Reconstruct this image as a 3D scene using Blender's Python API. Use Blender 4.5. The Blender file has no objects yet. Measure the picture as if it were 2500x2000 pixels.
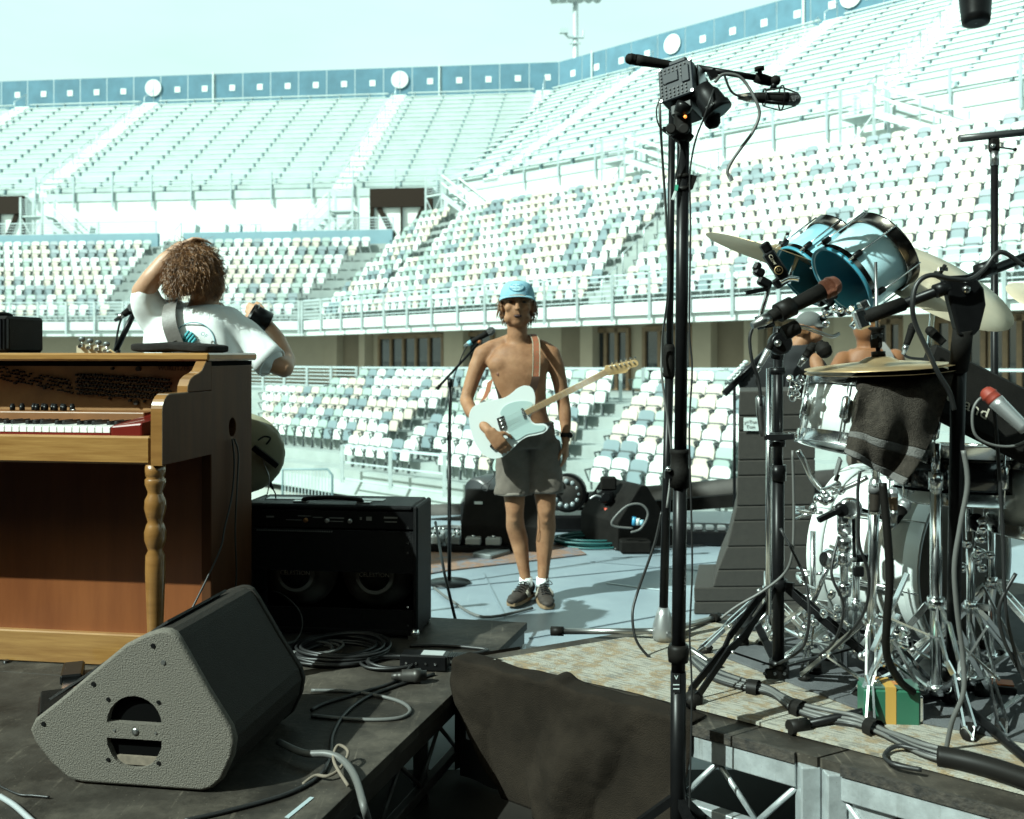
import bpy, bmesh, math, random
from mathutils import Vector, Matrix, noise as mnoise
from mathutils.geometry import tessellate_polygon
R = math.radians
random.seed(7)
SC = bpy.context.scene
COL = SC.collection

# ------------------------------------------------------------ camera, sky, sun, exposure
CAM_Z, FPX, HOR = 1.43, 2430.0, 860.0          # eye height, focal length and horizon row in 2500 px units
cam_d = bpy.data.cameras.new('camera'); cam = bpy.data.objects.new('camera', cam_d); COL.objects.link(cam)
cam.location = (0, 0, CAM_Z); cam.rotation_euler = (R(90), 0, 0)
cam_d.sensor_width = 36.0; cam_d.lens = FPX / 2500 * 36.0
cam_d.shift_y = -(1000 - HOR) / 2500.0
cam_d.clip_start = 0.05; cam_d.clip_end = 2000
cam_d.dof.use_dof = True; cam_d.dof.focus_distance = 3.1; cam_d.dof.aperture_fstop = 4.8
SC.camera = cam

SUN_EL, SUN_DX, SUN_DY = 41.0, 0.835, 0.55     # light travels to the right and away from the camera
_h = math.hypot(SUN_DX, SUN_DY); _c = math.cos(R(SUN_EL))
SUN_DIR = Vector((SUN_DX / _h * _c, SUN_DY / _h * _c, -math.sin(R(SUN_EL))))
W = bpy.data.worlds.new('World'); SC.world = W; W.use_nodes = True
wn, wl = W.node_tree.nodes, W.node_tree.links
wn.clear()
sky = wn.new('ShaderNodeTexSky'); sky.sky_type = 'NISHITA'; sky.sun_disc = False
sky.sun_elevation = R(SUN_EL)
sky.sun_rotation = math.atan2(-SUN_DIR.x, -SUN_DIR.y)
sky.air_density = 1.0; sky.dust_density = 3.0; sky.ozone_density = 0.6
tint = wn.new('ShaderNodeMix'); tint.data_type = 'RGBA'; tint.blend_type = 'MULTIPLY'; tint.inputs[0].default_value = 1.0
tint.inputs[7].default_value = (0.98, 1.0, 0.70, 1)
bg = wn.new('ShaderNodeBackground'); bg.inputs[1].default_value = 0.15
wo = wn.new('ShaderNodeOutputWorld')
veil = wn.new('ShaderNodeMix'); veil.data_type = 'RGBA'; veil.inputs[7].default_value = (3.55, 5.1, 4.7, 1)   # thin bright high cloud all over the sky
wtc = wn.new('ShaderNodeTexCoord'); wmp = wn.new('ShaderNodeMapping'); wmp.inputs['Scale'].default_value = (1, 1, 3.5)
wnz = wn.new('ShaderNodeTexNoise'); wnz.inputs['Scale'].default_value = 2.2; wnz.inputs['Detail'].default_value = 5
wmr = wn.new('ShaderNodeMapRange'); wmr.inputs[1].default_value = 0.3; wmr.inputs[2].default_value = 0.7; wmr.inputs[3].default_value = 0.55; wmr.inputs[4].default_value = 0.85
wl.new(wtc.outputs['Generated'], wmp.inputs[0]); wl.new(wmp.outputs[0], wnz.inputs['Vector']); wl.new(wnz.outputs['Fac'], wmr.inputs[0]); wl.new(wmr.outputs[0], veil.inputs[0])
wl.new(sky.outputs[0], tint.inputs[6]); wl.new(tint.outputs[2], veil.inputs[6]); wl.new(veil.outputs[2], bg.inputs[0]); wl.new(bg.outputs[0], wo.inputs[0])

sun_d = bpy.data.lights.new('sun', 'SUN'); sun = bpy.data.objects.new('sun', sun_d); COL.objects.link(sun)
sun_d.energy = 5.0; sun_d.angle = R(0.5); sun_d.color = (0.82, 1.0, 0.92)
sun.rotation_euler = SUN_DIR.to_track_quat('-Z', 'Y').to_euler(); sun.location = (-8, -6, 12)

SC.view_settings.view_transform = 'Standard'; SC.view_settings.look = 'None'
SC.view_settings.exposure = 0.72; SC.view_settings.gamma = 1.0; SC.view_settings.use_curve_mapping = False
SC.cycles.max_bounces = 6; SC.cycles.diffuse_bounces = 3; SC.cycles.glossy_bounces = 4
SC.cycles.caustics_reflective = False; SC.cycles.caustics_refractive = False
SC.cycles.sample_clamp_indirect = 6.0

# ------------------------------------------------------------ helpers
def V(*a): return Vector(a)
def P(x, y, d):
    """point seen at photo pixel (x, y) standing at distance d"""
    return Vector(((x - 1250) / FPX * d, d, CAM_Z - (y - HOR) / FPX * d))
def G(x, y, z=0.0):
    """point of the level z seen at photo pixel (x, y)"""
    return P(x, y, (CAM_Z - z) * FPX / (y - HOR))

MATS = {}
def mat(name, col, rough=0.6, metal=0.0, var=0.0, vscale=6.0, bump=0.0, bscale=60.0, spec=0.5, coat=0.0,
        col2=None, trans=0.0, emit=None, estr=0.0, stretch=None, sss=0.0, alpha=1.0, sheen=0.0, rvar=0.0):
    if name in MATS: return MATS[name]
    m = bpy.data.materials.new(name); m.use_nodes = True
    nt = m.node_tree; b = nt.nodes['Principled BSDF']; L = nt.links.new
    b.inputs['Base Color'].default_value = (*col, 1); b.inputs['Roughness'].default_value = rough
    b.inputs['Metallic'].default_value = metal; b.inputs['Specular IOR Level'].default_value = spec
    b.inputs['Coat Weight'].default_value = coat; b.inputs['Transmission Weight'].default_value = trans
    b.inputs['Subsurface Weight'].default_value = sss; b.inputs['Alpha'].default_value = alpha
    if sss: b.inputs['Subsurface Radius'].default_value = (0.02, 0.008, 0.004)
    b.inputs['Sheen Weight'].default_value = sheen
    if emit: b.inputs['Emission Color'].default_value = (*emit, 1); b.inputs['Emission Strength'].default_value = estr
    tc = nt.nodes.new('ShaderNodeTexCoord')
    src = tc.outputs['Object']
    if stretch:
        mp = nt.nodes.new('ShaderNodeMapping'); mp.inputs['Scale'].default_value = stretch
        L(src, mp.inputs['Vector']); src = mp.outputs['Vector']
    if var or col2 or rvar:
        n = nt.nodes.new('ShaderNodeTexNoise'); n.inputs['Scale'].default_value = vscale; n.inputs['Detail'].default_value = 6
        n.inputs['Roughness'].default_value = 0.65
        L(src, n.inputs['Vector'])
        if var or col2:
            r = nt.nodes.new('ShaderNodeValToRGB')
            c2 = col2 if col2 else tuple(max(0, c * (1 - var)) for c in col)
            c1 = col if col2 else tuple(min(1, c * (1 + var)) for c in col)
            r.color_ramp.elements[0].position = 0.33; r.color_ramp.elements[1].position = 0.67
            r.color_ramp.elements[0].color = (*c2, 1); r.color_ramp.elements[1].color = (*c1, 1)
            L(n.outputs['Fac'], r.inputs['Fac']); L(r.outputs['Color'], b.inputs['Base Color'])
        if rvar:
            mr = nt.nodes.new('ShaderNodeMapRange'); mr.inputs[3].default_value = rough - rvar; mr.inputs[4].default_value = rough + rvar
            L(n.outputs['Fac'], mr.inputs[0]); L(mr.outputs[0], b.inputs['Roughness'])
    if bump:
        n2 = nt.nodes.new('ShaderNodeTexNoise'); n2.inputs['Scale'].default_value = bscale; n2.inputs['Detail'].default_value = 3
        bp = nt.nodes.new('ShaderNodeBump'); bp.inputs['Strength'].default_value = bump; bp.inputs['Distance'].default_value = 0.01
        L(src, n2.inputs['Vector']); L(n2.outputs['Fac'], bp.inputs['Height']); L(bp.outputs['Normal'], b.inputs['Normal'])
    MATS[name] = m
    return m

def frame_of(t):
    t = t.normalized(); a = Vector((0, 0, 1)) if abs(t.z) < 0.9 else Vector((1, 0, 0))
    x = a.cross(t).normalized(); return x, t.cross(x).normalized()

class MB:
    """collects shapes that become ONE mesh object"""
    def __init__(s): s.v = []; s.f = []; s.m = []; s.cur = 0; s.sm = []
    def add(s, vs, fs, smooth=False):
        o = len(s.v); s.v += [tuple(v) for v in vs]
        for f in fs: s.f.append([i + o for i in f]); s.m.append(s.cur); s.sm.append(smooth)
        return s
    def box(s, c, size, M=None, bev=0.0):
        x, y, z = (k / 2 for k in size); c = Vector(c)
        if bev <= 0:
            vs = [(-x,-y,-z),(x,-y,-z),(x,y,-z),(-x,y,-z),(-x,-y,z),(x,-y,z),(x,y,z),(-x,y,z)]
            fs = [[0,3,2,1],[4,5,6,7],[0,1,5,4],[1,2,6,5],[2,3,7,6],[3,0,4,7]]
        else:
            b = min(bev, x * .99, y * .99, z * .99); vs = []; fs = []
            idx = {}
            for sx in (-1, 1):
                for sy in (-1, 1):
                    for sz in (-1, 1):
                        for ax in range(3):
                            p = [sx * (x - b), sy * (y - b), sz * (z - b)]; p[ax] = (sx * x, sy * y, sz * z)[ax]
                            idx[(sx, sy, sz, ax)] = len(vs); vs.append(tuple(p))
            I = lambda sx, sy, sz, a: idx[(sx, sy, sz, a)]
            for q in (-1, 1):
                f = [I(q,-1,-1,0), I(q,1,-1,0), I(q,1,1,0), I(q,-1,1,0)]; fs.append(f if q > 0 else f[::-1])
                f = [I(-1,q,-1,1), I(-1,q,1,1), I(1,q,1,1), I(1,q,-1,1)]; fs.append(f if q > 0 else f[::-1])
                f = [I(-1,-1,q,2), I(1,-1,q,2), I(1,1,q,2), I(-1,1,q,2)]; fs.append(f if q > 0 else f[::-1])
            for a in (-1, 1):
                for b2 in (-1, 1):
                    f = [I(-1,a,b2,1), I(1,a,b2,1), I(1,a,b2,2), I(-1,a,b2,2)]; fs.append(f if a * b2 > 0 else f[::-1])
                    f = [I(a,-1,b2,2), I(a,1,b2,2), I(a,1,b2,0), I(a,-1,b2,0)]; fs.append(f if a * b2 > 0 else f[::-1])
                    f = [I(a,b2,-1,0), I(a,b2,1,0), I(a,b2,1,1), I(a,b2,-1,1)]; fs.append(f if a * b2 > 0 else f[::-1])
            for sx in (-1, 1):
                for sy in (-1, 1):
                    for sz in (-1, 1):
                        f = [I(sx,sy,sz,0), I(sx,sy,sz,1), I(sx,sy,sz,2)]; fs.append(f if sx * sy * sz > 0 else f[::-1])
        if M is not None: vs = [M @ Vector(v) for v in vs]
        return s.add([Vector(v) + c for v in vs], fs)
    def bar(s, a, b, w, h, up=None):
        """box section bar from a to b"""
        a, b = Vector(a), Vector(b); t = (b - a)
        if t.length < 1e-6: return s
        if up is None: x, y = frame_of(t)
        else:
            x = t.normalized().cross(Vector(up)).normalized(); y = x.cross(t.normalized())
        vs = []
        for p in (a, b):
            for i, j in ((-1,-1),(1,-1),(1,1),(-1,1)): vs.append(p + x * (i * w / 2) + y * (j * h / 2))
        return s.add(vs, [[3,2,1,0],[4,5,6,7],[0,1,5,4],[1,2,6,5],[2,3,7,6],[3,0,4,7]])
    def cone(s, a, b, r0, r1=None, n=12, cap=True):
        r1 = r0 if r1 is None else r1
        return s.lathe([(0, r0), (1, r1)], a, b, n, cap, unit=True)
    def lathe(s, prof, a, b=None, n=16, cap=True, unit=False, flat=False, axis=None):
        """prof: (height, radius) list along the axis a->b (heights are fractions if unit)"""
        a = Vector(a)
        if axis is not None: t = Vector(axis).normalized(); Lg = 1.0
        else: t = Vector(b) - a; Lg = t.length; t = t.normalized()
        x, y = frame_of(t); vs = []; fs = []
        for h, r in prof:
            c = a + t * (h * (Lg if unit else 1.0))
            for k in range(n):
                an = 2 * math.pi * k / n; vs.append(c + (x * math.cos(an) + y * math.sin(an)) * max(r, 1e-5))
        for i in range(len(prof) - 1):
            for k in range(n):
                k2 = (k + 1) % n; fs.append([i*n+k, i*n+k2, (i+1)*n+k2, (i+1)*n+k])
        s.add(vs, fs, not flat)
        if cap:
            o = len(s.v) - len(vs)
            s.f.append([o + k for k in range(n)][::-1]); s.m.append(s.cur); s.sm.append(False)
            o2 = o + (len(prof) - 1) * n
            s.f.append([o2 + k for k in range(n)]); s.m.append(s.cur); s.sm.append(False)
        return s
    def tube(s, pts, r, n=8, closed=False, rads=None):
        pts = [Vector(p) for p in pts]; N = len(pts); vs = []; fs = []
        x = None
        for i, p in enumerate(pts):
            t = (pts[(i+1) % N] - pts[i-1]) if closed else (pts[min(i+1, N-1)] - pts[max(i-1, 0)])
            if t.length < 1e-9: t = Vector((0, 0, 1))
            t.normalize()
            if x is None: x, y = frame_of(t)
            else:
                x = (x - t * x.dot(t))
                if x.length < 1e-6: x, _ = frame_of(t)
                x.normalize(); y = t.cross(x)
            rr = rads[i] if rads else r
            for k in range(n):
                an = 2 * math.pi * k / n; vs.append(p + (x * math.cos(an) + y * math.sin(an)) * rr)
        for i in range(N if closed else N - 1):
            j = (i + 1) % N
            for k in range(n):
                k2 = (k + 1) % n; fs.append([i*n+k, i*n+k2, j*n+k2, j*n+k])
        if not closed:
            fs.append([k for k in range(n)][::-1]); fs.append([(N-1)*n + k for k in range(n)])
        return s.add(vs, fs, True)
    def sphere(s, c, r, n=12, m=8, M=None):
        if not hasattr(r, '__len__'): r = (r, r, r)
        vs = []; fs = []; c = Vector(c)
        for i in range(m + 1):
            th = math.pi * i / m
            for k in range(n):
                ph = 2 * math.pi * k / n
                v = Vector((r[0]*math.sin(th)*math.cos(ph), r[1]*math.sin(th)*math.sin(ph), r[2]*math.cos(th)))
                vs.append((M @ v if M is not None else v) + c)
        for i in range(m):
            for k in range(n):
                k2 = (k + 1) % n; fs.append([i*n+k, (i+1)*n+k, (i+1)*n+k2, i*n+k2])
        return s.add(vs, fs, True)
    def torus(s, c, R0, r, axis=(0,0,1), n=32, k=8):
        x, y = frame_of(Vector(axis)); c = Vector(c)
        return s.tube([c + (x*math.cos(2*math.pi*i/n) + y*math.sin(2*math.pi*i/n))*R0 for i in range(n)], r, k, closed=True)
    def prism(s, poly, M, depth, holes=()):
        """2-D outline (with holes) in the local xy plane of M, extruded by depth along M's z"""
        loops = [[Vector((p[0], p[1], 0)) for p in lp] for lp in (poly, *holes)]
        flat = [p for lp in loops for p in lp]
        tris = tessellate_polygon(loops)
        n = len(flat)
        vs = [M @ p for p in flat] + [M @ (p + Vector((0, 0, depth))) for p in flat]
        fs = []
        for t in tris:
            a, b, c = flat[t[0]], flat[t[1]], flat[t[2]]
            up = (b - a).cross(c - a).z > 0
            tt = list(t) if up else list(t)[::-1]
            fs.append(tt[::-1]); fs.append([i + n for i in tt])
        o = 0
        for li, lp in enumerate(loops):
            k = len(lp)
            area = sum(lp[i].x*lp[(i+1) % k].y - lp[(i+1) % k].x*lp[i].y for i in range(k))
            rev = (area < 0) != (li > 0)
            for i in range(k):
                j = (i + 1) % k; f = [o+i, o+j, o+j+n, o+i+n]; fs.append(f[::-1] if rev else f)
            o += k
        return s.add(vs, fs)
    def prism_ch(s, poly, M, depth, c, holes=()):
        """prism whose front outline (at depth 0) has a small chamfer"""
        k = len(poly); ar = sum(poly[i][0]*poly[(i+1) % k][1] - poly[(i+1) % k][0]*poly[i][1] for i in range(k)); sg = 1 if ar > 0 else -1
        def ins(d):
            out = []
            for i in range(k):
                a, b, e = Vector(poly[i-1]), Vector(poly[i]), Vector(poly[(i+1) % k])
                t = ((b - a).normalized() + (e - b).normalized()); t = t.normalized() if t.length > 1e-6 else (b - a).normalized()
                out.append((b.x - t.y*d*sg, b.y + t.x*d*sg))
            return out
        rings = [(ins(c), 0.0), (ins(c*.35), c*.25), (list(poly), c), (list(poly), depth)]
        loops = [[Vector((p[0], p[1], 0)) for p in lp] for lp in (rings[0][0], *holes)]
        flat = [p for lp in loops for p in lp]; tris = tessellate_polygon(loops); fs = []
        for t in tris:
            a, b, e = (flat[i] for i in t); upw = (b - a).cross(e - a).z > 0; fs.append(list(t)[::-1] if upw else list(t))
        s.add([M @ p for p in flat], fs)
        vs = [M @ Vector((p[0], p[1], z)) for r, z in rings for p in r]; fs = []
        for j in range(3):
            for i in range(k):
                f = [j*k+i, j*k+(i+1) % k, (j+1)*k+(i+1) % k, (j+1)*k+i]; fs.append(f if sg > 0 else f[::-1])
        s.add(vs, fs, True)
        for h in holes:
            m_ = len(h); vs = [M @ Vector((p[0], p[1], z)) for z in (0, depth) for p in h]
            s.add(vs, [[i, (i+1) % m_, (i+1) % m_ + m_, i + m_] for i in range(m_)])
        return s
    def grid(s, fn, nu, nv, smooth=True, closed_u=False):
        vs = [fn(i / (nu if closed_u else nu - 1), j / (nv - 1)) for j in range(nv) for i in range(nu)]; fs = []
        for j in range(nv - 1):
            for i in range(nu if closed_u else nu - 1):
                i2 = (i + 1) % nu; fs.append([j*nu+i, j*nu+i2, (j+1)*nu+i2, (j+1)*nu+i])
        return s.add(vs, fs, smooth)
    def mesh(s, name, mats, base=None):
        me = bpy.data.meshes.new(name)
        vs = s.v if base is None else [(v[0]-base[0], v[1]-base[1], v[2]-base[2]) for v in s.v]
        me.from_pydata(vs, [], s.f)
        for m in mats: me.materials.append(m)
        me.polygons.foreach_set('use_smooth', s.sm); me.polygons.foreach_set('material_index', s.m)
        me.update(); return me
    def build(s, name, mats, parent=None, bevel=0.0, solid=0.0, sub=0):
        if not isinstance(mats, (list, tuple)): mats = [mats]
        base = BASE.get(parent.name) if parent else None
        if parent is None and s.v:                       # world built mesh: origin at its base
            base = Vector((sum(v[0] for v in s.v)/len(s.v), sum(v[1] for v in s.v)/len(s.v), min(v[2] for v in s.v)))
        o = bpy.data.objects.new(name, s.mesh(name, mats, base)); COL.objects.link(o)
        if parent: o.parent = parent
        if base is not None:
            if parent is None: o.location = base
            BASE[o.name] = base if parent is None else BASE[parent.name]
        if bevel:
            md = o.modifiers.new('bevel', 'BEVEL'); md.width = bevel; md.segments = 2; md.limit_method = 'ANGLE'
        if solid:
            md = o.modifiers.new('solid', 'SOLIDIFY'); md.thickness = solid
        if sub:
            md = o.modifiers.new('sub', 'SUBSURF'); md.levels = sub; md.render_levels = sub
        return o

BASE = {}
def tag(o, label=None, cat=None, group=None, kind=None):
    if label: o['label'] = label
    if cat: o['category'] = cat
    if group: o['group'] = group
    if kind: o['kind'] = kind
    return o
def thing(name, label, cat, base, group=None, rz=None, sc=1.0):
    """Empty at the base of a thing. Without rz its parts are given in world space, with rz in its own space."""
    o = bpy.data.objects.new(name, None); COL.objects.link(o); o.empty_display_size = 0.1
    o.location = base
    if rz is None: BASE[o.name] = Vector(base)
    else: o.rotation_euler = (0, 0, rz); o.scale = (sc, sc, sc)
    return tag(o, label, cat, group)
def copy_tree(o, parent=None, **kw):
    c = o.copy(); COL.objects.link(c); c.parent = parent
    if o.name in BASE: BASE[c.name] = BASE[o.name]
    for ch in o.children: copy_tree(ch, c)
    return c

def smooth_path(pts, k=6):
    pts = [Vector(p) for p in pts]; out = []
    for i in range(len(pts) - 1):
        p0 = pts[max(i-1, 0)]; p1 = pts[i]; p2 = pts[i+1]; p3 = pts[min(i+2, len(pts)-1)]
        for j in range(k):
            t = j / k
            out.append(0.5 * ((2*p1) + (p2-p0)*t + (2*p0-5*p1+4*p2-p3)*t*t + (3*p1-p0-3*p2+p3)*t*t*t))
    return out + [pts[-1]]

def superq(mb, c, r, e1=.35, e2=.35, n=36, m=14, warp=None):
    f = lambda w, e: math.copysign(abs(w)**e, w)
    def g(u, v):
        a = 2*math.pi*u; b = (v - .5)*math.pi
        p = Vector((r[0]*f(math.cos(b), e1)*f(math.cos(a), e2), r[1]*f(math.cos(b), e1)*f(math.sin(a), e2), r[2]*f(math.sin(b), e1)))
        return Vector(c) + (warp(p) if warp else p)
    return mb.grid(g, n, m, closed_u=True)
FONT = None
def text_mesh(name, s, size, M, material, parent, extrude=0.0006, base=None):
    """flat lettering laid on a surface"""
    cu = bpy.data.curves.new(name, 'FONT'); cu.body = s; cu.size = size; cu.extrude = extrude
    cu.align_x = 'CENTER'; cu.align_y = 'CENTER'; cu.resolution_u = 2
    o = bpy.data.objects.new(name, cu)
    me = bpy.data.meshes.new_from_object(o); bpy.data.objects.remove(o); bpy.data.curves.remove(cu)
    me.transform(M)
    b = BASE.get(parent.name) if parent else None
    if b is not None: me.transform(Matrix.Translation(-b))
    me.materials.clear(); me.materials.append(material)
    ob = bpy.data.objects.new(name, me); COL.objects.link(ob); ob.parent = parent
    return ob

def axes(o, x, y=None, z=None):
    """4x4 from an origin and axes (z completed)"""
    x = Vector(x).normalized()
    if y is not None:
        y = Vector(y); z = x.cross(y).normalized(); y = z.cross(x)
    else:
        z = Vector(z); y = z.cross(x).normalized(); z = x.cross(y)
    M = Matrix.Identity(4)
    for i in range(3): M[i][0] = x[i]; M[i][1] = y[i]; M[i][2] = z[i]; M[i][3] = o[i]
    return M

# ------------------------------------------------------------ shared materials
M_white = mat('white paint', (0.60, 0.67, 0.65), 0.5, var=0.06, vscale=2)
M_conc = mat('pale concrete', (0.25, 0.29, 0.28), 0.85, var=0.12, vscale=1.2, bump=0.1)
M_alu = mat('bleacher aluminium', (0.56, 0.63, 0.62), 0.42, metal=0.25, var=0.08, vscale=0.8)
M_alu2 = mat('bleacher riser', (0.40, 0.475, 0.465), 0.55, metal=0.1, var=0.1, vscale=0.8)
M_galv = mat('galvanised steel', (0.50, 0.57, 0.58), 0.4, metal=0.5, var=0.12, vscale=4)
M_rail = mat('grey rail paint', (0.42, 0.50, 0.52), 0.45, metal=0.2)
M_black = mat('black powder coat', (0.005, 0.005, 0.0053), 0.36, var=0.2, vscale=20, rvar=0.08, spec=.18)
M_blackm = mat('matt black', (0.008, 0.0072, 0.0063), 0.7, spec=.1, var=0.3, vscale=12, bump=0.15, bscale=200)
M_rubber = mat('black rubber', (0.009, 0.008, 0.007), 0.5, spec=.14)
M_chrome = mat('chrome', (0.86, 0.88, 0.88), 0.2, metal=1.0, rvar=0.06, vscale=9)
M_steel = mat('brushed steel', (0.42, 0.42, 0.41), 0.32, metal=1.0)
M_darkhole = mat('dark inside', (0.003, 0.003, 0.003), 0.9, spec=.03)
# ------------------------------------------------------------ setting: field, stage
class Line2:
    def __init__(s, p, ang, sgn): s.p = Vector(p); s.u = Vector((math.cos(ang), math.sin(ang))); s.n = Vector((-math.sin(ang), math.cos(ang))); s.sgn = sgn
    def pt(s, a, o, z, tilt=True):
        q = s.p + s.u * a + s.n * o
        return Vector((q.x, q.y, z + (0.0085 * a if (tilt and s.sgn > 0 and a > 0) else 0)))
    def s_at(s, o, px):
        m = (px - 1250) / FPX; q = s.p + s.n * o
        return (m * q.y - q.x) / (s.u.x - m * s.u.y)
    def corner(s, o): return s.sgn * -0.3457 * o
LL = Line2((-9.77, 47.0), R(-6.86), -1)
LR = Line2((-9.77, 47.0), R(-45.0), 1)
def span(line, o, a=None):
    """run of a line at offset o: the left stand ends and the right stand starts at the mitred corner"""
    return (-37.0, line.corner(o)) if line.sgn < 0 else (line.corner(o), 40.0)
def sweep(mb, line, prof, a0=None, a1=None, tilt=True, close=True):
    """profile of (offset, z) swept along a stand line, mitred at the corner unless ends are given"""
    n = len(prof); vs = []
    for end in (0, 1):
        for o, z in prof:
            sp = span(line, o); a = sp[end]
            if end == 0 and a0 is not None: a = a0
            if end == 1 and a1 is not None: a = a1
            vs.append(line.pt(a, o, z, tilt))
    fs = [[i, (i+1) % n, (i+1) % n + n, i + n] for i in range(n if close else n - 1)]
    if close: fs += [list(range(n))[::-1], [i + n for i in range(n)]]
    return mb.add(vs, fs)
def rect(o0, o1, z0, z1): return [(o0, z0), (o1, z0), (o1, z1), (o0, z1)]

M_field = mat('field ground', (0.34, 0.36, 0.33), 0.9, var=0.2, vscale=0.3)
M_stage = mat('grey stage vinyl', (0.25, 0.31, 0.345), 0.4, var=0.16, vscale=1.1, bump=0.05, bscale=15, col2=(0.19, 0.235, 0.27), rvar=0.1)
tag(MB().box((0, 400, -2.9), (1600, 1000, 0.4)).build('ground', M_field), kind='structure')
dk_ = MB().box((0, 0.1, 0.0025), (9, 6.6, 0.003))
stg = MB().box((0, 3.2, -0.2), (16, 11.5, 0.4)); sfl = tag(stg.build('stage_floor', M_stage), kind='structure')
M_seam = mat('floor seam tape', (.185, .23, .26), .5); M_tapep = mat('pale floor tape', (.42, .50, .52), .5)
for a_, b_, w_, m_ in ((G(1050, 1440), G(1760, 1372), .012, M_seam), (G(1290, 1560), G(1760, 1478), .012, M_seam), (G(1480, 1425), G(1660, 1448), .02, M_tapep), (G(1440, 1372), G(1800, 1402), .010, M_seam), (G(1180, 1400), G(1260, 1560), .010, M_seam)):
    MB().bar(Vector((a_.x, a_.y, .004)), Vector((b_.x, b_.y, .004)), w_, .003, up=(0, 0, 1)).build('seam_tape', m_, sfl)
tag(dk_.build('floor_shade_sheet', mat('dark floor shade', (.022, .019, .016), .7, col2=(.012, .0105, .009), vscale=4, spec=.2)), kind='structure')  # dark sheet standing in for the shade around the risers

# ------------------------------------------------------------ seating deck (upper tier of individual seats)
Z_FB, Z_DK = 2.2, 2.9
M_fasc = mat('fascia paint', (0.52, 0.57, 0.56), 0.6, var=0.05, vscale=0.5)
M_wallb = mat('beige render wall', (0.40, 0.335, 0.26), 0.85, var=0.07, vscale=0.7)
M_wood = mat('brown timber door frame', (0.20, 0.125, 0.07), 0.5, var=0.2, vscale=5)
M_glassd = mat('dark window glass', (0.02, 0.024, 0.028), 0.06, spec=0.8)
M_blueband = mat('blue grey parapet paint', (0.16, 0.27, 0.32), 0.7, var=0.06, vscale=1)
M_screen = mat('blue windscreen mesh', (0.075, 0.165, 0.22), 0.85, var=0.14, vscale=0.9)

stand = thing('grandstand', 'two-tier concrete grandstand with seats, glazed doors and pale fascia round the field', 'grandstand', LR.pt(6, 3, -2.7))
ROWS = {-1: 8, 1: 11}; TREAD, RISE = 0.85, 0.55
for line in (LL, LR):
    nr = ROWS[line.sgn]
    prof = [(0, Z_DK - 0.3)]
    for i in range(nr):
        prof += [(i*TREAD + (0.55 if i else 0), Z_DK + i*RISE - (RISE if i else 0)), (i*TREAD + (0.55 if i else 0), Z_DK + i*RISE)]
    top = Z_DK + nr*RISE; oe = nr*TREAD + 0.3
    prof += [(oe, Z_DK + (nr-1)*RISE), (oe, top), (14.5, top), (14.5, top - 0.5), (oe, Z_DK + (nr-3)*RISE), (2.0, Z_DK - 0.3)]
    sweep(MB(), line, prof).build('seating_terrace', M_conc, stand)
    sweep(MB(), line, rect(-0.25, -0.005, Z_FB + 0.28, Z_DK)).build('fascia', M_fasc, stand)
    sweep(MB(), line, rect(-0.12, 0.2, Z_FB, Z_FB + 0.26)).build('fascia_beam', M_fasc, stand)
    sweep(MB(), line, rect(0.21, 7.0, Z_FB + 0.3, Z_FB + 0.42)).build('soffit', M_wallb, stand)
    # white back wall below the bleachers
    wo = 12.86
    sweep(MB(), line, rect(wo, wo + 0.3, top + 0.002, 11.2)).build('back_wall', M_white, stand)
    # lower tier
    prof = [(-10.4, -2.6)]
    for j in range(7):
        o = -10.2 + j*0.75; z = -1.95 + j*0.3
        prof += [(o, z - 0.3), (o, z)]
    prof += [(3.0, -0.15), (3.0, -2.6)]
    sweep(MB(), line, prof).build('lower_terrace', M_conc, stand)
    # door wall set back under the deck
    sweep(MB(), line, rect(2.6, 3.0, -0.14, Z_FB + 0.29)).build('door_wall', M_wallb, stand)
band_l = []
for x0, x1 in ((-60, 385), (447, 962)):
    o = 8*TREAD + 0.32; a0, a1 = LL.s_at(o, x0), LL.s_at(o, x1)
    sweep(MB(), LL, rect(o, o + 0.25, Z_DK + 7*RISE + 0.01, Z_DK + 8*RISE + 0.75), a0, min(a1, LL.corner(o))).build('parapet_band', M_blueband, stand)

# pilasters, recess shade panels and glazed doors of the wall under the deck, placed by where they stand along it
def wallpiece(px0, px1, o0, o1, z0, z1, name, m, line=LR):
    a0, a1 = line.s_at(o0, px0), line.s_at(o0, px1)
    return sweep(MB(), line, rect(o0, o1, z0, z1), a0, a1).build(name, m, stand)
M_recess_shade = mat('brown recess shade', (0.21, 0.165, 0.12), 0.85, var=0.08, vscale=1)
for x0, x1 in ((655, 690), (776, 822), (876, 890), (1083, 1130), (1416, 1446), (1690, 1735), (1816, 1850), (2035, 2130), (2205, 2270)):
    wallpiece(x0, x1, 2.1, 2.59, -0.13, Z_FB + 0.28, 'pilaster', M_wallb)
for x0, x1 in ((822, 876), (1735, 1816), (1370, 1416)):
    wallpiece(x0, x1, 2.50, 2.58, -0.12, Z_FB + 0.27, 'recess_shade_panel', M_recess_shade)  # brown panel stands in for the shade of a wall recess
def door(px0, px1, panes, line=LR):
    a0, a1 = line.s_at(2.45, px0), line.s_at(2.45, px1); zt = Z_FB - 0.02
    fr = MB()
    n = panes; w = (a1 - a0) / n
    for k in range(n + 1):
        a = a0 + k*w; sweep(fr, line, rect(2.42, 2.57, -0.1, zt), a - 0.07, a + 0.07)
    sweep(fr, line, rect(2.42, 2.57, zt - 0.16, zt + 0.02), a0 + 0.071, a1 - 0.071)
    d = fr.build('door', M_wood, stand)
    for k in range(n):
        sweep(MB(), line, rect(2.52, 2.56, -0.05, zt - 0.17), a0 + k*w + 0.072, a0 + (k+1)*w - 0.072).build('pane', M_glassd, d)
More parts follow.
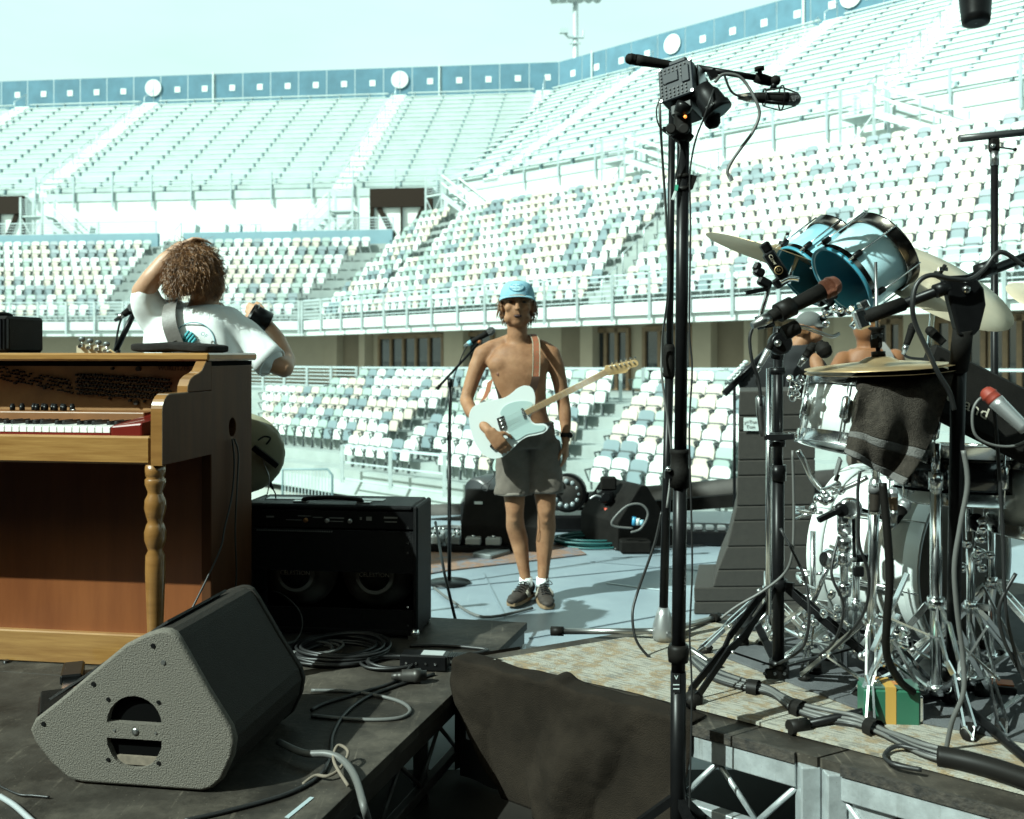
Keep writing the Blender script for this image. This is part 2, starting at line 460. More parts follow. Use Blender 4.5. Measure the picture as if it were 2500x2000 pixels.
for a in ((620, 652, 1), (925, 1080, 5), (1136, 1200, 2), (1452, 1532, 3), (1572, 1688, 3), (1880, 1960, 3), (2140, 2200, 2), (2285, 2400, 3), (2420, 2560, 4)): door(*a)

# ------------------------------------------------------------ railings
def railing(label, line, o, z, h, a0, a1, step, nb, drop=0.0, r=0.03):
    t = thing('railing', label, 'railing', line.pt((a0+a1)/2, o, z), 'pale metal railings of the grandstand')
    n = max(1, round((a1 - a0) / step))
    for k in range(n + 1):
        a = a0 + (a1 - a0) * k / n
        MB().bar(line.pt(a, o, z - drop), line.pt(a, o, z + h), 0.07, 0.09).build('post', M_galv, t)
    for b in range(nb):
        zz = z + h - 0.02 - b * (h - 0.12) / max(nb - 1, 1)
        MB().bar(line.pt(a0, o + 0.06, zz), line.pt(a1, o + 0.06, zz), 0.03 if b else 0.06, 0.035 if b else 0.06).build('rail', M_rail, t)
    return t
railing('long pale railing on the deck edge of the left seating section', LL, -0.32, Z_DK, 0.95, -22, -0.2, 1.5, 6, 0.62)
railing('long pale railing on the deck edge of the angled right seating section', LR, -0.32, Z_DK, 0.95, 0.2, 36, 1.55, 6, 0.62)
railing('low railing behind the lower tier seats, left of the aisle gap', LR, -4.7, -0.15, 0.95, -12, LR.s_at(-4.7, 870), 1.6, 7)
railing('thin railing at the top of the lower tier seats behind the shirtless man', LR, -4.7, -0.15, 0.95, LR.s_at(-4.7, 880), LR.s_at(-4.7, 1515), 2.4, 2)
railing('thin railing at the top of the lower tier seats behind the tall poles', LR, -4.7, -0.15, 0.95, LR.s_at(-4.7, 1570), 34, 2.4, 2)
railing('low front railing below the lower tier seats beside the piano', LR, -10.75, -2.2, 1.0, LR.s_at(-10.75, 835), LR.s_at(-10.75, 1085), 1.7, 3)

# ------------------------------------------------------------ stadium seats
M_seat = [mat('white seat plastic', (0.50, 0.55, 0.53), 0.45, var=0.05, vscale=1), mat('cream seat plastic', (0.43, 0.395, 0.335), 0.45, var=0.06, vscale=1),
          mat('sage seat plastic', (0.245, 0.325, 0.30), 0.45, var=0.06, vscale=1), mat('slate seat plastic', (0.14, 0.195, 0.215), 0.45, var=0.08, vscale=1)]
M_arm_gap = mat('dark armrest', (0.06, 0.075, 0.075), 0.6)
SEATN = ('white', 'cream', 'sage grey', 'slate blue')
def rrect(w, h, top=0.16, k=4):
    pts = [(-w*0.46, 0), (w*0.46, 0)]
    for i in range(k + 1):
        a = math.pi/2 * i / k; pts.append((w/2 - top + top*math.cos(a), h - top*0.8 + top*0.8*math.sin(a)))
    for i in range(k + 1):
        a = math.pi/2 + math.pi/2 * i / k; pts.append((-w/2 + top + top*math.cos(a), h - top*0.8 + top*0.8*math.sin(a)))
    return pts
def seat_back(mb):      # seat faces -y, x along the row
    M = Matrix.Translation((0, 0.10, 0.42)) @ Matrix.Rotation(R(-14), 4, 'X') @ Matrix.Rotation(R(90), 4, 'X')
    mb.prism(rrect(0.465, 0.47, 0.13, 3), M, 0.035)
def seat_pan(mb):       # tip-up pan, folded against the back
    M = Matrix.Translation((0, 0.0, 0.34)) @ Matrix.Rotation(R(-10), 4, 'X') @ Matrix.Rotation(R(90), 4, 'X')
    mb.prism(rrect(0.385, 0.30, 0.09, 2), M, 0.05)
def seat_arm_gap(mb):
    mb.bar((-0.235, 0.06, 0.15), (-0.235, 0.03, 0.62), 0.02, 0.05); mb.bar((-0.235, 0.05, 0.61), (-0.235, -0.17, 0.60), 0.035, 0.03)
    mb.bar((-0.235, -0.17, 0.61), (-0.235, -0.02, 0.34), 0.018, 0.03)
    mb.box((0, 0.1, 0.12), (0.06, 0.06, 0.24)); mb.box((0, 0.040, 0.652), (0.37, 0.03, 0.04)); mb.box((0.2, 0.07, 0.5), (0.03, 0.02, 0.3)); mb.box((-0.2, 0.07, 0.5), (0.03, 0.02, 0.3))  # dark bar across the seat paints the shade between pan and back
spots = []
rs = random.Random(3)
def seat_row(line, o, z, a0, a1, pitch, tier):
    n = int((a1 - a0) / pitch)
    ang = math.atan2(line.u.y, line.u.x)
    for k in range(n):
        p = line.pt(a0 + (k + 0.5) * pitch, o, z)
        c = rs.choices((0, 1, 2, 3), (40, 25, 20, 15))[0]
        spots.append((p, ang, c, tier))
for i in range(8):
    o = i*TREAD + 0.65; z = Z_DK + i*RISE
    ai0, ai1 = LL.s_at(o, 268 + i*15.5), LL.s_at(o, 345 + i*15)
    seat_row(LL, o, z, LL.s_at(o, -40), ai0, 0.55, 'upper left section')
    seat_row(LL, o, z, ai1, LL.corner(o) - 0.9, 0.55, 'upper left section')
for i in range(11):
    o = i*TREAD + 0.65; z = Z_DK + i*RISE; st = LR.corner(o) + 0.5
    a1 = LR.s_at(o, 1350 - i*17); b0 = a1 + 1.2
    seat_row(LR, o, z, st, LR.s_at(o, 905 + i*20), 0.485, 'upper right section')
    seat_row(LR, o, z, LR.s_at(o, 905 + i*20) + (0.9 if i > 4 else 0), LR.s_at(o, 1440 + i*26), 0.485, 'upper right section')
    seat_row(LR, o, z, LR.s_at(o, 1440 + i*26) + 1.15, LR.s_at(o, 2560), 0.485, 'upper right section')
for j in range(7):
    o = -10.2 + j*0.75 + 0.45; z = -1.95 + j*0.3
    e0 = LR.s_at(o, 640); g0 = LR.s_at(o, 905 + j*42) if j > 0 else LR.s_at(o, 1010)
    s0 = LR.s_at(o, 840) if j < 1 else (e0 if j < 5 else LR.s_at(o, 800 + (j-5)*70))
    seat_row(LR, o, z, s0, g0, 0.50, 'lower tier')
    seat_row(LR, o, z, g0 + 0.95, LR.s_at(o, 1360 + j*25), 0.50, 'lower tier')
    seat_row(LR, o, z, LR.s_at(o, 1360 + j*25) + 0.95, LR.s_at(o, 1810 + j*10), 0.50, 'lower tier')
    seat_row(LR, o, z, LR.s_at(o, 1810 + j*10) + 0.9, LR.s_at(o, 2560), 0.50, 'lower tier')
# a straggling row of loose chairs along the concourse
for px in list(range(1010, 1500, 31)) + list(range(1560, 1830, 44)):
    p = LR.pt(LR.s_at(-3.9, px), -3.9, -0.15); spots.append((p, R(-45 + rs.uniform(-12, 12)), rs.choice((2, 3, 2)), 'concourse'))
def hidden(px, py):
    return (not (0 < px < 2500 and 0 < py < 1290)) or (px < 615 and py > 868) or (px > 1900 and py > 900) or (px > 1870 and py > 960) or (px > 1690 and py > 1260) or (330 < px < 620 and 650 < py < 870) or (py > 1235 and px < 1070)
def proj(p): return 1250 + p.x/p.y*FPX, HOR - (p.z - CAM_Z)/p.y*FPX
order = sorted(range(len(spots)), key=lambda i: (hidden(*proj(spots[i][0] + Vector((0, 0, .6)))), spots[i][0].y))
PARTS = {}
for c in range(4):
    for nm, fn in (('backrest', seat_back), ('seat_pan', seat_pan)):
        b = MB(); fn(b); PARTS[(nm, c)] = b.mesh(nm, [M_seat[c]])
b = MB(); seat_arm_gap(b); PARTS['armrest'] = b.mesh('armrest', [M_arm_gap])
for i in order[:300]:
    p, ang, c, tier = spots[i]
    e = thing('stadium_seat', f'{SEATN[c]} tip-up plastic stadium seat in the {tier}' if tier != 'concourse' else f'{SEATN[c]} chair standing on the concourse behind the lower tier',
              'seat', p, f'{SEATN[c]} stadium seats, {tier}', rz=ang)
    for nm in ('backrest', 'seat_pan'):
        o = bpy.data.objects.new(nm, PARTS[(nm, c)]); COL.objects.link(o); o.parent = e
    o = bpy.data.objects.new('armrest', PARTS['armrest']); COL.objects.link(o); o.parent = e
tpl = []
for c in range(4):
    b = MB(); b.cur = c; seat_back(b); seat_pan(b); b.cur = 4; seat_arm_gap(b); tpl.append(b)
rest = MB()
for i in order[300:]:
    p, ang, c, tier = spots[i]; t = tpl[c]; M = Matrix.Translation(p) @ Matrix.Rotation(ang, 4, 'Z')
    if hidden(*proj(p + Vector((0, 0, .6)))) and proj(p)[1] > 870 : continue
    o = len(rest.v); rest.v += [tuple(M @ Vector(v)) for v in t.v]; rest.f += [[k + o for k in f] for f in t.f]; rest.m += t.m; rest.sm += t.sm
tag(rest.build('distant_stadium_seats', M_seat + [M_arm_gap]), 'rows of small white, cream, sage and slate seats filling the upper tier', 'seats', kind='stuff')

# aisle steps and handrails between the seat blocks
def aisle(line, px0, dpx, nrow, w, label):
    t = thing('aisle_stair', label, 'stairs', line.pt(line.s_at(1, px0), 1, Z_DK), 'aisle stairs between the seat blocks')
    for i in range(nrow * 2):
        o = i*TREAD/2 + 0.3; a = line.s_at(i*TREAD/2 + .65, px0 + dpx*i/2)
        sweep(MB(), line, rect(o, o + 0.45, Z_DK + i*RISE/2 - 0.26, Z_DK + i*RISE/2 + 0.06), a, a + w).build('step', M_conc, t)
    for i in range(0, nrow, 2):
        o = i*TREAD + 0.6; a = line.s_at(o, px0 + dpx*i) + w*0.5; z = Z_DK + i*RISE
        MB().tube([line.pt(a, o, z), line.pt(a, o, z + 0.9), line.pt(a, o + 0.85, z + 0.9 + RISE), line.pt(a, o + 0.85, z + RISE)], 0.025, 6).build('handrail', M_galv, t)
aisle(LL, 275, 15.4, 9, 1.35, 'concrete aisle stairs climbing through the left seat block beside the white-shirted man')
aisle(LR, 1440, 26, 11, 1.1, 'aisle stairs climbing through the upper right seats above the cap')

# ------------------------------------------------------------ bleachers
OB, ZB, NB, BT, BR = 12.8, 11.3, 20, 0.75, 0.4775
M_brkt = mat('bench bracket', (0.16, 0.24, 0.26), 0.6)
def bleacher(line, aisles, label, far, shade=None):
    t = thing('bleacher_stand', label, 'bleachers', line.pt((-10 if line.sgn < 0 else 15), OB, ZB - 0.4))
    prof = [(OB, ZB - 0.5)]
    for i in range(NB): prof += [(OB + i*BT, ZB + i*BR - (BR if i else 0.3)), (OB + i*BT, ZB + i*BR)]
    prof += [(OB + NB*BT + 1.2, ZB + (NB-1)*BR), (OB + NB*BT + 1.2, ZB + (NB-1)*BR - 0.6)]
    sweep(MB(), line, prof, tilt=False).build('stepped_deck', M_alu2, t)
    brk = MB()
    cuts = sorted(aisles)
    for i in range(NB):
        o = OB + i*BT + 0.42; z = ZB + i*BR
        lo, hi = (far, line.corner(o) - 0.15) if line.sgn < 0 else (line.corner(o) + 0.15, far)
        edges = [lo] + [c for k in cuts for c in (k - 0.75, k + 0.75)] + [hi]
        for k in range(0, len(edges), 2):
            if edges[k+1] - edges[k] < 0.4: continue
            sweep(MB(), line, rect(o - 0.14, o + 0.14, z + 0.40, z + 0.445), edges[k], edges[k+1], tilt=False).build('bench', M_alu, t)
            a = edges[k] + 0.5
            while a < edges[k+1]:
                sweep(brk, line, rect(o - 0.11, o + 0.11, z + 0.003, z + 0.398), a - 0.05, a + 0.05, tilt=False); a += 2.3
    tag(brk.build('bench_brackets', M_brkt, t), kind='stuff')
    # rail with hanging posts along the front of the lowest row
    for c in [far + k*2.55 if line.sgn < 0 else 2 + k*2.55 for k in range(18)]:
        if line.sgn < 0 and c > line.corner(OB) - .3: break
        MB().bar(line.pt(c, OB - 0.08, ZB - 0.9, False), line.pt(c, OB - 0.08, ZB + 1.05, False), 0.12, 0.08).build('front_post', M_rail, t)
    a0, a1 = (far, line.corner(OB) - 0.2) if line.sgn < 0 else (line.corner(OB) + 0.2, far)
    for h in (1.0, 0.55):
        MB().bar(line.pt(a0, OB - 0.02, ZB + h, False), line.pt(a1, OB - 0.02, ZB + h, False), 0.05, 0.06).build('front_rail', M_rail, t)
    for a in cuts:
        for i in range(NB * 2):
            o = OB + i*BT/2; z = ZB + i*BR/2
            sweep(MB(), line, rect(o, o + 0.4, z - 0.2, z + 0.07), a - 0.6, a + 0.6, tilt=False).build('aisle_step', M_white, t)
        for i in range(0, NB, 3):
            o = OB + i*BT + 0.2; z = ZB + i*BR
            MB().tube([line.pt(a, o, z, False), line.pt(a, o, z + 0.95, False), line.pt(a, o + 1.5, z + 0.95 + 2*BR, False), line.pt(a, o + 1.5, z + 2*BR, False)], 0.03, 6).build('aisle_handrail', M_galv, t)
    return t
ot = OB + NB*BT
aL = [LL.s_at(ot, 372), LL.s_at(ot, 975), LL.s_at(ot, 60), LL.s_at(ot, 1330)]
aR = [LR.s_at(ot, 1590), LR.s_at(ot, 2040), LR.s_at(ot, 2420)]
bleacher(LL, aL, 'left bank of pale metal bleacher benches below the straight blue fence', -37)
bleacher(LR, aR, 'right bank of pale metal bleacher benches slanting up behind the camera pole', 44)

# fence with mesh panels at the top
def top_fence(line, s0, s1, label, discs, pole_px):
    t = thing('windscreen_fence', label, 'fence', line.pt((s0 + s1)/2, ot + 0.9, ZB + NB*BR))
    zf = ZB + (NB-1)*BR + 0.02; n = round((s1 - s0) / 2.25); w = (s1 - s0) / n
    for k in range(n):
        a = s0 + k*w
        pn = MB(); sweep(pn, line, rect(ot + 0.9, ot + 0.95, zf, zf + 2.7), a + 0.03, a + w - 0.03, tilt=False)
        p = pn.build('panel', M_screen, t)
        q = line.pt(a + w*0.62, ot + 0.88, zf + 1.0, False)
        sq = MB(); sweep(sq, line, rect(ot + 0.87, ot + 0.899, zf + 1.35, zf + 1.80), a + w*0.52, a + w*0.72, tilt=False)
        sq.build('square_patch', M_white, p)
        MB().bar(line.pt(a, ot + 0.93, zf, False), line.pt(a, ot + 0.93, zf + 2.73, False), 0.055, 0.055).build('post', M_rail, t)
    for px in discs:
        a = line.s_at(ot + 0.8, px); c = line.pt(a, ot + 0.80, zf + 1.75, False); n3 = Vector((-line.n.x, -line.n.y, 0))
        MB().cone(c, c + n3*0.03, 0.66, n=24).build('round_sign', M_white, t)
        MB().bar(c + n3*0.04 + V(0,0,-.7), c + n3*0.04 + V(0,0,.62), 0.05, 0.02).build('sign_post', M_rail, t)
    for px in pole_px:
        a = line.s_at(ot + 0.8, px)
        MB().bar(line.pt(a, ot + 0.85, zf - .3, False), line.pt(a, ot + 0.85, zf + 2.8, False), 0.2, 0.1).build('pole', M_white, t)
top_fence(LL, -37, LL.corner(ot + 0.9), 'straight run of blue mesh fence with white squares along the skyline', (374, 976), (520, 1072))
top_fence(LR, LR.corner(ot + 0.9), 40, 'sloping run of blue mesh fence with white squares at upper right', (1641, 2077), (1443, 1960))

# ------------------------------------------------------------ access stairs, portal openings, terrace chairs, light tower
def access_stair(line, px, o, zt, zb, w, run, dirn, label, dy=0.0):
    a = line.s_at(o, px); f = lambda ds, do, z: line.pt(a + ds*dirn, o + do, z)
    t = thing('access_stair', label, 'stairs', f(0, 0, zb), 'steel access stairs up to the bleachers')
    pl = MB()
    pl.add([f(0,-w/2,zt-.1), f(1.4,-w/2,zt-.1), f(1.4,w/2,zt-.1), f(0,w/2,zt-.1), f(0,-w/2,zt), f(1.4,-w/2,zt), f(1.4,w/2,zt), f(0,w/2,zt)],
           [[0,3,2,1],[4,5,6,7],[0,1,5,4],[1,2,6,5],[2,3,7,6],[3,0,4,7]])
    pl.build('landing', M_alu2, t)
    for s_ in (0, 1.4):
        for w_ in (-w/2, w/2):
            MB().bar(f(s_, w_, zb), f(s_, w_, zt + 1.1), 0.11, 0.11).build('post', M_galv, t)
    pn = MB()
    for k in range(7): pn.bar(f(0.05, -w/2 + .02, zt + 0.12 + k*.14), f(1.35, -w/2 + .02, zt + 0.12 + k*.14), 0.03, 0.03)
    pn.build('guard_bars', M_rail, t)
    n = 8
    for w_ in (-w/2, w/2):
        MB().bar(f(1.4, w_, zt - 0.1), f(1.4 + run, w_, zb), 0.06, 0.28).build('stringer', M_galv, t)
        for h in (1.05, 0.6):
            MB().bar(f(1.4, w_, zt + h), f(1.4 + run, w_, zb + h), 0.07, 0.07).build('handrail', M_white, t)
        for q in (0.5, 1.0):
            z = zt + (zb - zt) * q
            MB().bar(f(1.4 + run*q, w_, z), f(1.4 + run*q, w_, z + 1.05), 0.06, 0.06).build('baluster', M_galv, t)
    for k in range(n):
        q = (k + 0.5) / n
        MB().bar(f(1.4 + run*q, -w/2, zt + (zb - zt)*q), f(1.4 + run*q, w/2, zt + (zb - zt)*q), 0.28, 0.04).build('tread', M_alu2, t)
    br = MB(); br.bar(f(0, -w/2, zb), f(1.4, -w/2, zt - .1), .05, .05); br.bar(f(1.4, -w/2, zb), f(0, -w/2, zt - .1), .05, .05)
    br.build('brace', M_galv, t)
zl = Z_DK + 8*RISE; zr = Z_DK + 11*RISE
access_stair(LL, 66, 11.4, zl + 2.4, zl, 1.3, 2.6, 1, 'steel stair with a landing beside the dark opening at far left')
access_stair(LL, 868, 11.4, zl + 2.4, zl, 1.3, 2.6, -1, 'steel stair descending left of the dark central opening')
access_stair(LR, 1060, 11.8, zr + 1.6, zr - 0.6, 1.3, 3.4, 1, 'steel stair descending to the right of the dark central opening')
access_stair(LR, 1490, 11.8, zr + 1.7, zr, 1.3, 4.0, 1, 'steel stair behind the camera pole')
access_stair(LR, 2070, 11.8, zr + 1.7, zr, 1.3, 3.6, 1, 'steel stair with a landing above the right seats')
M_brown = mat('brown steel beam', (0.022, 0.015, 0.011), 0.8, spec=.1)
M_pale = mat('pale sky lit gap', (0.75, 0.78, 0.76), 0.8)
for px0, px1, lab in ((-60, 62, 'dark opening with steel beams below the bleachers at far left'), (905, 1058, 'dark central opening with steel beams below the bleachers')):
    o = 12.62; a0, a1 = LL.s_at(o, px0), LL.s_at(o, px1)
    a1 = min(a1, LL.corner(o) - 0.1)
    t = thing('portal_opening', lab, 'opening', LL.pt((a0+a1)/2, o, zl))
    zt = 11.15
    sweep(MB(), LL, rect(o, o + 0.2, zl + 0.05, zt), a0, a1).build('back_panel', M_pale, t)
    sweep(MB(), LL, rect(o - .25, o - .02, zt - 1.1, zt + 0.03), a0, a1).build('beam', M_brown, t)
    am = (a0 + a1)/2
    MB().bar(LL.pt(am, o - .1, zl + .1), LL.pt(am, o - .1, zt - 1.1), 0.32, 0.1).build('column', M_brown, t)
    for sg in (-1, 1):
        MB().bar(LL.pt(am, o - .12, zl + .1), LL.pt(am + sg*(a1-a0)*.36, o - .12, zt - 1.1), 0.1, 0.3).build('brace', M_brown, t)
        MB().bar(LL.pt(am + sg*(a1-a0)*.47, o - .12, zl + .1), LL.pt(am + sg*(a1-a0)*.47, o - .12, zt - 1.1), 0.2, 0.25).build('column', M_brown, t)
    sweep(MB(), LL, rect(o - .24, o - .03, zl + 0.06, zl + 0.7), a0, a1).build('beam', M_brown, t)
railing('thin terrace railing on the blue parapet left of the aisle', LL, 8*TREAD + 0.45, zl + 0.7, 0.75, LL.s_at(7.2, -40), LL.s_at(7.2, 380), 3, 5)
railing('thin terrace railing on the blue parapet below the dark opening', LL, 8*TREAD + 0.45, zl + 0.7, 0.75, LL.s_at(7.2, 730), LL.corner(7.2), 2.6, 5)
M_mesh = mat('woven chair mesh', (0.42, 0.50, 0.48), 0.7)
for k, (px, nm) in enumerate(((215, 'leftmost terrace chair on its own by the steel stair'), (474, 'terrace chair first from the left of the group above the parapet'), (548, 'second terrace chair of the group above the parapet'),
                              (585, 'dark-backed third terrace chair of the group above the parapet'), (622, 'fourth terrace chair of the group above the parapet'), (712, 'terrace chair alone beside the descending stair'))):
    p = LL.pt(LL.s_at(8.6, px), 8.6, zl + 0.35)
    e = thing('terrace_chair', 'pale mesh ' + nm, 'chair', p, 'mesh chairs on the terrace', rz=R(-7 + (k*37 % 30) - 15))
    b = MB(); b.bar((-.28,.25,.35), (-.28,.42,1.05), .05, .05); b.bar((.28,.25,.35), (.28,.42,1.05), .05, .05); b.bar((-.28,.42,1.05), (.28,.42,1.05), .05, .05); b.build('back_frame', M_rail, e)
    MB().bar((0, .27, .45), (0, .41, 1.02), 0.5, 0.015, up=(1,0,0)).build('backrest', M_mesh if k != 3 else M_blueband, e)
    MB().box((0, 0, .42), (.56, .52, .04)).build('seat', M_mesh, e)
    for x in (-.26, .26):
        for y in (-.24, .24): MB().bar((x, y, 0), (x, y, .42), .04, .04).build('leg', M_rail, e)
b0 = P(1405, 150, 105); tower = thing('light_tower', 'tall pale floodlight mast rising behind the blue fence corner', 'floodlight', (b0.x, b0.y, -2.7))
MB().cone((b0.x, b0.y, -2.7), (b0.x, b0.y, 44), 0.42, 0.27, n=14).build('mast', M_galv, tower)
MB().bar(P(1345, 4, 105), P(1465, -4, 105), .5, .35).build('cross_arm', M_galv, tower)
for k in range(6):
    c = P(1352 + k*21, -6, 104.6); MB().lathe([(0, .2), (.35, .42), (.6, .45)], c, c + V(0, -.8, -.55), n=12).build('floodlight', M_galv, tower)
ar = MB(); ar.tube([P(1373, 76, 104.7), P(1388, 92, 104.7), P(1424, 92, 104.7), P(1424, 74, 104.7)], .13, 6); ar.bar(P(1390, 107, 104.7), P(1418, 105, 104.7), .2, .12); ar.build('bracket', M_rail, tower)
MB().box(P(1376, 76, 104.6), (.9, .5, .5)).build('camera_housing', M_rail, tower)

# crowd barrier by the front of the lower tier
bp = P(735, 1200, 22)
bar = thing('crowd_barrier', 'grey steel crowd barrier with vertical bars beyond the amplifier', 'barrier', (P(735,1200,22).x, 22, -2.7))
zb_, zt_ = -2.5, P(735, 1146, 22).z
MB().tube([P(690, 1260, 22), P(690, 1146, 22), P(800, 1146, 22), P(811, 1160, 22), P(811, 1275, 22)], .03, 6).build('frame', M_brkt, bar)
for k in range(14):
    x = 696 + k*8.2; MB().bar(P(x, 1150, 22), P(x, 1265, 22), .02, .02).build('upright', M_rail, bar)
# ------------------------------------------------------------ risers
ZR, ZQ = 0.30, 0.40        # piano riser and drum riser levels
KL = (CAM_Z - ZR) / (CAM_Z - 0.40)
M_ply = mat('black worn plywood', (0.052, 0.045, 0.037), 0.6, col2=(0.013, 0.0108, 0.0085), vscale=3.2, bump=0.2, bscale=40, rvar=0.14, spec=.2)
M_plyedge = mat('plywood edge', (0.055, 0.045, 0.035), 0.8, col2=(0.012, 0.011, 0.010), vscale=40, bump=0.4, bscale=90)
M_alum = mat('stage aluminium', (0.52, 0.56, 0.57), 0.42, metal=0.6, var=0.22, vscale=14, bump=0.08, bscale=80)
M_frameblk = mat('dark steel frame', (0.045, 0.042, 0.038), 0.45, metal=0.5, var=0.25, vscale=15)
def worn(m, light, amt=.8):
    """adds dust patches, scratches and specks to a dark board material"""
    nt = m.node_tree; b = nt.nodes['Principled BSDF']; L = nt.links.new
    src = b.inputs['Base Color'].links[0].from_socket; tc = nt.nodes.new('ShaderNodeTexCoord')
    mp = nt.nodes.new('ShaderNodeMapping'); mp.inputs['Scale'].default_value = (60, 3, 3); mp.inputs['Rotation'].default_value = (0, 0, .5); L(tc.outputs['Object'], mp.inputs['Vector'])
    n1 = nt.nodes.new('ShaderNodeTexNoise'); n1.inputs['Scale'].default_value = 1.0; n1.inputs['Detail'].default_value = 5; L(mp.outputs[0], n1.inputs['Vector'])
    n2 = nt.nodes.new('ShaderNodeTexNoise'); n2.inputs['Scale'].default_value = 5.0; n2.inputs['Detail'].default_value = 8; n2.inputs['Roughness'].default_value = .7; L(tc.outputs['Object'], n2.inputs['Vector'])
    n3 = nt.nodes.new('ShaderNodeTexVoronoi'); n3.inputs['Scale'].default_value = 55; L(tc.outputs['Object'], n3.inputs['Vector'])
    def ramp(o, a, c):
        r = nt.nodes.new('ShaderNodeMapRange'); r.inputs[1].default_value = a; r.inputs[2].default_value = c; L(o, r.inputs[0]); return r.outputs[0]
    def mth(op, a, c):
        q = nt.nodes.new('ShaderNodeMath'); q.operation = op; L(a, q.inputs[0])
        if hasattr(c, 'links'): L(c, q.inputs[1])
        else: q.inputs[1].default_value = c
        q.use_clamp = True; return q.outputs[0]
    dust = ramp(n2.outputs['Fac'], .48, .75); scr = mth('MULTIPLY', ramp(n1.outputs['Fac'], .62, .70), ramp(n2.outputs['Fac'], .40, .60)); spk = mth('MULTIPLY', ramp(n3.outputs['Distance'], .10, .05), .8)
    f = mth('ADD', mth('ADD', mth('MULTIPLY', dust, .55), mth('MULTIPLY', scr, .7)), spk); f = mth('MULTIPLY', f, amt)
    mx = nt.nodes.new('ShaderNodeMix'); mx.data_type = 'RGBA'; L(f, mx.inputs[0]); L(src, mx.inputs[6]); mx.inputs[7].default_value = (*light, 1); L(mx.outputs[2], b.inputs['Base Color'])
    return m
worn(M_ply, (0.17, 0.145, 0.115), .75); worn(M_alum, (0.16, 0.15, 0.13), .5); worn(M_stage, (0.36, 0.42, 0.44), .35)
def up(p, z): return Vector((p[0], p[1], z))
def slab(mb, poly, z0, z1): return mb.prism([(p.x, p.y) for p in poly], Matrix.Translation((0, 0, z0)), z1 - z0)

A1 = G(1287, 1520, ZR); B1 = G(800, 1985, ZR); uL = (B1 - A1).normalized(); fL = (G(1070, 1508, ZR) - A1).normalized()
lr = thing('stage_riser', 'low black plywood riser carrying the piano and amplifier', 'riser', up((A1 + uL*1.2 + fL*1.4), 0))
NP = 3
for k in range(NP):
    q0 = A1 + uL*(k*1.0 + (0.004 if k else 0)); q1 = A1 + uL*((k+1)*1.0)
    slab(MB(), [q0 + fL*3.4, q0, q1, q1 + fL*3.4][::-1], ZR - 0.03, ZR).build('deck_panel', M_ply, lr, bevel=0.002)
e0, e1 = A1 + uL*0.02 + fL*0.02, A1 + uL*2.9 + fL*0.02
def truss(parent, a, b, ztop, zbot, m, mrod, n, chord=0.045, rod=0.007, thick=0.03):
    MB().bar(up(a, ztop - chord/2), up(b, ztop - chord/2), thick, chord, up=(0,0,1)).build('top_chord', m, parent, bevel=0.003)
    MB().bar(up(a, zbot + .015), up(b, zbot + .015), thick, 0.03, up=(0,0,1)).build('bottom_chord', m, parent, bevel=0.003)
    for k in range(n):
        p0 = a.lerp(b, k/n); p1 = a.lerp(b, (k+.5)/n); p2 = a.lerp(b, (k+1)/n)
        MB().cone(up(p0, ztop - chord), up(p1, zbot + .03), rod, n=8).build('diagonal_rod', mrod, parent)
        MB().cone(up(p1, zbot + .03), up(p2, ztop - chord), rod, n=8).build('diagonal_rod', mrod, parent)
truss(lr, e0, e1, ZR - 0.032, 0.06, M_frameblk, M_frameblk, 9, 0.05)
for t_ in (0.01, 0.36, 0.68, 0.99):
    p = e0.lerp(e1, t_) + fL*0.03; MB().bar(up(p, 0), up(p, ZR - 0.085), 0.045, 0.045).build('leg', M_frameblk if t_ > .02 else M_alum, lr)
fe = A1 + fL*0.025 + uL*0.015
truss(lr, fe, fe + fL*3.2, ZR - 0.032, 0.06, M_alum, M_alum, 9, 0.05)
pt_ = MB(); pt_.bar(A1 + fL*.004 + uL*.02 + V(0,0,-.14), A1 + fL*.004 + uL*.3 + V(0,0,-.14), .008, .10, up=(0,0,1)); pt_.build('corner_plate', M_alum, lr)

A2 = G(1112, 1612, ZQ); B2 = G(2430, 1966, ZQ); uR = (B2 - A2).normalized(); bR = (G(1634, 1526, ZQ) - A2).normalized()
J = G(2004, 1846, ZQ); sJ = (J - A2).length
rr = thing('stage_riser', 'low plywood and aluminium riser under the drum kit', 'riser', up(A2 + uR*1.3 + bR*1.2, 0))
for s0, s1 in ((0, sJ - .004), (sJ + .004, sJ + 1.9)):
    for b0_, b1_ in ((0, 1.18), (1.19, 2.6)):
        slab(MB(), [A2 + uR*s0 + bR*b0_, A2 + uR*s1 + bR*b0_, A2 + uR*s1 + bR*b1_, A2 + uR*s0 + bR*b1_], ZQ - 0.025, ZQ).build('deck_panel', M_ply, rr)
nR = Vector((uR.y, -uR.x, 0)).normalized()          # outward, towards the camera
for s0, s1 in ((0.05, sJ - .06), (sJ + .06, sJ + 1.9)):
    a, b = A2 + uR*s0, A2 + uR*s1
    MB().bar(up(a, ZQ - .0135) + nR*.006, up(b, ZQ - .0135) + nR*.006, .012, .027, up=(0,0,1)).build('worn_edge_strip', M_plyedge, rr)
    n_ = 5 if s0 < .1 else 8
    truss(rr, a - nR*.012, b - nR*.012, ZQ - 0.029, 0.15, M_alum, M_alum, n_, 0.062, 0.008, 0.035)
for sg in (-1, 1):
    p = J + uR*(sg*.034)
    MB().bar(up(p, 0.02) + nR*.001, up(p, ZQ - .026) + nR*.001, .058, .05).build('corner_post', M_alum, rr, bevel=0.004)
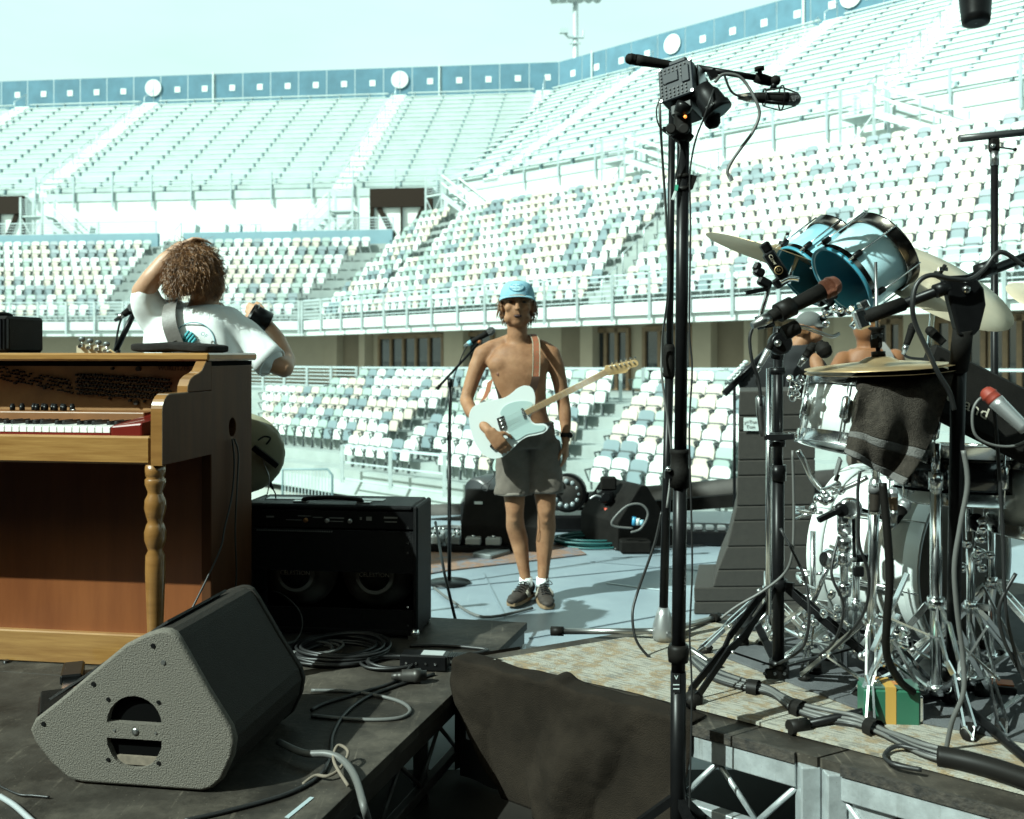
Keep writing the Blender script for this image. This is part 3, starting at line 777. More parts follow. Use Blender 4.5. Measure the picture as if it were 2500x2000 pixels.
gu = MB(); p0 = J + uR*.065; gu.add([up(p0, ZQ-.095), up(p0 + uR*.13, ZQ-.095), up(p0, ZQ-.23), up(p0, ZQ-.095)-nR*.03, up(p0+uR*.13, ZQ-.095)-nR*.03, up(p0, ZQ-.23)-nR*.03],
       [[0,2,1],[3,4,5],[0,1,4,3],[1,2,5,4],[2,0,3,5]]); gu.build('gusset', M_alum, rr)

# rugs
def rug_mat(name, c1, c2, c3, sc):
    m = mat(name, c1, 0.95, bump=0.5, bscale=220)
    nt = m.node_tree; b = nt.nodes['Principled BSDF']; L = nt.links.new
    tc = nt.nodes.new('ShaderNodeTexCoord'); mp = nt.nodes.new('ShaderNodeMapping'); mp.inputs['Rotation'].default_value = (0, 0, math.atan2(uR.y, uR.x))
    mp.vector_type = 'TEXTURE'
    L(tc.outputs['Object'], mp.inputs['Vector'])
    br = nt.nodes.new('ShaderNodeTexNoise'); br.inputs['Scale'].default_value = sc; br.inputs['Detail'].default_value = 9; br.inputs['Roughness'].default_value = .75
    L(mp.outputs[0], br.inputs['Vector'])
    ms = nt.nodes.new('ShaderNodeMapping'); ms.inputs['Scale'].default_value = (14, 160, 1); L(mp.outputs[0], ms.inputs['Vector'])
    n2 = nt.nodes.new('ShaderNodeTexNoise'); n2.inputs['Scale'].default_value = 1.0; n2.inputs['Detail'].default_value = 4; L(ms.outputs[0], n2.inputs['Vector'])
    r1 = nt.nodes.new('ShaderNodeValToRGB'); r1.color_ramp.elements[0].position = .48; r1.color_ramp.elements[1].position = .56
    r1.color_ramp.elements[0].color = (*c1, 1); r1.color_ramp.elements[1].color = (*c2, 1); L(br.outputs['Fac'], r1.inputs[0])
    r2 = nt.nodes.new('ShaderNodeValToRGB'); r2.color_ramp.elements[0].position = .50; r2.color_ramp.elements[1].position = .60
    r2.color_ramp.elements[0].color = (0, 0, 0, 1); r2.color_ramp.elements[1].color = (.8, .8, .8, 1); L(n2.outputs['Fac'], r2.inputs[0])
    mx = nt.nodes.new('ShaderNodeMix'); mx.data_type = 'RGBA'; L(r2.outputs[0], mx.inputs[0]); L(r1.outputs[0], mx.inputs[6]); mx.inputs[7].default_value = (*c3, 1)
    L(mx.outputs[2], b.inputs['Base Color']); return m
M_rug = rug_mat('faded beige rug', (0.31, 0.295, 0.25), (0.25, 0.185, 0.11), (0.125, 0.12, 0.105), 16)
M_rugbr = rug_mat('brown rug', (0.26, 0.15, 0.10), (0.16, 0.17, 0.20), (0.12, 0.08, 0.06), 4)
M_carpet = mat('grey drum carpet', (0.10, 0.105, 0.11), 0.95, col2=(0.055, 0.058, 0.062), vscale=5, bump=0.5, bscale=260)
def sheet(pts, z, h, m, name, label, cat, rip=0.0):
    mb = MB(); slab(mb, pts, z, z + h); return tag(mb.build(name, m), label, cat)
q = A2 + uR*0.10 + bR*0.05 ; off = nR * -0.10
sheet([q + off*0.1, A2 + uR*0.62 + off, A2 + uR*3.0 + off*.75, A2 + uR*3.0 + bR*.62 + off, q + bR*.95], ZQ + .004, .009, M_rug, 'rug', 'faded beige patterned rug along the front of the drum riser', 'rug')
sheet([A2 + uR*.42 + bR*.62, A2 + uR*1.1 + bR*.38, A2 + uR*2.9 + bR*.60, A2 + uR*2.9 + bR*2.4, A2 + uR*.42 + bR*2.4], ZQ + .0145, .006, M_carpet, 'drum_carpet', 'dark grey carpet under the drum kit', 'carpet')
sheet([G(1000, 1412), G(1090, 1396), G(1432, 1356), G(1400, 1335), G(1100, 1330), G(1000, 1345)][::-1], .004, .006, M_rugbr, 'rug', 'thin brown rug lying behind the shirtless man', 'rug')

# black drape over the riser corner
M_drape = mat('black stage drape', (0.0165, 0.0125, 0.0092), 0.95, var=0.35, vscale=5, bump=0.5, bscale=260, spec=.1)
dr = thing('stage_drape', 'black cloth drape hanging over the corner of the drum riser', 'drape', up(A2 + uR*.4 + nR*.15, 0))
def drape(u, v):
    s = 0.0 + u*0.90; p = A2 + uR*s
    if v < .16:
        k = v / .16; q = p - nR*(0.07*(1-k)) ; z = ZQ + .007 + .004*math.sin(u*17)*(1-k) + .002*math.sin(u*40 + 1) + (.014 if .42 < u < .5 else 0)*math.sin((u-.42)/.08*math.pi)
        return up(q + nR*.012*k, z)
    k = (v - .16) / .84
    ul = max(0, k - .18) * 0.42                                     # left border pulled to the right
    s2 = max(s, 0) * (1 - ul*0.9) + ul*.62
    out = .012 + .020*k + (.014 + .040*k)*math.sin(u*10.5 + k*3.4 + .6) * min(1, k*3) + .012*math.sin(u*25 - k*6)*k + .007*mnoise.noise(V(u*9, k*5, 0)) + .004*mnoise.noise(V(u*26, k*12, 3)) + .008*math.sin(u*6 + k*9)*k + .004*math.sin(u*41 + k*11)*k
    return up(A2 + uR*s2 + nR*max(out, .012), (ZQ + .008) * (1 - k) + .004*k)
MB().grid(drape, 110, 60).build('front_cloth', M_drape, dr, solid=0.003)
def drape2(u, v):
    p = A2 + uR*(u*.6 + .004); return up(p - nR*(.006 + .012*v + .006*math.sin(u*20)), ZQ - .01 - v*(ZQ - .02))
MB().grid(drape2, 40, 8).build('inner_cloth', mat('black duvetyne', (.008, .008, .008), .95), dr)
def drape3(u, v):   # left return of the cloth along the other riser edge
    p = A2 + bR*(u*.25) ; nl = Vector((-bR.y, bR.x, 0)); return up(p + nl*(.006 + .015*v*math.sin(u*9)), ZQ + .009 - v*(ZQ - .02))
MB().grid(drape3, 14, 10).build('side_cloth', M_drape, dr)

# ------------------------------------------------------------ piano shell
def wood(name, c1, c2, sx=(2, 2, 30), rough=0.28, coat=0.5):
    m = mat(name, c1, rough, coat=coat, col2=c2, vscale=1.6, stretch=sx, bump=0.02, bscale=3); return m
M_honey = wood('honey maple', (0.25, 0.122, 0.036), (0.17, 0.075, 0.020), (3, 3, 22))
M_honeyh = wood('honey maple across', (0.33, 0.178, 0.056), (0.21, 0.098, 0.027), (2.6, 9, 45))
M_redwood = wood('reddish veneer', (0.205, 0.064, 0.018), (0.145, 0.041, 0.011), (6, 6, 0.8), 0.4, 0.08)
M_shadewood = wood('shaded honey side', (0.085, 0.034, 0.014), (0.052, 0.019, 0.008), (6, 6, 0.8), 0.55, 0.0); M_shadewood.node_tree.nodes['Principled BSDF'].inputs['Specular IOR Level'].default_value = .12  # shade of the sunless side put into the wood colour
PA = R(-8.5); PL = Vector((-1.0215*KL, 2.9*KL, ZR))
pn = thing('spinet_piano', 'honey-coloured spinet piano shell with its front open and a turned leg', 'piano', PL, rz=PA, sc=KL)
PM = Matrix.Translation(PL) @ Matrix.Rotation(PA, 4, 'Z') @ Matrix.Scale(KL, 4); PMi = PM.inverted()
def pl(px, py, L):
    """piano coordinates of the point seen at a photo pixel on its plane y = L"""
    o = PMi @ cam.location; d = (PMi @ P(px, py, 1.0)) - o; t = (L - o.y) / d.y; return o + d * t
YZ = lambda x: Matrix(((0, 0, -1, x), (1, 0, 0, 0), (0, 1, 0, 0), (0, 0, 0, 1)))    # outline (y, z) extruded towards -x
LW = -1.52
oval = [(.487 + .028*math.cos(a), .775 + .032*math.sin(a)) for a in [i*math.pi/10 for i in range(20)]]
MB().prism([(.325, 0), (.649, 0), (.649, .985), (.325, .985)], YZ(0), .034, [oval]).build('case_side', M_shadewood, pn, bevel=0.003)
arc = [(.05 - .05*math.cos(a), .855 + .05*math.sin(a)) for a in [i*math.pi/2/8 for i in range(9)]]
MB().prism([(0, .70)] + arc + [(.3245, .905), (.3245, .70), ], YZ(.004), .036).build('arm', M_shadewood, pn, bevel=0.004)
arc2 = [(.05 - .047*math.cos(a), .855 + .047*math.sin(a)) for a in [i*math.pi/2/8 for i in range(9)]]
arc3 = [(.05 - .053*math.cos(a), .855 + .053*math.sin(a)) for a in [i*math.pi/2/8 for i in range(9)]]
MB().prism([(-.003, .699)] + arc3 + [(.158, .908), (.158, .902)] + arc2[::-1] + [(.003, .699)], YZ(.0035), .035).build('lit_arm_edge', M_honey, pn)  # honey strip keeps the lit front of the darkened arm
sc_ = [(.3245, .906), (.160, .906), (.162, .925), (.178, .945), (.205, .957), (.235, .963), (.258, .972), (.276, .990), (.287, 1.0), (.3245, 1.0)]
MB().prism(sc_[::-1], YZ(.002), .034).build('scroll_bracket', M_shadewood, pn, bevel=0.003)
sc2 = sc_[1:9]; MB().prism([(y - .003, z + .001) for y, z in sc2] + [(y + .004, z - .002) for y, z in sc2[::-1]], YZ(.0015), .033).build('lit_bracket_edge', M_honey, pn)
MB().box((LW/2 + .006, .475, 1.0145), (-LW + .012, .385, .026), bev=.006).build('lid', M_honeyh, pn)
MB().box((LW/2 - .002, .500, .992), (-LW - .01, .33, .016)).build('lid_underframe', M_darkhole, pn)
MB().box((LW/2 - .036, .02, .7425), (-LW - .002, .035, .083), bev=.006).build('keyslip', M_honeyh, pn)
MB().box((LW/2 - .036, .18, .7135), (-LW - .002, .28, .024)).build('keybed', M_shadewood, pn)
MB().box((LW/2 - .036, .347, .40), (-LW - .002, .02, .592)).build('lower_panel', M_redwood, pn)
MB().box((LW/2 - .036, .330, .054), (-LW - .002, .035, .104), bev=.004).build('plinth', M_honeyh, pn)
MB().box((-.05, .349, .40), (.028, .016, .59)).build('panel_moulding', M_redwood, pn)
MB().box((LW/2 - .02, .635, .5), (-LW - .05, .02, .96)).build('soundboard_back', M_shadewood, pn)
# iron plate with tuning pins and cast lettering
M_plate = mat('bronze iron plate', (0.27, 0.135, 0.052), 0.5, var=0.25, vscale=7, bump=0.1)
M_pin = mat('dark tuning pin', (0.03, 0.022, 0.018), 0.5, metal=0.4)
MB().box((LW/2 - .036, .42, .90), (-LW - .01, .02, .165)).build('iron_plate', M_plate, pn)
tag(MB().box((LW/2 - .036, .405, .812), (-LW - .01, .03, .022)).build('pressure_bar', M_honey, pn))
pins = MB(); rp = random.Random(5)
def pin(px, py, r): 
    q = pl(px, py, .409); pins.cone(q, q + V(0, -.012, 0), r, n=7)
for i in range(22):
    for j in range(4):
        px = -6 + i*8.3 + j*3.5; py = 896 + i*1.6 + j*9.5 + rp.uniform(-1.5, 1.5)
        if rp.random() < .88: pin(px, py, .0034)
for i in range(27):
    for j in range(6):
        px = 190 + i*8.6 + (j % 2)*4; py = 914 + i*0.55 + j*9.2 + rp.uniform(-1.5, 1.5)
        if px < 430: pin(px, py, .0042)
for px, py, r in ((340, 901, .008), (335, 983, .008), (277, 900, .005), (270, 973, .004), (320, 978, .005), (355, 980, .004), (112, 948, .004), (40, 935, .005)): pin(px, py, r)
tag(pins.build('tuning_pins', M_pin, pn), kind='stuff')
text_mesh('cast_lettering', 'WURLITZER', .021, axes(pl(425, 900, .4085), (1, 0, 0), (0, 0, 1)), mat('cast bronze letters', (.075, .04, .02), .6), pn, extrude=.001)
# turned leg
LEGS = .93
leg = [(0, .017), (.03, .019), (.10, .021), (.20, .024), (.30, .028), (.38, .031), (.43, .030), (.445, .022), (.455, .026), (.475, .033), (.50, .034), (.52, .028), (.53, .023), (.545, .028), (.57, .034), (.595, .032), (.61, .024), (.618, .023), (.64, .032), (.655, .032), (.66, .026), (.665, .030), (.70, .033)]
leg = [(h_, r_*LEGS) for h_, r_ in leg]
lg = pl(377, 1150, .03)
MB().lathe(leg, (lg.x, .035, 0), (lg.x, .035, 1), n=24).build('turned_leg', M_honey, pn)
MB().lathe(leg, (LW + .06, .035, 0), (LW + .06, .035, 1), n=24).build('turned_leg', M_honey, pn)
MB().cone(pl(15, 1640, .300), pl(15, 1612, .300), .010, n=10).build('pedal_bracket', M_black, pn)

# red stage keyboard inside
M_redk = mat('red lacquer', (0.13, 0.010, 0.006), 0.3, coat=0.3, var=0.1)
M_ivory = mat('white keys', (0.78, 0.78, 0.74), 0.3)
M_kblack = mat('black keys', (0.012, 0.012, 0.012), 0.3)
kb = thing('stage_keyboard', 'red electric keyboard sitting inside the piano shell', 'keyboard', PM @ V(-.8, .1, .7625), rz=PA, sc=KL)
KM = Matrix.Rotation(-PA, 4, 'Z') @ Matrix.Translation(-(PM @ V(-.8, .1, .7625))) @ PM
def kx(px, L=.05): return pl(px, 1045, L).x + .8
ke = kx(283)
zt0 = .0285
MB().box((ke/2 - .36, .02, .014), (.72 + ke, .20, .027)).build('body', M_redk, kb)
blk = MB(); x0, x1 = ke + .003, kx(362)
blk.add([(x0,-.085,0),(x1,-.085,0),(x1,.22,0),(x0,.22,0),(x0,-.085,.050),(x1,-.085,.060),(x1,.22,.082),(x0,.22,.078)], [[0,3,2,1],[4,5,6,7],[0,1,5,4],[1,2,6,5],[2,3,7,6],[3,0,4,7]])
blk.build('end_block', M_redk, kb, bevel=0.006)
MB().box((ke/2 - .36, .165, .055), (.72 + ke, .10, .045)).build('control_panel', mat('brown control panel', (.20, .085, .03), .45, var=.15, vscale=8), kb, bevel=0.004)
for k in range(26):
    MB().box((ke - .0125 - k*.0245, -.005, zt0 + .008), (.0235, .15, .019), bev=.002).build('white_key', M_ivory, kb)
    if k % 7 not in (2, 6): MB().box((ke - .0245*(k + 1), .032, zt0 + .0225), (.011, .085, .0135), bev=.002).build('black_key', M_kblack, kb)
for k, px in enumerate((6, 20, 30, 50, 67, 73, 88, 97, 112, 121, 134, 145)):
    q = V(kx(px, .2), .15 + (k % 2)*.02, .078)
    MB().lathe([(0, .0085), (.016, .0085), (.0162, .0065), (.022, .006)], q, q + V(0, 0, 1), n=10).build('knob', M_black, kb)
MB().tube([V(kx(150, .2), .15, .081), V(kx(162, .2), .15, .081)], .003, 6).build('toggle', M_steel, kb)

# things on the lid
ZL = ZR + 1.0275
cs = PM @ V(pl(20, 860, .45).x, .45, 1.0275)
ca = thing('amp_head_case', 'black slatted case standing on the piano at the left edge', 'case', cs, rz=PA, sc=KL)
MB().box((-.06, 0, .063), (.26, .2, .125), bev=.01).build('body', M_blackm, ca)
for k in range(3): MB().box((.045 + k*.012, -.102, .065), (.005, .006, .10)).build('slat', M_black, ca)
MB().lathe([(0, .062), (.008, .066), (.016, .05)], (-.06, 0, .126), (-.06, 0, 1), n=18).build('lid_cap', M_blackm, ca)
M_towel = mat('charcoal towel', (0.030, 0.027, 0.025), 0.95, var=0.3, vscale=30, bump=0.9, bscale=420, spec=.1)
tw0 = PM @ V(pl(440, 860, .42).x, .42, 1.0279)
def tow(u, v):
    a = (v) * 2*math.pi
    x = (u - .5)*.29; w = .085 + .006*math.sin(u*9); h = .012 + .003*math.sin(u*13 + 2) + (.003 if u < .55 else -.001)
    e = max(0, 1 - abs(u - .5)*2)**.25 if u not in (0, 1) else 0.1
    return Vector((x + .012*math.sin(a)*.3, w*math.copysign(abs(math.cos(a))**.5, math.cos(a))*e, h*(1 + math.copysign(abs(math.sin(a))**.6, math.sin(a))*e)))
tw = thing('folded_towel', 'dark towel folded flat on the piano lid', 'towel', tw0, rz=PA, sc=KL)
tq = MB(); superq(tq, (0, 0, .0165), (.142, .085, .0158), .42, .32, 48, 22, lambda p: p + V(.004*math.sin(p.y*40), .006*math.sin(p.x*18), .0022*math.sin(p.x*30 + 1) + (.0022 if p.x < .02 else -.001)))
tq.build('cloth', M_towel, tw)

# cables from the piano side
M_cable = mat('black cable', (0.014, 0.014, 0.014), 0.45)
M_cableg = mat('grey cable', (0.10, 0.10, 0.095), 0.5)
M_teal = mat('teal cable', (0.02, 0.10, 0.10), 0.45)
def cable(pts, r, label, m=None, k=6, cat='cable', group=None, name='cable'):
    return tag(MB().tube(smooth_path(pts, k), r, 7).build(name, m or M_cable), label, cat, group)
ps = lambda px, py: PM @ V(.012, 0, 0) + (lambda q: q - PM.translation)(PM @ V(0, *side_yz(px, py)))
def side_yz(px, py):
    o = PMi @ cam.location; d = (PMi @ P(px, py, 1.0)) - o; t = (0.012 - o.x) / d.x; q = o + d*t; return q.y, q.z
cable([ps(567, 1072), ps(572, 1130), ps(566, 1210), ps(548, 1290), ps(530, 1360), G(430, 1560, .45), G(395, 1600, .32)], .0035, 'thin black cable leaving the oval hole in the piano side')
cable([ps(572, 1072), ps(582, 1110), ps(578, 1200), ps(574, 1300), ps(577, 1390), ps(575, 1440)], .0035, 'second thin cable hanging down the piano side')

# ------------------------------------------------------------ floor monitor wedge
M_tex_lit = mat('textured cabinet lit side', (0.125, 0.112, 0.094), 0.7, spec=.3, var=0.25, vscale=260, bump=0.6, bscale=300, rvar=.1)
M_tex_shade = mat('textured cabinet shaded side', (0.020, 0.0165, 0.0135), 0.7, spec=.2, var=0.25, vscale=260, bump=0.5, bscale=300)  # shaded copy of the cabinet paint, the grey one is the lit side
M_grille = mat('black speaker grille', (0.020, 0.019, 0.018), 0.7, bump=0.8, bscale=500)
WP = G(167, 1914, ZR); WR_ = R(-9)
wd = thing('floor_monitor', 'large grey textured stage monitor wedge in the left foreground', 'speaker', WP, rz=WR_, sc=KL)
prof = [(.0, .12), (.012, .145), (.075, .195), (.153, .262), (.24, .335), (.29, .362), (.325, .374), (.345, .374), (.36, .367), (.373, .35), (.44, .24), (.497, .155), (.506, .125), (.500, .085), (.475, .030), (.45, .008), (.425, .0), (.13, .0), (.095, .008), (.05, .045), (.012, .09)]
prof = [((x - .095)*1.03 - .004, z + .004) for x, z in prof]
hx = .264 - .095
upper = [(hx - .070, .153)] + [(hx - .070*math.cos(a), .153 + .066*math.sin(a)) for a in [i*math.pi/12 for i in range(1, 12)]] + [(hx + .070, .153)]
lower = [(hx + .070, .117), (hx + .069, .100)] + [(hx + .066*math.cos(a), .105 - .058*math.sin(a)) for a in [i*math.pi/12 for i in range(1, 12)]] + [(hx - .069, .100), (hx - .070, .117)]
XZ = lambda y: Matrix(((1, 0, 0, 0), (0, 0, 1, y), (0, 1, 0, 0), (0, 0, 0, 1)))       # outline (x, z) extruded towards +y
MB().prism_ch(prof, XZ(0), .02, .008, [upper, lower]).build('side_panel', M_tex_lit, wd)
shr = [((x - .16)*.985 + .16, (z - .17)*.985 + .17) for x, z in prof]
MB().prism(shr, XZ(.021), .42).build('cabinet', M_tex_shade, wd, bevel=0.004)
MB().prism(prof, XZ(.442), .02).build('far_side_panel', M_tex_shade, wd, bevel=0.006)
gq = [(.01, .167), (.19, .345), (.255, .374)]
MB().add([(gq[0][0]-.095, .05, gq[0][1]+.015), (gq[2][0]-.03, .05, gq[2][1]+.012), (gq[2][0]-.03, .37, gq[2][1]+.012), (gq[0][0]-.095, .37, gq[0][1]+.015)], [[0,1,2,3]]).build('front_grille', M_grille, wd, solid=.006)
cup = MB()
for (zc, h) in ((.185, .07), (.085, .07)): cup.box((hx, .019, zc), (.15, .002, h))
cup.build('handle_shade', M_darkhole, wd)  # near-black plate stands in for the shade of a deeper recess
MB().box((hx, .014, .062), (.10, .008, .02)).build('handle_lip', mat('worn tan handle lip', (.16, .13, .10), .6, var=.3, vscale=40), wd)
for x, z in ((.312, .340), (.338, .302), (.160, .242), (.03, .14)):
    MB().cone((x - .095, .0005, z), (x - .095, -.0025, z), .0055, n=10).build('screw', M_steel if z == .302 else M_black, wd)
for dx in (-.066, .062):
    for z in (.208, .065): MB().cone((hx + dx, .0005, z), (hx + dx, -.0025, z), .0048, n=10).build('screw', M_black, wd)
MB().lathe([(0, .0085), (.003, .0085), (.0031, .005), (.004, .004)], (hx + .003, .001, .135), (hx + .003, -1, .135), n=14).build('pole_socket', M_steel, wd)
for dx in (-.05, .055): MB().cone((hx + dx, .0005, .135), (hx + dx, -.002, .135), .003, n=8).build('screw', M_steel, wd)
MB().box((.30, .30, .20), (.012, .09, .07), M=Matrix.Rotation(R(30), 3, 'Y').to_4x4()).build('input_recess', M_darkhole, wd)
for y in (.20, .24): MB().cone((.31, y, .265), (.318, y, .268), .004, n=8).build('screw', M_black, wd)

# ------------------------------------------------------------ guitar amplifier, seen from its open back
AP = G(1020, 1563, ZR); AR_ = R(-7)
am = thing('guitar_amplifier', 'black open-backed guitar amplifier standing beside the piano', 'amplifier', AP, rz=AR_, sc=KL)
M_tolex = mat('black tolex', (0.0045, 0.0045, 0.0048), 0.5, spec=.14, var=0.2, vscale=50, bump=0.5, bscale=420)
AW, AH, AD = .66, .465, .24
MB().box((-AW + .009, AD/2, .012 + AH/2), (.018, AD, AH), bev=.006).build('side', M_tolex, am)
MB().box((-.009, AD/2, .012 + AH/2), (.018, AD, AH), bev=.006).build('side', M_tolex, am)
MB().box((-AW/2, AD/2, AH + .004), (AW - .037, AD - .002, .018), bev=.006).build('top', M_tolex, am)
MB().box((-AW/2, AD/2, .021), (AW - .037, AD - .002, .018), bev=.005).build('bottom', M_tolex, am)
MB().box((-AW/2, AD - .012, .24), (AW - .037, .018, .42)).build('baffle', M_darkhole, am)
MB().box((-AW/2, .012, AH - .040), (AW - .037, .014, .062)).build('control_panel', M_black, am)
MB().box((-AW/2, .014, AH - .155), (AW - .037, .012, .150)).build('upper_back_panel', M_tolex, am)
MB().box((-AW/2, .014, .066), (AW - .037, .012, .072)).build('lower_back_panel', M_tolex, am)
for k in range(34): MB().box((-AW + .06 + k*.0085, .006, AH - .085), (.0045, .004, .005)).build('vent_slot', mat('panel grey print', (.14, .14, .13), .6), am)
for x, z, w, h in ((-.10, .03, .05, .006), (-.18, .035, .02, .014), (-.21, .035, .008, .01), (-.30, .035, .055, .004), (-.30, .047, .05, .003), (-.37, .034, .04, .003), (-.46, .045, .06, .003), (-.42, .03, .05, .003), (-.55, .035, .03, .006), (-.1, .045, .045, .003)):
    MB().box((x, .0035, AH - z), (w, .002, h)).build('printed_label', mat('panel grey print', (.14, .14, .13), .6), am)
for x, m_ in ((-.335, M_steel), (-.415, mat('brass jack', (.32, .16, .07), .3, metal=.9)), (-.25, M_steel)):
    MB().lathe([(0, .009), (.006, .009), (.008, .005)], (x, .004, AH - .045), (x, -1, AH - .045), n=12).build('jack', m_, am)
M_lab = mat('faded speaker label', (.85, .82, .75), .7)
for x, r in ((-.175, .075), (-.475, .070)):
    z = .215
    MB().lathe([(0, .14), (.02, .14), (.05, .085), (.052, .075), (.085, .075), (.088, .070), (.089, 0.001)], (x, AD - .092, z), (x, AD - 1.2, z), n=28).build('loudspeaker', mat('speaker magnet', (.20, .19, .17), .5), am)
    MB().torus((x, AD - .174, z), .060, .006, (0, 1, 0), 28, 6).build('magnet_ring', M_frameblk, am)
    text_mesh('speaker_label', 'CELESTION', .0225, axes((x, AD - .1825, z), (1, 0, 0), (0, 0, 1)), M_lab, am)
    text_mesh('speaker_label', 'TEN 30', .011, axes((x, AD - .1825, z + .022), (1, 0, 0), (0, 0, 1)), M_lab, am)
    MB().lathe([(0, .058), (.001, .0001)], (x, AD - .1815, z), (x, AD - 1.2, z), n=24).build('label_disc', mat('label black', (.03, .028, .025), .6), am)
sp = MB()
for k in range(5): sp.torus((-.32 + k*.004, AD - .07, .245), .03 + k*.004, .0025, (1, .3, 0), 20, 5)
sp.build('speaker_wire', M_cableg, am)
MB().tube(smooth_path([(-.44, .05, AH + .012), (-.43, .05, AH + .026), (-.33, .05, AH + .032), (-.23, .05, AH + .026), (-.22, .05, AH + .012)]), .008, 8).build('handle', M_rubber, am)
for x in (-.45, -.21): MB().box((x, .05, AH + .016), (.05, .03, .006)).build('handle_cap', M_steel, am)
for x, y in ((-.02, .02), (-.02, AD - .02), (-AW + .02, .02)): MB().box((x, y, .006), (.035, .03, .012)).build('foot', M_steel, am)
cn = MB(); cn.sphere((-.012, .006, .022), .018, 10, 6); cn.build('corner_protector', M_chrome, am)
for z in (.05, .115, .31, .345, .40): MB().cone((-.038, .009, z), (-.038, .005, z), .0045, n=8).build('screw', M_chrome, am)
for z in (AH - .02,): MB().box((-AW/2 - .05, .13, AH + .0145), (.45, .05, .002)).build('top_tape', mat('silver tape', (.5, .52, .52), .3, metal=.4), am)

# ------------------------------------------------------------ small gear and cables on the left riser
pbx = thing('stage_box', 'black multi-socket stage box with a grey connector on the riser', 'stage box', G(1040, 1640, ZR), rz=R(-8))
MB().box((-.01, .03, .03), (.17, .07, .055), bev=.005).build('body', M_black, pbx)
MB().box((.02, .03, .0585), (.08, .05, .002)).build('label_plate', mat('pale label', (.35, .37, .37), .5), pbx)
for k in range(4): MB().cone((-.07 + k*.035, -.006, .03), (-.07 + k*.035, -.010, .03), .004, n=8).build('screw', M_chrome, pbx)
for k in range(8): MB().box((.082 + k*.008, .03, .05), (.005, .06, .012)).build('heat_fin', M_black, pbx)
cq = G(1020, 1668, ZR)
cp = thing('cable_connector', 'grey multipin cable connector lying beside the stage box', 'connector', cq, rz=R(6))
MB().lathe([(0, .010), (.02, .014), (.035, .014), (.036, .022), (.075, .022), (.076, .024), (.10, .024), (.101, .018), (.12, .017)], (-.09, 0, .026), (1, 0, .026), n=16).build('shell', M_frameblk, cp)
MB().lathe([(0, .019), (.03, .019)], (-.05, 0, .026), (1, 0, .026), n=16).build('ring', M_steel, cp)
gz = lambda x, y, h=.006: G(x, y, ZR) + V(0, 0, h)
gz2 = lambda x, y, h=.006: G(x, y, ZQ) + V(0, 0, h)
cabs = [
 ([gz(1110, 1630), gz(1030, 1628, .03), gz(970, 1665), gz(900, 1690), gz(800, 1720), gz(760, 1738)], .006, 'cable arching from the stage box to the wedge', M_cable),
 ([gz(760, 1690), gz(860, 1693), gz(960, 1712), gz(1000, 1735), gz(985, 1755), gz(930, 1762), gz(850, 1760), gz(760, 1752)], .006, 'loop of grey cable lying right of the wedge', M_cableg),
 ([gz(1060, 1650), gz(960, 1682), gz(890, 1710), gz(840, 1750), gz(812, 1800), gz(806, 1850), gz(780, 1900), gz(700, 1945), gz(560, 1985), gz(450, 2010)], .006, 'long black cable running down the riser in front of the wedge', M_cable),
 ([gz(1130, 1606), gz(1190, 1592), gz(1150, 1585), gz(1080, 1580), gz(1000, 1580)], .007, 'thick cable running along the far corner of the piano riser', M_cable),
 ([gz(680, 1838, .03), gz(740, 1865, .03), gz(800, 1872, .035), gz(838, 1885, .03), gz(868, 1918, .02), G(890, 1975, .31), G(903, 2020, .2)], .010, 'thick grey hose dropping over the riser edge', M_cableg),
 ([gz(0, 1950), gz(35, 1972), gz(70, 2003), gz(100, 2030)], .007, 'pale cable at the bottom left corner', mat('pale cable', (.3, .32, .33), .5)),
 ([gz(0, 1925), gz(45, 1945), gz(80, 1948), gz(120, 1952)], .003, 'thin dark cable with two knots at bottom left', M_cable),
 ([G(585, 1500, ZR) , G(640, 1450, .4), G(690, 1452, .45), G(735, 1500, .4), G(725, 1560, ZR + .01), G(640, 1600, ZR + .01)], .0025, 'thin wire looping up behind the wedge', M_cableg),
]
for pts, r, lab, m_ in cabs: cable(pts, r, lab, m_)
def coil(c, r0, n, rad, m, label, sq=1.0, rnd=1, jit=.2):
    rr_ = random.Random(rnd); mb = MB()
    for k in range(n):
        rr0 = r0*(1 + rr_.uniform(-jit, jit)); ox, oy = rr_.uniform(-.1, .1)*r0, rr_.uniform(-.1, .1)*r0; ph = rr_.uniform(0, 6)
        mb.tube([Vector(c) + V(ox + rr0*math.cos(a), oy + sq*rr0*math.sin(a), rad*(1.2 + k*.7) + .004*math.sin(2*a + ph)) for a in [2*math.pi*i/36 for i in range(36)]], rad, 6, closed=True)
    return tag(mb.build('cable_coil', m), label, 'cable coil')
coil(gz(830, 1600, .0), .16, 9, .006, M_cable, 'coil of black cable in the shade beside the amplifier', .9, 3)
coil(gz(760, 1592, .0), .10, 5, .005, M_cableg, 'small coil of grey cable behind the wedge', .8, 4)
coil(gz(960, 1625, .0), .11, 4, .006, M_cable, 'loose loops of black cable in front of the amplifier', .7, 8)
tp = MB(); tp.bar(gz(805, 1890, .03), gz(830, 1880, .05), .012, .012); 
cable([gz(740, 1920), gz(770, 1905, .012), gz(800, 1908, .014), gz(830, 1895, .02), gz(850, 1872, .04), gz(825, 1865, .05), gz(815, 1885, .03), gz(850, 1930, .012)], .0045, 'frayed rope knot tied round the grey hose', mat('old rope', (.16, .13, .10), .9), cat='rope', name='rope')
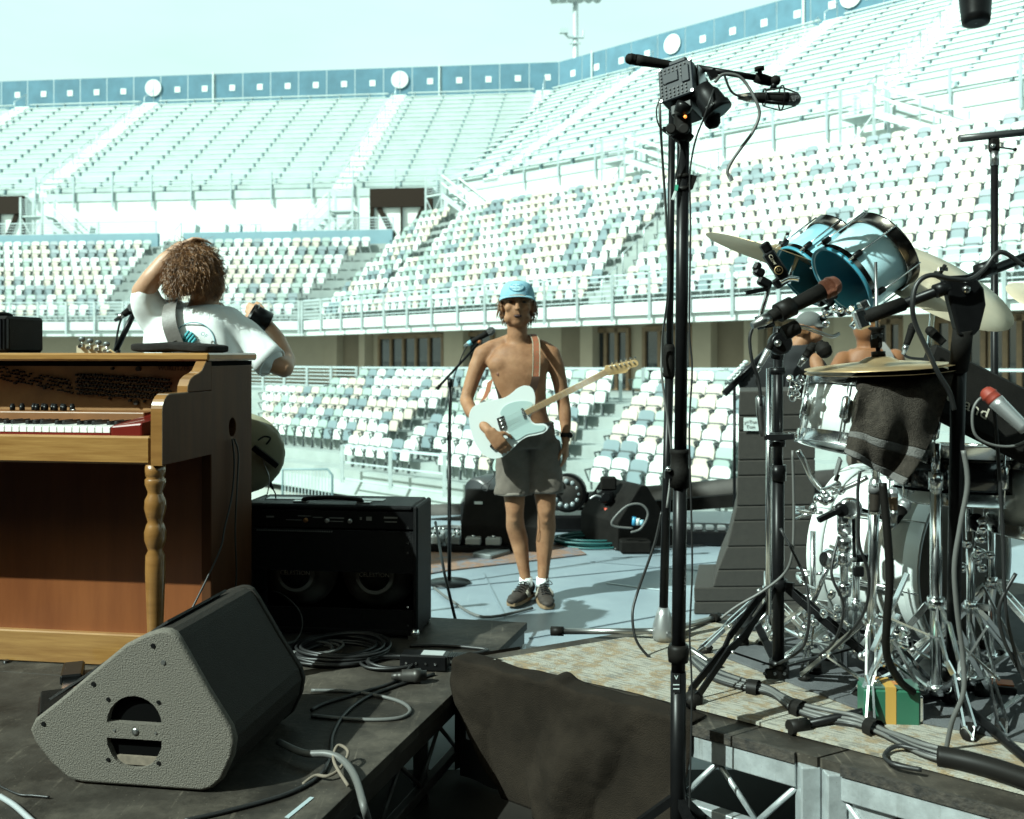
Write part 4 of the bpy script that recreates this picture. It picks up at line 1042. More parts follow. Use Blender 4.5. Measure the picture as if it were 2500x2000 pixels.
# sustain pedals
pd = thing('sustain_pedal', 'black sustain pedal with a chrome plate in front of the piano', 'pedal', G(175, 1668, ZR), rz=R(20))
MB().box((0, .05, .02), (.07, .16, .035), bev=.006).build('body', M_black, pd)
MB().box((0, -.075, .016), (.05, .11, .008), bev=.003).build('plate', M_chrome, pd)
pe = thing('expression_pedal', 'flat black foot pedal lying left of the wedge', 'pedal', G(140, 1722, ZR), rz=R(24))
MB().box((0, 0, .012), (.10, .16, .02), M=Matrix.Rotation(R(5), 3, 'X').to_4x4(), bev=.004).build('treadle', M_blackm, pe)
MB().box((0, 0, .003), (.11, .17, .006)).build('base', M_black, pe)
tag(MB().bar(gz(700, 1998, .0015), gz(762, 1948, .0015), .012, .001, up=(0,0,1)).build('tape_strip', mat('pale gaffer tape', (.30, .36, .38), .6)), 'strip of pale tape near the riser edge', 'tape')
# ------------------------------------------------------------ right side: builders
M_mesh_g = mat('grey mic mesh', (0.10, 0.10, 0.10), 0.4, metal=0.6, bump=0.8, bscale=600)
M_bronze = mat('bronze mic mesh', (0.16, 0.055, 0.03), 0.4, metal=0.7, bump=0.9, bscale=600)
M_whitesh = mat('white pearl drum wrap', (0.72, 0.76, 0.74), 0.28, coat=0.6, var=0.06, vscale=30)
M_head = mat('coated drum head', (0.66, 0.68, 0.66), 0.55, var=0.06, vscale=9)
M_headd = mat('smoked drum head', (0.085, 0.068, 0.052), 0.4, var=0.1, vscale=8)
M_blue = mat('pale blue drum shell', (0.48, 0.72, 0.78), 0.28, coat=0.6, var=0.04)
M_blueteal = mat('teal drum interior', (0.035, 0.22, 0.30), 0.4)
M_brass = mat('cymbal bronze', (0.52, 0.37, 0.20), 0.36, metal=0.7, var=0.16, vscale=9, rvar=.08)
M_brassp = mat('pale cymbal bronze', (0.60, 0.51, 0.37), 0.45, metal=0.4, var=0.1, vscale=5, rvar=.08)
M_silver = mat('silver mic body', (0.42, 0.43, 0.43), 0.35, metal=0.8)

M_dchrome = mat('dark chrome', (.16, .15, .14), .18, metal=1.0)
def cymbal(name, label, c, nrm, r, m, bell=.18, rise=.10, group='cymbals'):
    t = thing(name, label, 'cymbal', c, group)
    prof = [(0.0, r), (.0012, r), (rise*r*.45, r*.62), (rise*r*.75, r*.30), (rise*r*.80, r*bell*1.1), (rise*r*.95, r*bell), (rise*r*1.4, r*bell*.6), (rise*r*1.55, .008),
            (rise*r*1.55 - .0015, .007), (rise*r*1.4 - .002, r*bell*.58), (rise*r*.95 - .002, r*bell*.97), (rise*r*.75 - .0025, r*.30), (rise*r*.45 - .002, r*.62), (0, r*.999)]
    MB().lathe(prof, c, axis=nrm, n=56, cap=False).build('disc', m, t)
    a = Vector(nrm).normalized()
    MB().lathe([(0, .018), (.012, .018), (.013, .006), (.045, .006)], Vector(c) + a*rise*r*1.5, axis=nrm, n=12).build('felt_and_nut', M_rubber, t)
    w = MB(); x, y = frame_of(a); q = Vector(c) + a*(rise*r*1.5 + .03); w.bar(q - x*.02, q + x*.02, .008, .012); w.build('wing_nut', M_chrome, t)
    return t
def drum(name, label, c, axis, r, depth, shell, hoopm, head, n=8, lug=True, bottom=None, lugm=None, inner=None, openb=False, ph=.3, hooph=.028, hoopr=None):
    """c = centre of the shell, axis = towards the batter head"""
    t = thing(name, label, 'drum', Vector(c) - Vector((0, 0, r*.6)))
    a = Vector(axis).normalized(); c = Vector(c); x, y = frame_of(a); h = depth/2
    if openb: MB().lathe([(-h, r), (h, r), (h, r - .006), (-h, r - .006), (-h, r)], c, axis=a, n=48, cap=False).build('shell', [shell], t); MB().lathe([(-h + .002, r - .0065), (h - .01, r - .0065), (h - .009, .001)], c, axis=a, n=40, cap=False).build('interior', inner, t)
    else: MB().lathe([(-h, r), (h, r)], c, axis=a, n=48).build('shell', shell, t)
    MB().lathe([(0, r*.985), (.004, r*.97), (.0045, .001)], c + a*(h + .001), axis=a, n=48, cap=False).build('batter_head', head, t)
    if bottom: MB().lathe([(0, r*.985), (.003, r*.97), (.0035, .001)], c - a*(h + .001), axis=-a, n=48, cap=False).build('resonant_head', bottom, t)
    ho = hoopr or .008
    def hoop(p, ax): MB().lathe([(-hooph, r + .004), (-hooph, r + ho), (.006, r + ho), (.009, r + ho + .003), (.009, r + .002), (.005, r - .001), (-hooph, r + .004)], p, axis=ax, n=56, cap=False).build('hoop', hoopm, t)
    hoop(c + a*(h + .002), a)
    if openb: MB().lathe([(-.006, r - .004), (-.006, r + .003), (.004, r + .003), (.004, r - .004), (-.006, r - .004)], c - a*h, axis=-a, n=48, cap=False).build('open_rim', inner, t); MB().lathe([(0, r + .0015), (.022, r + .0015)], c - a*(h - .001), axis=a, n=48, cap=False).build('lug_band', M_dchrome, t)
    else: hoop(c - a*(h + .002), -a)
    for k in range(n):
        an = 2*math.pi*k/n + ph; rd = x*math.cos(an) + y*math.sin(an)
        if lug:
            b = MB(); p = c + rd*(r + .010)
            if depth > .24: b.lathe([(-.11, .006), (-.10, .012), (.10, .012), (.11, .006)], p, axis=a, n=10)
            elif openb: b.lathe([(-.016, .005), (-.012, .009), (.012, .009), (.016, .005)], p - a*(h - .03), axis=a, n=10)
            else: b.lathe([(-.035, .005), (-.028, .013), (.028, .013), (.035, .005)], p, axis=a, n=10)
            b.build('lug', lugm or M_chrome, t)
        MB().cone(c + rd*(r + .013) - a*(h + .004), c + rd*(r + .013) + a*(h + .012), .0028, n=6).build('tension_rod', M_chrome, t)
    return t
def mic(label, tip, tail, r, body, grille, conn=True, ball=1.35, group='microphones', short=False, clip=None):
    tip, tail = Vector(tip), Vector(tail); a = (tip - tail).normalized(); L = (tip - tail).length
    t = thing('microphone', label, 'microphone', tail, group)
    g = r*ball
    MB().lathe([(0, r*.75), (L*.08, r*.82), (L*.6, r), (L - g*2.1, r*1.05)], tail, axis=a, n=18).build('body', body, t)
    MB().lathe([(0, r*1.02), (g*.3, g), (g*.8, g), (g*.9, g*1.06), (g*1.05, g*1.06), (g*1.15, g), (g*1.7, g*.86), (g*2.0, g*.5), (g*2.1, .001)], tip - a*g*2.1, axis=a, n=20).build('grille', grille, t)
    if conn: MB().lathe([(0, r*.45), (r*1.2, r*.62), (r*1.3, r*.72), (r*2.6, r*.74)], tail - a*r*2.6, axis=a, n=14).build('connector', M_steel, t)
    if clip: MB().lathe([(0, r*1.25), (r*2.2, r*1.3)], tail + a*L*clip, axis=a, n=16).build('clip', M_rubber, t)
    return t
def tripod(name, label, foot_c, ztop, r, m, spread=.34, az0=.5, collar=.34, low=.06, legw=.022, double=True, lean=(0, 0), cat='stand', group=None, r2=None, knee=.5, mleg=None):
    """stand with a centre tube, three braced legs with rubber feet"""
    b = Vector((foot_c[0], foot_c[1], ZQ if len(foot_c) < 3 else foot_c[2])); z0 = b.z + .014
    t = thing(name, label, cat, b, group); ln = Vector((lean[0], lean[1], 0)); mleg = mleg or m
    top = Vector((b.x, b.y, ztop)) + ln
    at = lambda z: Vector((b.x, b.y, z)) + ln*((z - b.z)/(ztop - b.z))
    zs = b.z + collar + .06
    MB().cone(at(b.z + low), at(min(ztop, zs + .3)), r, n=14).build('lower_tube', m, t)
    if ztop > zs + .3:
        MB().cone(at(zs + .3), top, r2 or r*.78, n=14).build('upper_tube', m, t)
        MB().lathe([(0, r*1.3), (.05, r*1.3)], at(zs + .27), axis=(0, 0, 1), n=14).build('height_collar', m, t)
    MB().lathe([(0, r*1.45), (.035, r*1.45)], at(b.z + collar - .01), axis=(0, 0, 1), n=14).build('leg_collar', m, t)
    MB().lathe([(0, r*1.5), (.028, r*1.5)], at(b.z + low), axis=(0, 0, 1), n=14).build('brace_collar', m, t)
    kb_ = MB(); kb_.bar(at(b.z + collar + .01), at(b.z + collar + .01) + V(.04, -.03, 0), .012, .018); kb_.build('wing_nut', m, t)
    for k in range(3):
        an = az0 + k*2*math.pi/3; d = V(math.cos(an), math.sin(an), 0); s = V(-d.y, d.x, 0)
        p0 = at(b.z + collar) + d*r*1.5; p3 = V(b.x, b.y, z0) + d*spread
        l = MB()
        if double:
            pk = p0.lerp(p3, knee); 
            for q in (-1, 1):
                l.bar(p0 + s*q*legw*.25, p0.lerp(p3, .12) + s*q*legw*.6, .006, legw*.6); l.bar(p0.lerp(p3, .12) + s*q*legw*.6, pk + s*q*legw*.6, .006, legw*.6)
                l.bar(pk + s*q*legw*.6, p0.lerp(p3, knee + .1) + s*q*legw*.25, .006, legw*.6); l.bar(p0.lerp(p3, knee + .1) + s*q*legw*.25, p0.lerp(p3, .9) + s*q*legw*.5, .006, legw*.6)
                l.bar(p0.lerp(p3, .9) + s*q*legw*.5, p3, .006, legw*.6)
        else: l.tube([p0, p3], legw*.5, 8)
        l.build('leg', mleg, t)
        br = MB(); q0 = at(b.z + low + .014) + d*r*1.4; pk = p0.lerp(p3, .55)
        br.bar(q0, pk, legw*.7, .006, up=s.cross(pk - q0)); br.build('brace', mleg, t)
        MB().sphere(pk + s*legw*.7, .006, 8, 5).build('rivet', M_chrome, t)
        MB().lathe([(0, legw*.6), (.03, legw*.8), (.05, legw*.55)], p3 - d*.01 + V(0, 0, -.008), axis=(p0 - p3), n=10).build('rubber_foot', M_rubber, t)
    return t

# ------------------------------------------------------------ tall pole with the film camera
DP = 2.62
tp0 = P(1668, 348, DP); tb = P(1656, 2000, DP); ldir = (tb - tp0).normalized(); fl = tp0 + ldir*((tp0.z - .014)/-ldir.z)
pole = thing('camera_pole', 'tall black tubular stand in front of the drum riser carrying a film camera', 'stand', up(fl, 0))
mid = P(1661, 1120, DP); lowc = P(1657, 1600, DP)
MB().cone(P(1656, 1640, DP), mid, .0185, n=20).build('lower_tube', M_black, pole)
MB().cone(fl + V(0, 0, .05), P(1656, 1640, DP), .0205, n=20).build('base_tube', M_black, pole)
MB().cone(mid, tp0, .0165, n=20).build('upper_tube', M_black, pole)
MB().lathe([(0, .026), (.05, .026), (.052, .0235), (.085, .0235), (.09, .026), (.10, .026)], P(1659, 1190, DP), axis=(0, 0, 1), n=22).build('locking_collar', M_blackm, pole)
MB().lathe([(0, .026), (.02, .028), (.035, .028), (.045, .024)], P(1656, 1615, DP), axis=(0, 0, 1), n=22).build('locking_collar', M_rubber, pole)
MB().box(P(1632, 1158, DP) , (.022, .03, .02)).build('clamp_bolt_block', M_black, pole); MB().sphere(P(1632, 1146, DP - .02), .008, 10, 6).build('clamp_bolt', M_chrome, pole)
q0 = P(1651, 1668, DP - .0212)
MB().box(q0, (.020, .001, .05)).build('sticker', mat('black sticker', (.01, .01, .01), .5), pole)
text_mesh('sticker_print', 'V', .016, axes(P(1651, 1655, DP - .0222), (1, 0, 0), (0, 0, 1)), M_white, pole)
for yy in (1672, 1682): MB().box(P(1651, yy, DP - .0222), (.016, .0008, .0025)).build('sticker_print', M_white, pole)
for yy in (437, 468): MB().lathe([(0, .0185), (.012, .0185)], P(1668, yy, DP), axis=(0, 0, 1), n=18).build('cable_strap', M_rubber, pole)
MB().box(P(1688, 445, DP - .01), (.016, .02, .035), M=Matrix.Rotation(R(18), 3, 'Y').to_4x4()).build('strap_buckle', M_blackm, pole)
for k in range(3):
    an = .9 + k*2.094; d = V(math.cos(an), math.sin(an), 0)
    MB().bar(fl + V(0, 0, .25), fl + d*.30 + V(0, 0, .012), .02, .02).build('leg', M_black, pole)
MB().lathe([(0, .021), (.01, .029), (.014, .029), (.018, .024), (.06, .0235), (.075, .02)], P(1667, 345, DP), axis=(0, 0, 1), n=22).build('head_mount', M_blackm, pole)
for px in (1640, 1672): MB().lathe([(0, .013), (.02, .014), (.022, .011)], P(px, 318, DP - .02), axis=(-.3, -1, 0), n=14).build('lock_knob', M_rubber, pole)
MB().bar(P(1618, 316, DP), P(1650, 314, DP), .010, .012).build('lever', M_black, pole)

cm = thing('film_camera', 'black cinema camera in a perforated cage on top of the tall pole', 'camera', P(1668, 268, DP))
ex, ey = V(.80, -.52, .19), V(.30, .10, .95)
CM0 = axes(P(1690, 215, DP - .02), ex, y=ey)          # x right along the back plate, y up, z towards the viewer's left
bo = lambda c, s_, name, m, bev=.003: MB().box((0, 0, 0), s_, bev=bev).build(name, m, cm)
def cbox(c, s_, name, m, bev=.003):
    b = MB(); b.box((0, 0, 0), s_, bev=bev); b.v = [tuple(CM0 @ (Vector(v) + Vector(c))) for v in b.v]; return b.build(name, m, cm)
cbox((-.042, .035, -.055), (.094, .098, .11), 'body', M_black)
M_cage = mat('slate cage metal', (0.012, 0.0155, 0.02), 0.5, spec=.2)
cbox((-.042, .035, .004), (.098, .104, .007), 'cage_plate', M_cage)
cbox((-.055, .048, .0095), (.045, .030, .004), 'battery_plate', M_cage)
cbox((-.012, .045, .010), (.022, .05, .004), 'side_plate', M_cage)
cbox((-.035, .094, -.01), (.05, .014, .03), 'top_bracket', M_cage)
bt = MB()
for i in range(7):
    for j in range(9):
        if 3 <= j <= 4 and 1 < i < 6: continue
        c = CM0 @ V(-.082 + i*.0115, -.007 + j*.0105, .0085); bt.cone(c, c + (CM0.to_3x3() @ V(0, 0, .0025)), .0027, n=6)
tag(bt.build('perforations', M_black, cm), kind='stuff')
for cx, cy in ((-.086, -.012), (.003, -.012), (-.086, .083), (.003, .083)):
    c = CM0 @ V(cx, cy, .007); MB().cone(c, c + CM0.to_3x3() @ V(0, 0, .003), .0045, n=10).build('corner_bolt', M_silver, cm)
cbox((.0085, .035, -.05), (.004, .10, .05), 'side_rail', M_steel)
MB().lathe([(0, .022), (.02, .026), (.03, .033), (.065, .036), (.068, .040), (.085, .040), (.086, .034)], P(1712, 212, DP - .03), P(1752, 272, DP - .05), n=24).build('lens', M_black, cm)
text_mesh('lens_lettering', 'ZEISS', .011, axes(P(1733, 258, DP - .088), (.72, 0, .68), (-.6, 0, .7)), mat('grey print', (.30, .30, .29), .6), cm)
MB().lathe([(0, .024), (.02, .020), (.03, .012)], P(1737, 285, DP - .03), axis=(.2, 0, -1), n=16).build('matte_knob', M_blackm, cm)
cbox((-.04, -.035, -.045), (.06, .035, .07), 'base_block', M_black)
MB().lathe([(0, .016), (.02, .022), (.03, .022)], P(1658, 280, DP - .03), P(1675, 250, DP - .03), n=16).build('ball_head', M_black, cm)
MB().sphere(P(1673, 285, DP - .045), .0045, 8, 6).build('tally_light', mat('tally light', (.8, .25, .05), .4, emit=(1, .28, .05), estr=1.0), cm)
MB().bar(P(1735, 172, DP), P(1745, 192, DP), .02, .02).build('rear_clamp', M_black, cm)
arm = thing('mic_boom', 'thin black boom arm passing through the camera cage', 'boom arm', P(1690, 180, DP + .06))
MB().cone(P(1700, 165, DP + .06), P(1845, 190, DP + .02), .0085, n=12).build('rod', M_black, arm)
MB().lathe([(0, .013), (.02, .015), (.045, .013)], P(1843, 189, DP + .02), P(1885, 200, DP + .02), n=12).build('joint', M_blackm, arm)
MB().lathe([(0, .006), (.014, .006), (.015, .013), (.024, .013)], P(1856, 186, DP), axis=(-.1, 0, 1), n=12).build('thumb_knob', M_blackm, arm)
MB().sphere(P(1893, 197, DP + .01), .014, 12, 8).build('swivel_joint', M_blackm, arm)
MB().cone(P(1893, 200, DP + .01), P(1886, 218, DP + .01), .008, n=10).build('stem', M_black, arm)
mic('black overhead microphone pointing left from the film camera', P(1526, 142, DP + .05), P(1640, 160, DP + .05), .0145, M_blackm, M_blackm, conn=False, ball=1.0)
sm = mic('black condenser microphone in a wire shock mount right of the film camera', P(1955, 243, DP + .02), P(1842, 238, DP + .02), .017, M_blackm, M_mesh_g, ball=1.0)
wf = MB()
for k in range(5):
    a = k*1.256; o1 = V(0, math.cos(a)*.03, math.sin(a)*.03)
    wf.tube([P(1866, 238, DP + .02) + o1*.75, P(1908, 239, DP + .02) + o1*1.1, P(1945, 241, DP + .02) + o1*.6], .0018, 5)
wf.torus(P(1908, 239, DP + .02), .032, .0022, (1, 0, 0), 24, 5); wf.torus(P(1866, 238, DP + .02), .022, .0022, (1, 0, 0), 20, 5)
wf.build('shock_mount', M_black, sm)
def hang(pts, r, lab, m=None, k=6, **kw): return cable([P(*p) for p in pts], r, lab, m, k, **kw)
hang([(1746, 200, DP-.03), (1765, 182, DP-.02), (1800, 185, DP-.02), (1822, 205, DP-.02), (1845, 245, DP-.03), (1854, 280, DP-.03), (1838, 322, DP-.03), (1812, 358, DP-.03), (1786, 395, DP-.03), (1776, 418, DP-.03), (1781, 432, DP-.03)], .0042, 'grey cable dangling loose from the boom arm with a bare plug', M_cableg)
pg = thing('cable_plug', 'small silver plug on the end of the dangling cable', 'plug', P(1785, 445, DP-.03)); MB().bar(P(1781, 430, DP-.03), P(1787, 442, DP-.03), .017, .008).build('shell', M_silver, pg)
hang([(1768, 182, DP), (1778, 210, DP), (1790, 228, DP), (1808, 236, DP)], .0032, 'short cable from the boom arm to the condenser microphone')
hang([(1744, 215, DP-.06), (1735, 240, DP-.09), (1720, 285, DP-.08), (1702, 330, DP-.05), (1690, 380, DP-.03), (1684, 440, DP-.02), (1686, 560, DP-.02), (1683, 800, DP-.02), (1690, 900, DP-.02), (1683, 1050, DP-.02), (1688, 1250, DP-.03), (1690, 1400, DP-.03), (1684, 1550, DP-.03), (1689, 1700, DP-.03), (1682, 2010, DP-.03)], .0026, 'thin black wire running the whole height of the tall pole')
hang([(1614, 238, DP), (1603, 265, DP), (1606, 300, DP), (1622, 322, DP), (1655, 345, DP-.02), (1660, 380, DP-.03), (1648, 440, DP-.02), (1648, 480, DP-.02)], .0022, 'thin wire looping from the camera cage to the pole')
hang([(1610, 240, DP+.3), (1612, 300, DP+.3), (1618, 400, DP+.4), (1628, 560, DP+.5), (1632, 700, DP+.6), (1617, 830, DP+.85), (1616, 920, DP+.85), (1634, 1050, DP+.85), (1640, 1130, DP+.85), (1628, 1240, DP+.8)], .0042, 'grey cable winding down the second pole', M_cableg)
hang([(1615, 1250, DP+.75), (1600, 1320, DP+.75), (1580, 1380, DP+.75), (1555, 1450, DP+.75), (1544, 1500, DP+.72), (1552, 1560, DP+.7), (1580, 1600, DP+.7), (1612, 1624, DP+.68)], .0048, 'black cable curving out from the second pole down to the rug')
lbl = thing('cable_tag', 'green and white tag hanging on the pole cable', 'tag', P(1648, 490, DP-.02)); MB().bar(P(1652, 452, DP-.02), P(1650, 466, DP-.02), .008, .008).build('green_band', mat('green band', (.05, .35, .22), .5), lbl); MB().bar(P(1649, 467, DP-.02), P(1642, 488, DP-.02), .009, .006).build('paper', M_white, lbl)

# second pole: tall microphone stand on the riser
D2 = 3.52; b2 = G(1620, 1572, ZQ)
ps2 = thing('microphone_stand', 'tall thin black stand with a silver cone base directly behind the camera pole', 'stand', b2)
MB().lathe([(0, .036), (.02, .040), (.05, .038), (.09, .026), (.115, .017)], b2 + V(0, 0, .015), axis=(0, 0, 1), n=22).build('cone_base', M_silver, ps2)
MB().cone(b2 + V(.0, 0, .12), P(1634, 920, D2), .0155, n=14).build('lower_tube', M_black, ps2)
MB().cone(P(1634, 920, D2), P(1641, 262, D2), .0125, n=14).build('upper_tube', M_black, ps2)
MB().lathe([(0, .019), (.01, .021), (.105, .021), (.118, .016)], P(1633, 922, D2), axis=(0.01, 0, 1), n=18).build('clutch', M_blackm, ps2)
for an, L_ in ((2.9, .36), (.85, .34), (-1.2, .30)):
    d = V(math.cos(an), math.sin(an), 0); MB().cone(b2 + V(0, 0, .045), b2 + d*L_ + V(0, 0, .02), .011, n=10).build('leg', M_steel, ps2)
    MB().cone(b2 + d*L_ + V(0, 0, .02), b2 + d*(L_ + .045) + V(0, 0, .018), .0175, n=12).build('rubber_foot', M_rubber, ps2)

# ------------------------------------------------------------ stacked line array column on the stage
D5 = 5.42
lc = thing('speaker_stack', 'tall dark stack of line array cabinets widening at the bottom, behind the drums', 'speaker', up(P(1790, 1500, D5), 0))
M_cab = mat('dark brown cabinet paint', (0.034, 0.030, 0.025), 0.75, var=0.12, vscale=30, bump=0.3, bscale=200)
ys = [(955, 1805), (1016, 1803), (1053, 1803), (1124, 1802), (1162, 1800), (1236, 1798), (1272, 1790), (1335, 1775), (1392, 1752), (1434, 1696), (1470, 1695), (1503, 1694)]
for k in range(len(ys) - 1):
    (ya, xa), (yb, xb) = ys[k], ys[k+1]; g = .9
    if yb == 1434: xb = 1740
    if ya == 1434: xa = 1694
    vs = [P(xa, ya + g, D5), P(1990, ya + g - 3, D5), P(1990, yb - g - 3, D5), P(xb, yb - g, D5)]
    if k == len(ys) - 2: vs[2].z = vs[3].z = .003
    back = [v + V(.14, .6, 0) for v in vs]
    MB().add(vs + back, [[3,2,1,0],[4,5,6,7],[0,1,5,4],[1,2,6,5],[2,3,7,6],[3,0,4,7]]).build('cabinet', M_cab, lc, bevel=.006)
nt_ = thing('paper_note', 'white paper note taped to the speaker stack', 'note', P(1834, 1053, D5 - .02)); MB().box(P(1834, 1036, D5 - .012), (.082, .002, .072)).build('sheet', M_white, nt_)
text_mesh('handwriting', 'y=Ton\nTom', .026, axes(P(1832, 1036, D5 - .016), (1, 0, 0), (0, 0, 1)), mat('pencil grey', (.25, .25, .24), .7), nt_)

# ------------------------------------------------------------ drum kit
drum('bass_drum', 'white bass drum with white hoops and a smoked front head, lying on its side', G(2190, 1556, ZQ).lerp(G(2200, 1560, ZQ), .5) * 0 + V(1.405, 3.52, ZQ + .315), V(.60, -.80, 0), .285, .40, M_whitesh, mat('white hoop', (.62, .66, .64), .35, coat=.4), M_headd, n=8, bottom=M_head, ph=.2, hooph=.045, hoopr=.014)
drum('tom_drum', 'white drum tilted under the towel, with chrome hoops and lugs', P(2118, 1022, 2.98), V(.20, .10, .95), .186, .19, M_whitesh, M_chrome, M_head, n=8, ph=.12)
drum('blue_tom', 'larger pale blue open-ended tom at the front of the rack', P(2106, 650, 2.98), V(.80, .17, .56), .117, .17, M_blue, M_dchrome, M_head, n=6, openb=True, inner=M_blueteal, ph=.5, hooph=.032, lug=True, lugm=M_black)
drum('blue_tom', 'smaller blue open-ended tom tucked behind the larger one', P(2004, 640, 3.26), V(.78, .2, .58), .112, .165, mat('mid blue drum shell', (.28, .56, .66), .3, coat=.5), M_dchrome, M_head, n=6, openb=True, inner=M_blueteal, ph=.2, hooph=.03, lugm=M_black)
drum('snare_drum', 'black snare drum with chrome hoops behind the right stand', P(2335, 1155, 2.98), V(.03, .05, 1), .175, .15, mat('black drum lacquer', (.010, .011, .013), .2, coat=.7), M_chrome, M_headd, n=8, bottom=M_headd)
drum('floor_tom', 'white drum with chrome hoops cut by the right edge of the picture', P(2568, 1205, 2.9), V(.02, -.03, 1), .165, .21, M_whitesh, M_chrome, M_head, n=8, ph=.25)
cymbal('crash_cymbal', 'bronze crash cymbal seen edge-on left of the blue toms', P(1900, 632, 3.35), V(.33, -.06, .92), .255, M_brass, rise=.12)
cymbal('ride_cymbal', 'large pale cymbal facing the camera behind the boom stand', P(2280, 692, 3.15), V(.30, -.52, .80), .262, M_brassp, rise=.06)
cymbal('crash_cymbal', 'pale cymbal cut off by the right edge of the picture', P(2580, 745, 3.2), V(.2, -.45, .86), .16, M_brassp, rise=.06)
cymbal('hi_hat_cymbal', 'upper hi-hat cymbal resting above the tilted white drum', P(2146, 896, 2.60), V(-.06, -.028, 1), .188, M_brass, bell=.24, rise=.10)
ch = cymbal('hi_hat_cymbal', 'lower hi-hat cymbal turned upside down under the upper one', P(2146, 906, 2.60), V(.05, .03, -1), .188, M_brass, bell=.24, rise=.09)
# hi-hat stand
hb = G(2120, 1720, ZQ)
hs = tripod('hi_hat_stand', 'chrome hi-hat stand with braced legs behind the green box', (hb.x, hb.y), P(2143, 880, 2.62).z - .05, .013, M_chrome, .24, .2, .26, legw=.02, lean=(P(2146, 900, 2.6).x - hb.x, P(2146, 900, 2.6).y - hb.y))
MB().cone(P(2143, 930, 2.60), P(2138, 640, 2.60), .0042, n=8).build('pull_rod', M_steel, hs)
MB().lathe([(0, .013), (.02, .016), (.045, .012), (.05, .02), (.055, .02)], P(2139, 850, 2.60), axis=(0, 0, 1), n=14).build('clutch', M_blackm, hs)
MB().bar(P(2128, 823, 2.59), P(2156, 820, 2.59), .008, .012).build('wing_nut', M_chrome, hs)

# towel over the hi-hat and drum
M_towel2 = mat('brown grey towel', (0.056, 0.047, 0.039), 0.97, var=0.3, vscale=60, bump=1.0, bscale=380, spec=.1)
M_towelb = mat('towel border', (0.105, 0.10, 0.095), 0.95, var=0.15, vscale=90, bump=0.6, bscale=300)
tl = thing('hanging_towel', 'brown-grey bath towel hanging over the drum and hi-hat', 'towel', P(2190, 1190, 2.50))
def lerp2(a, b, t): return a + (b - a)*t
def towel(u, v):
    # corner pixels of the hanging cloth: top left, top right, bottom left, bottom right
    tlx, tly = 2096 + 14*u, 924 - 30*math.sin(min(u*3, 1)*math.pi/2)*1.0
    top = (2096 + u*232, 935 - 33*min(1, u*5)**.6 + 18*max(0, u - .85)/.15*.6); bot = (2064 + u*140, 1108 + u*78)
    mid_ = (2084 + u*200, 1040 + u*40)
    a = (1-v)**2; b = 2*v*(1-v); c = v*v
    x = a*top[0] + b*mid_[0] + c*bot[0]; y = a*top[1] + b*mid_[1] + c*bot[1]
    fold = .016*math.sin(u*7 + v*3.5)*min(1, v*2) + .010*math.sin(u*15 - v*5 + 1)*min(1, v*2.5) + .012*math.sin(u*4 - v*7)
    d = 2.455 + fold + .03*(u - .5)**2 - .02*v
    if v < .10: d += (.10 - v)/.10*.05; y += -2 + (.1 - v)*10
    return P(x, y, d)
g1 = MB(); g1.grid(lambda u, v: towel(u, v*.64), 70, 44); g1.build('cloth', M_towel2, tl, solid=.006)
g1 = MB(); g1.grid(lambda u, v: towel(u, .641 + v*.085), 70, 7); g1.build('woven_band', M_towelb, tl, solid=.006)
g1 = MB(); g1.grid(lambda u, v: towel(u, .727 + v*.195), 70, 14); g1.build('lower_cloth', M_towel2, tl, solid=.006)
g1 = MB(); g1.grid(lambda u, v: towel(u, .923 + v*.077), 70, 6); g1.build('hem', M_towelb, tl, solid=.007)
tb_ = MB(); tb_.grid(lambda u, v: towel(u, 0) + V(.0, .004 + v*.10, .004 - .006*v - .004*math.sin(u*6)), 40, 8); tb_.build('folded_over_top', M_towel2, tl, solid=.005)

# black tripod stand in the middle of the kit
kb0 = G(1900, 1668, ZQ)
ks = tripod('rack_stand', 'thick black double-braced stand in front of the bass drum', (kb0.x, kb0.y), P(1898, 872, 2.98).z, .0185, M_black, .40, 3.75, .30, low=.045, legw=.036, knee=.45)
MB().box(P(1897, 1645, kb0.y - .02), (.075, .012, .032), bev=.004).build('brace_plate', M_black, ks)
for px in (1867, 1891, 1915): MB().cone(P(px, 1645, kb0.y - .026), P(px, 1645, kb0.y - .031), .0055, n=10).build('rivet', M_chrome, ks)
MB().lathe([(0, .030), (.01, .034), (.035, .034), (.045, .028)], P(1899, 840, 2.93), axis=(0, -1, .05), n=20).build('hinge_disc', M_black, ks)
MB().sphere(P(1899, 838, 2.88), .011, 12, 8).build('hinge_bolt', M_steel, ks)
MB().cone(P(1897, 875, 2.98), P(1905, 800, 2.96), .020, n=14).build('upper_tube_joint', M_black, ks)
for yy in (905, 1065, 1080): MB().lathe([(0, .024), (.022, .024)], P(1898, yy + 10, 2.98), axis=(0, 0, 1), n=16).build('memory_lock', M_black, ks)
MB().bar(P(1868, 1068, 2.94), P(1938, 1066, 2.90), .022, .016).build('cross_clamp', M_black, ks); MB().cone(P(1925, 1064, 2.92), P(1945, 1064, 2.92), .010, n=10).build('clamp_pin', M_chrome, ks)
MB().cone(P(1878, 900, 3.02), P(1876, 1500, 3.02), .0095, n=12).build('side_tube', M_chrome, ks)
MB().tube(smooth_path([P(1880, 690, 2.9), P(1872, 720, 2.9), P(1860, 760, 2.9), P(1850, 790, 2.9)]), .007, 10).build('support_rod', M_chrome, ks)
MB().lathe([(0, .020), (.05, .022)], P(1846, 790, 2.9), axis=(1, -.2, .25), n=14).build('rod_clamp', M_black, ks)
MB().cone(P(1955, 600, 3.3), P(1925, 690, 3.25), .008, n=10).build('cymbal_tilter', M_chrome, ks)

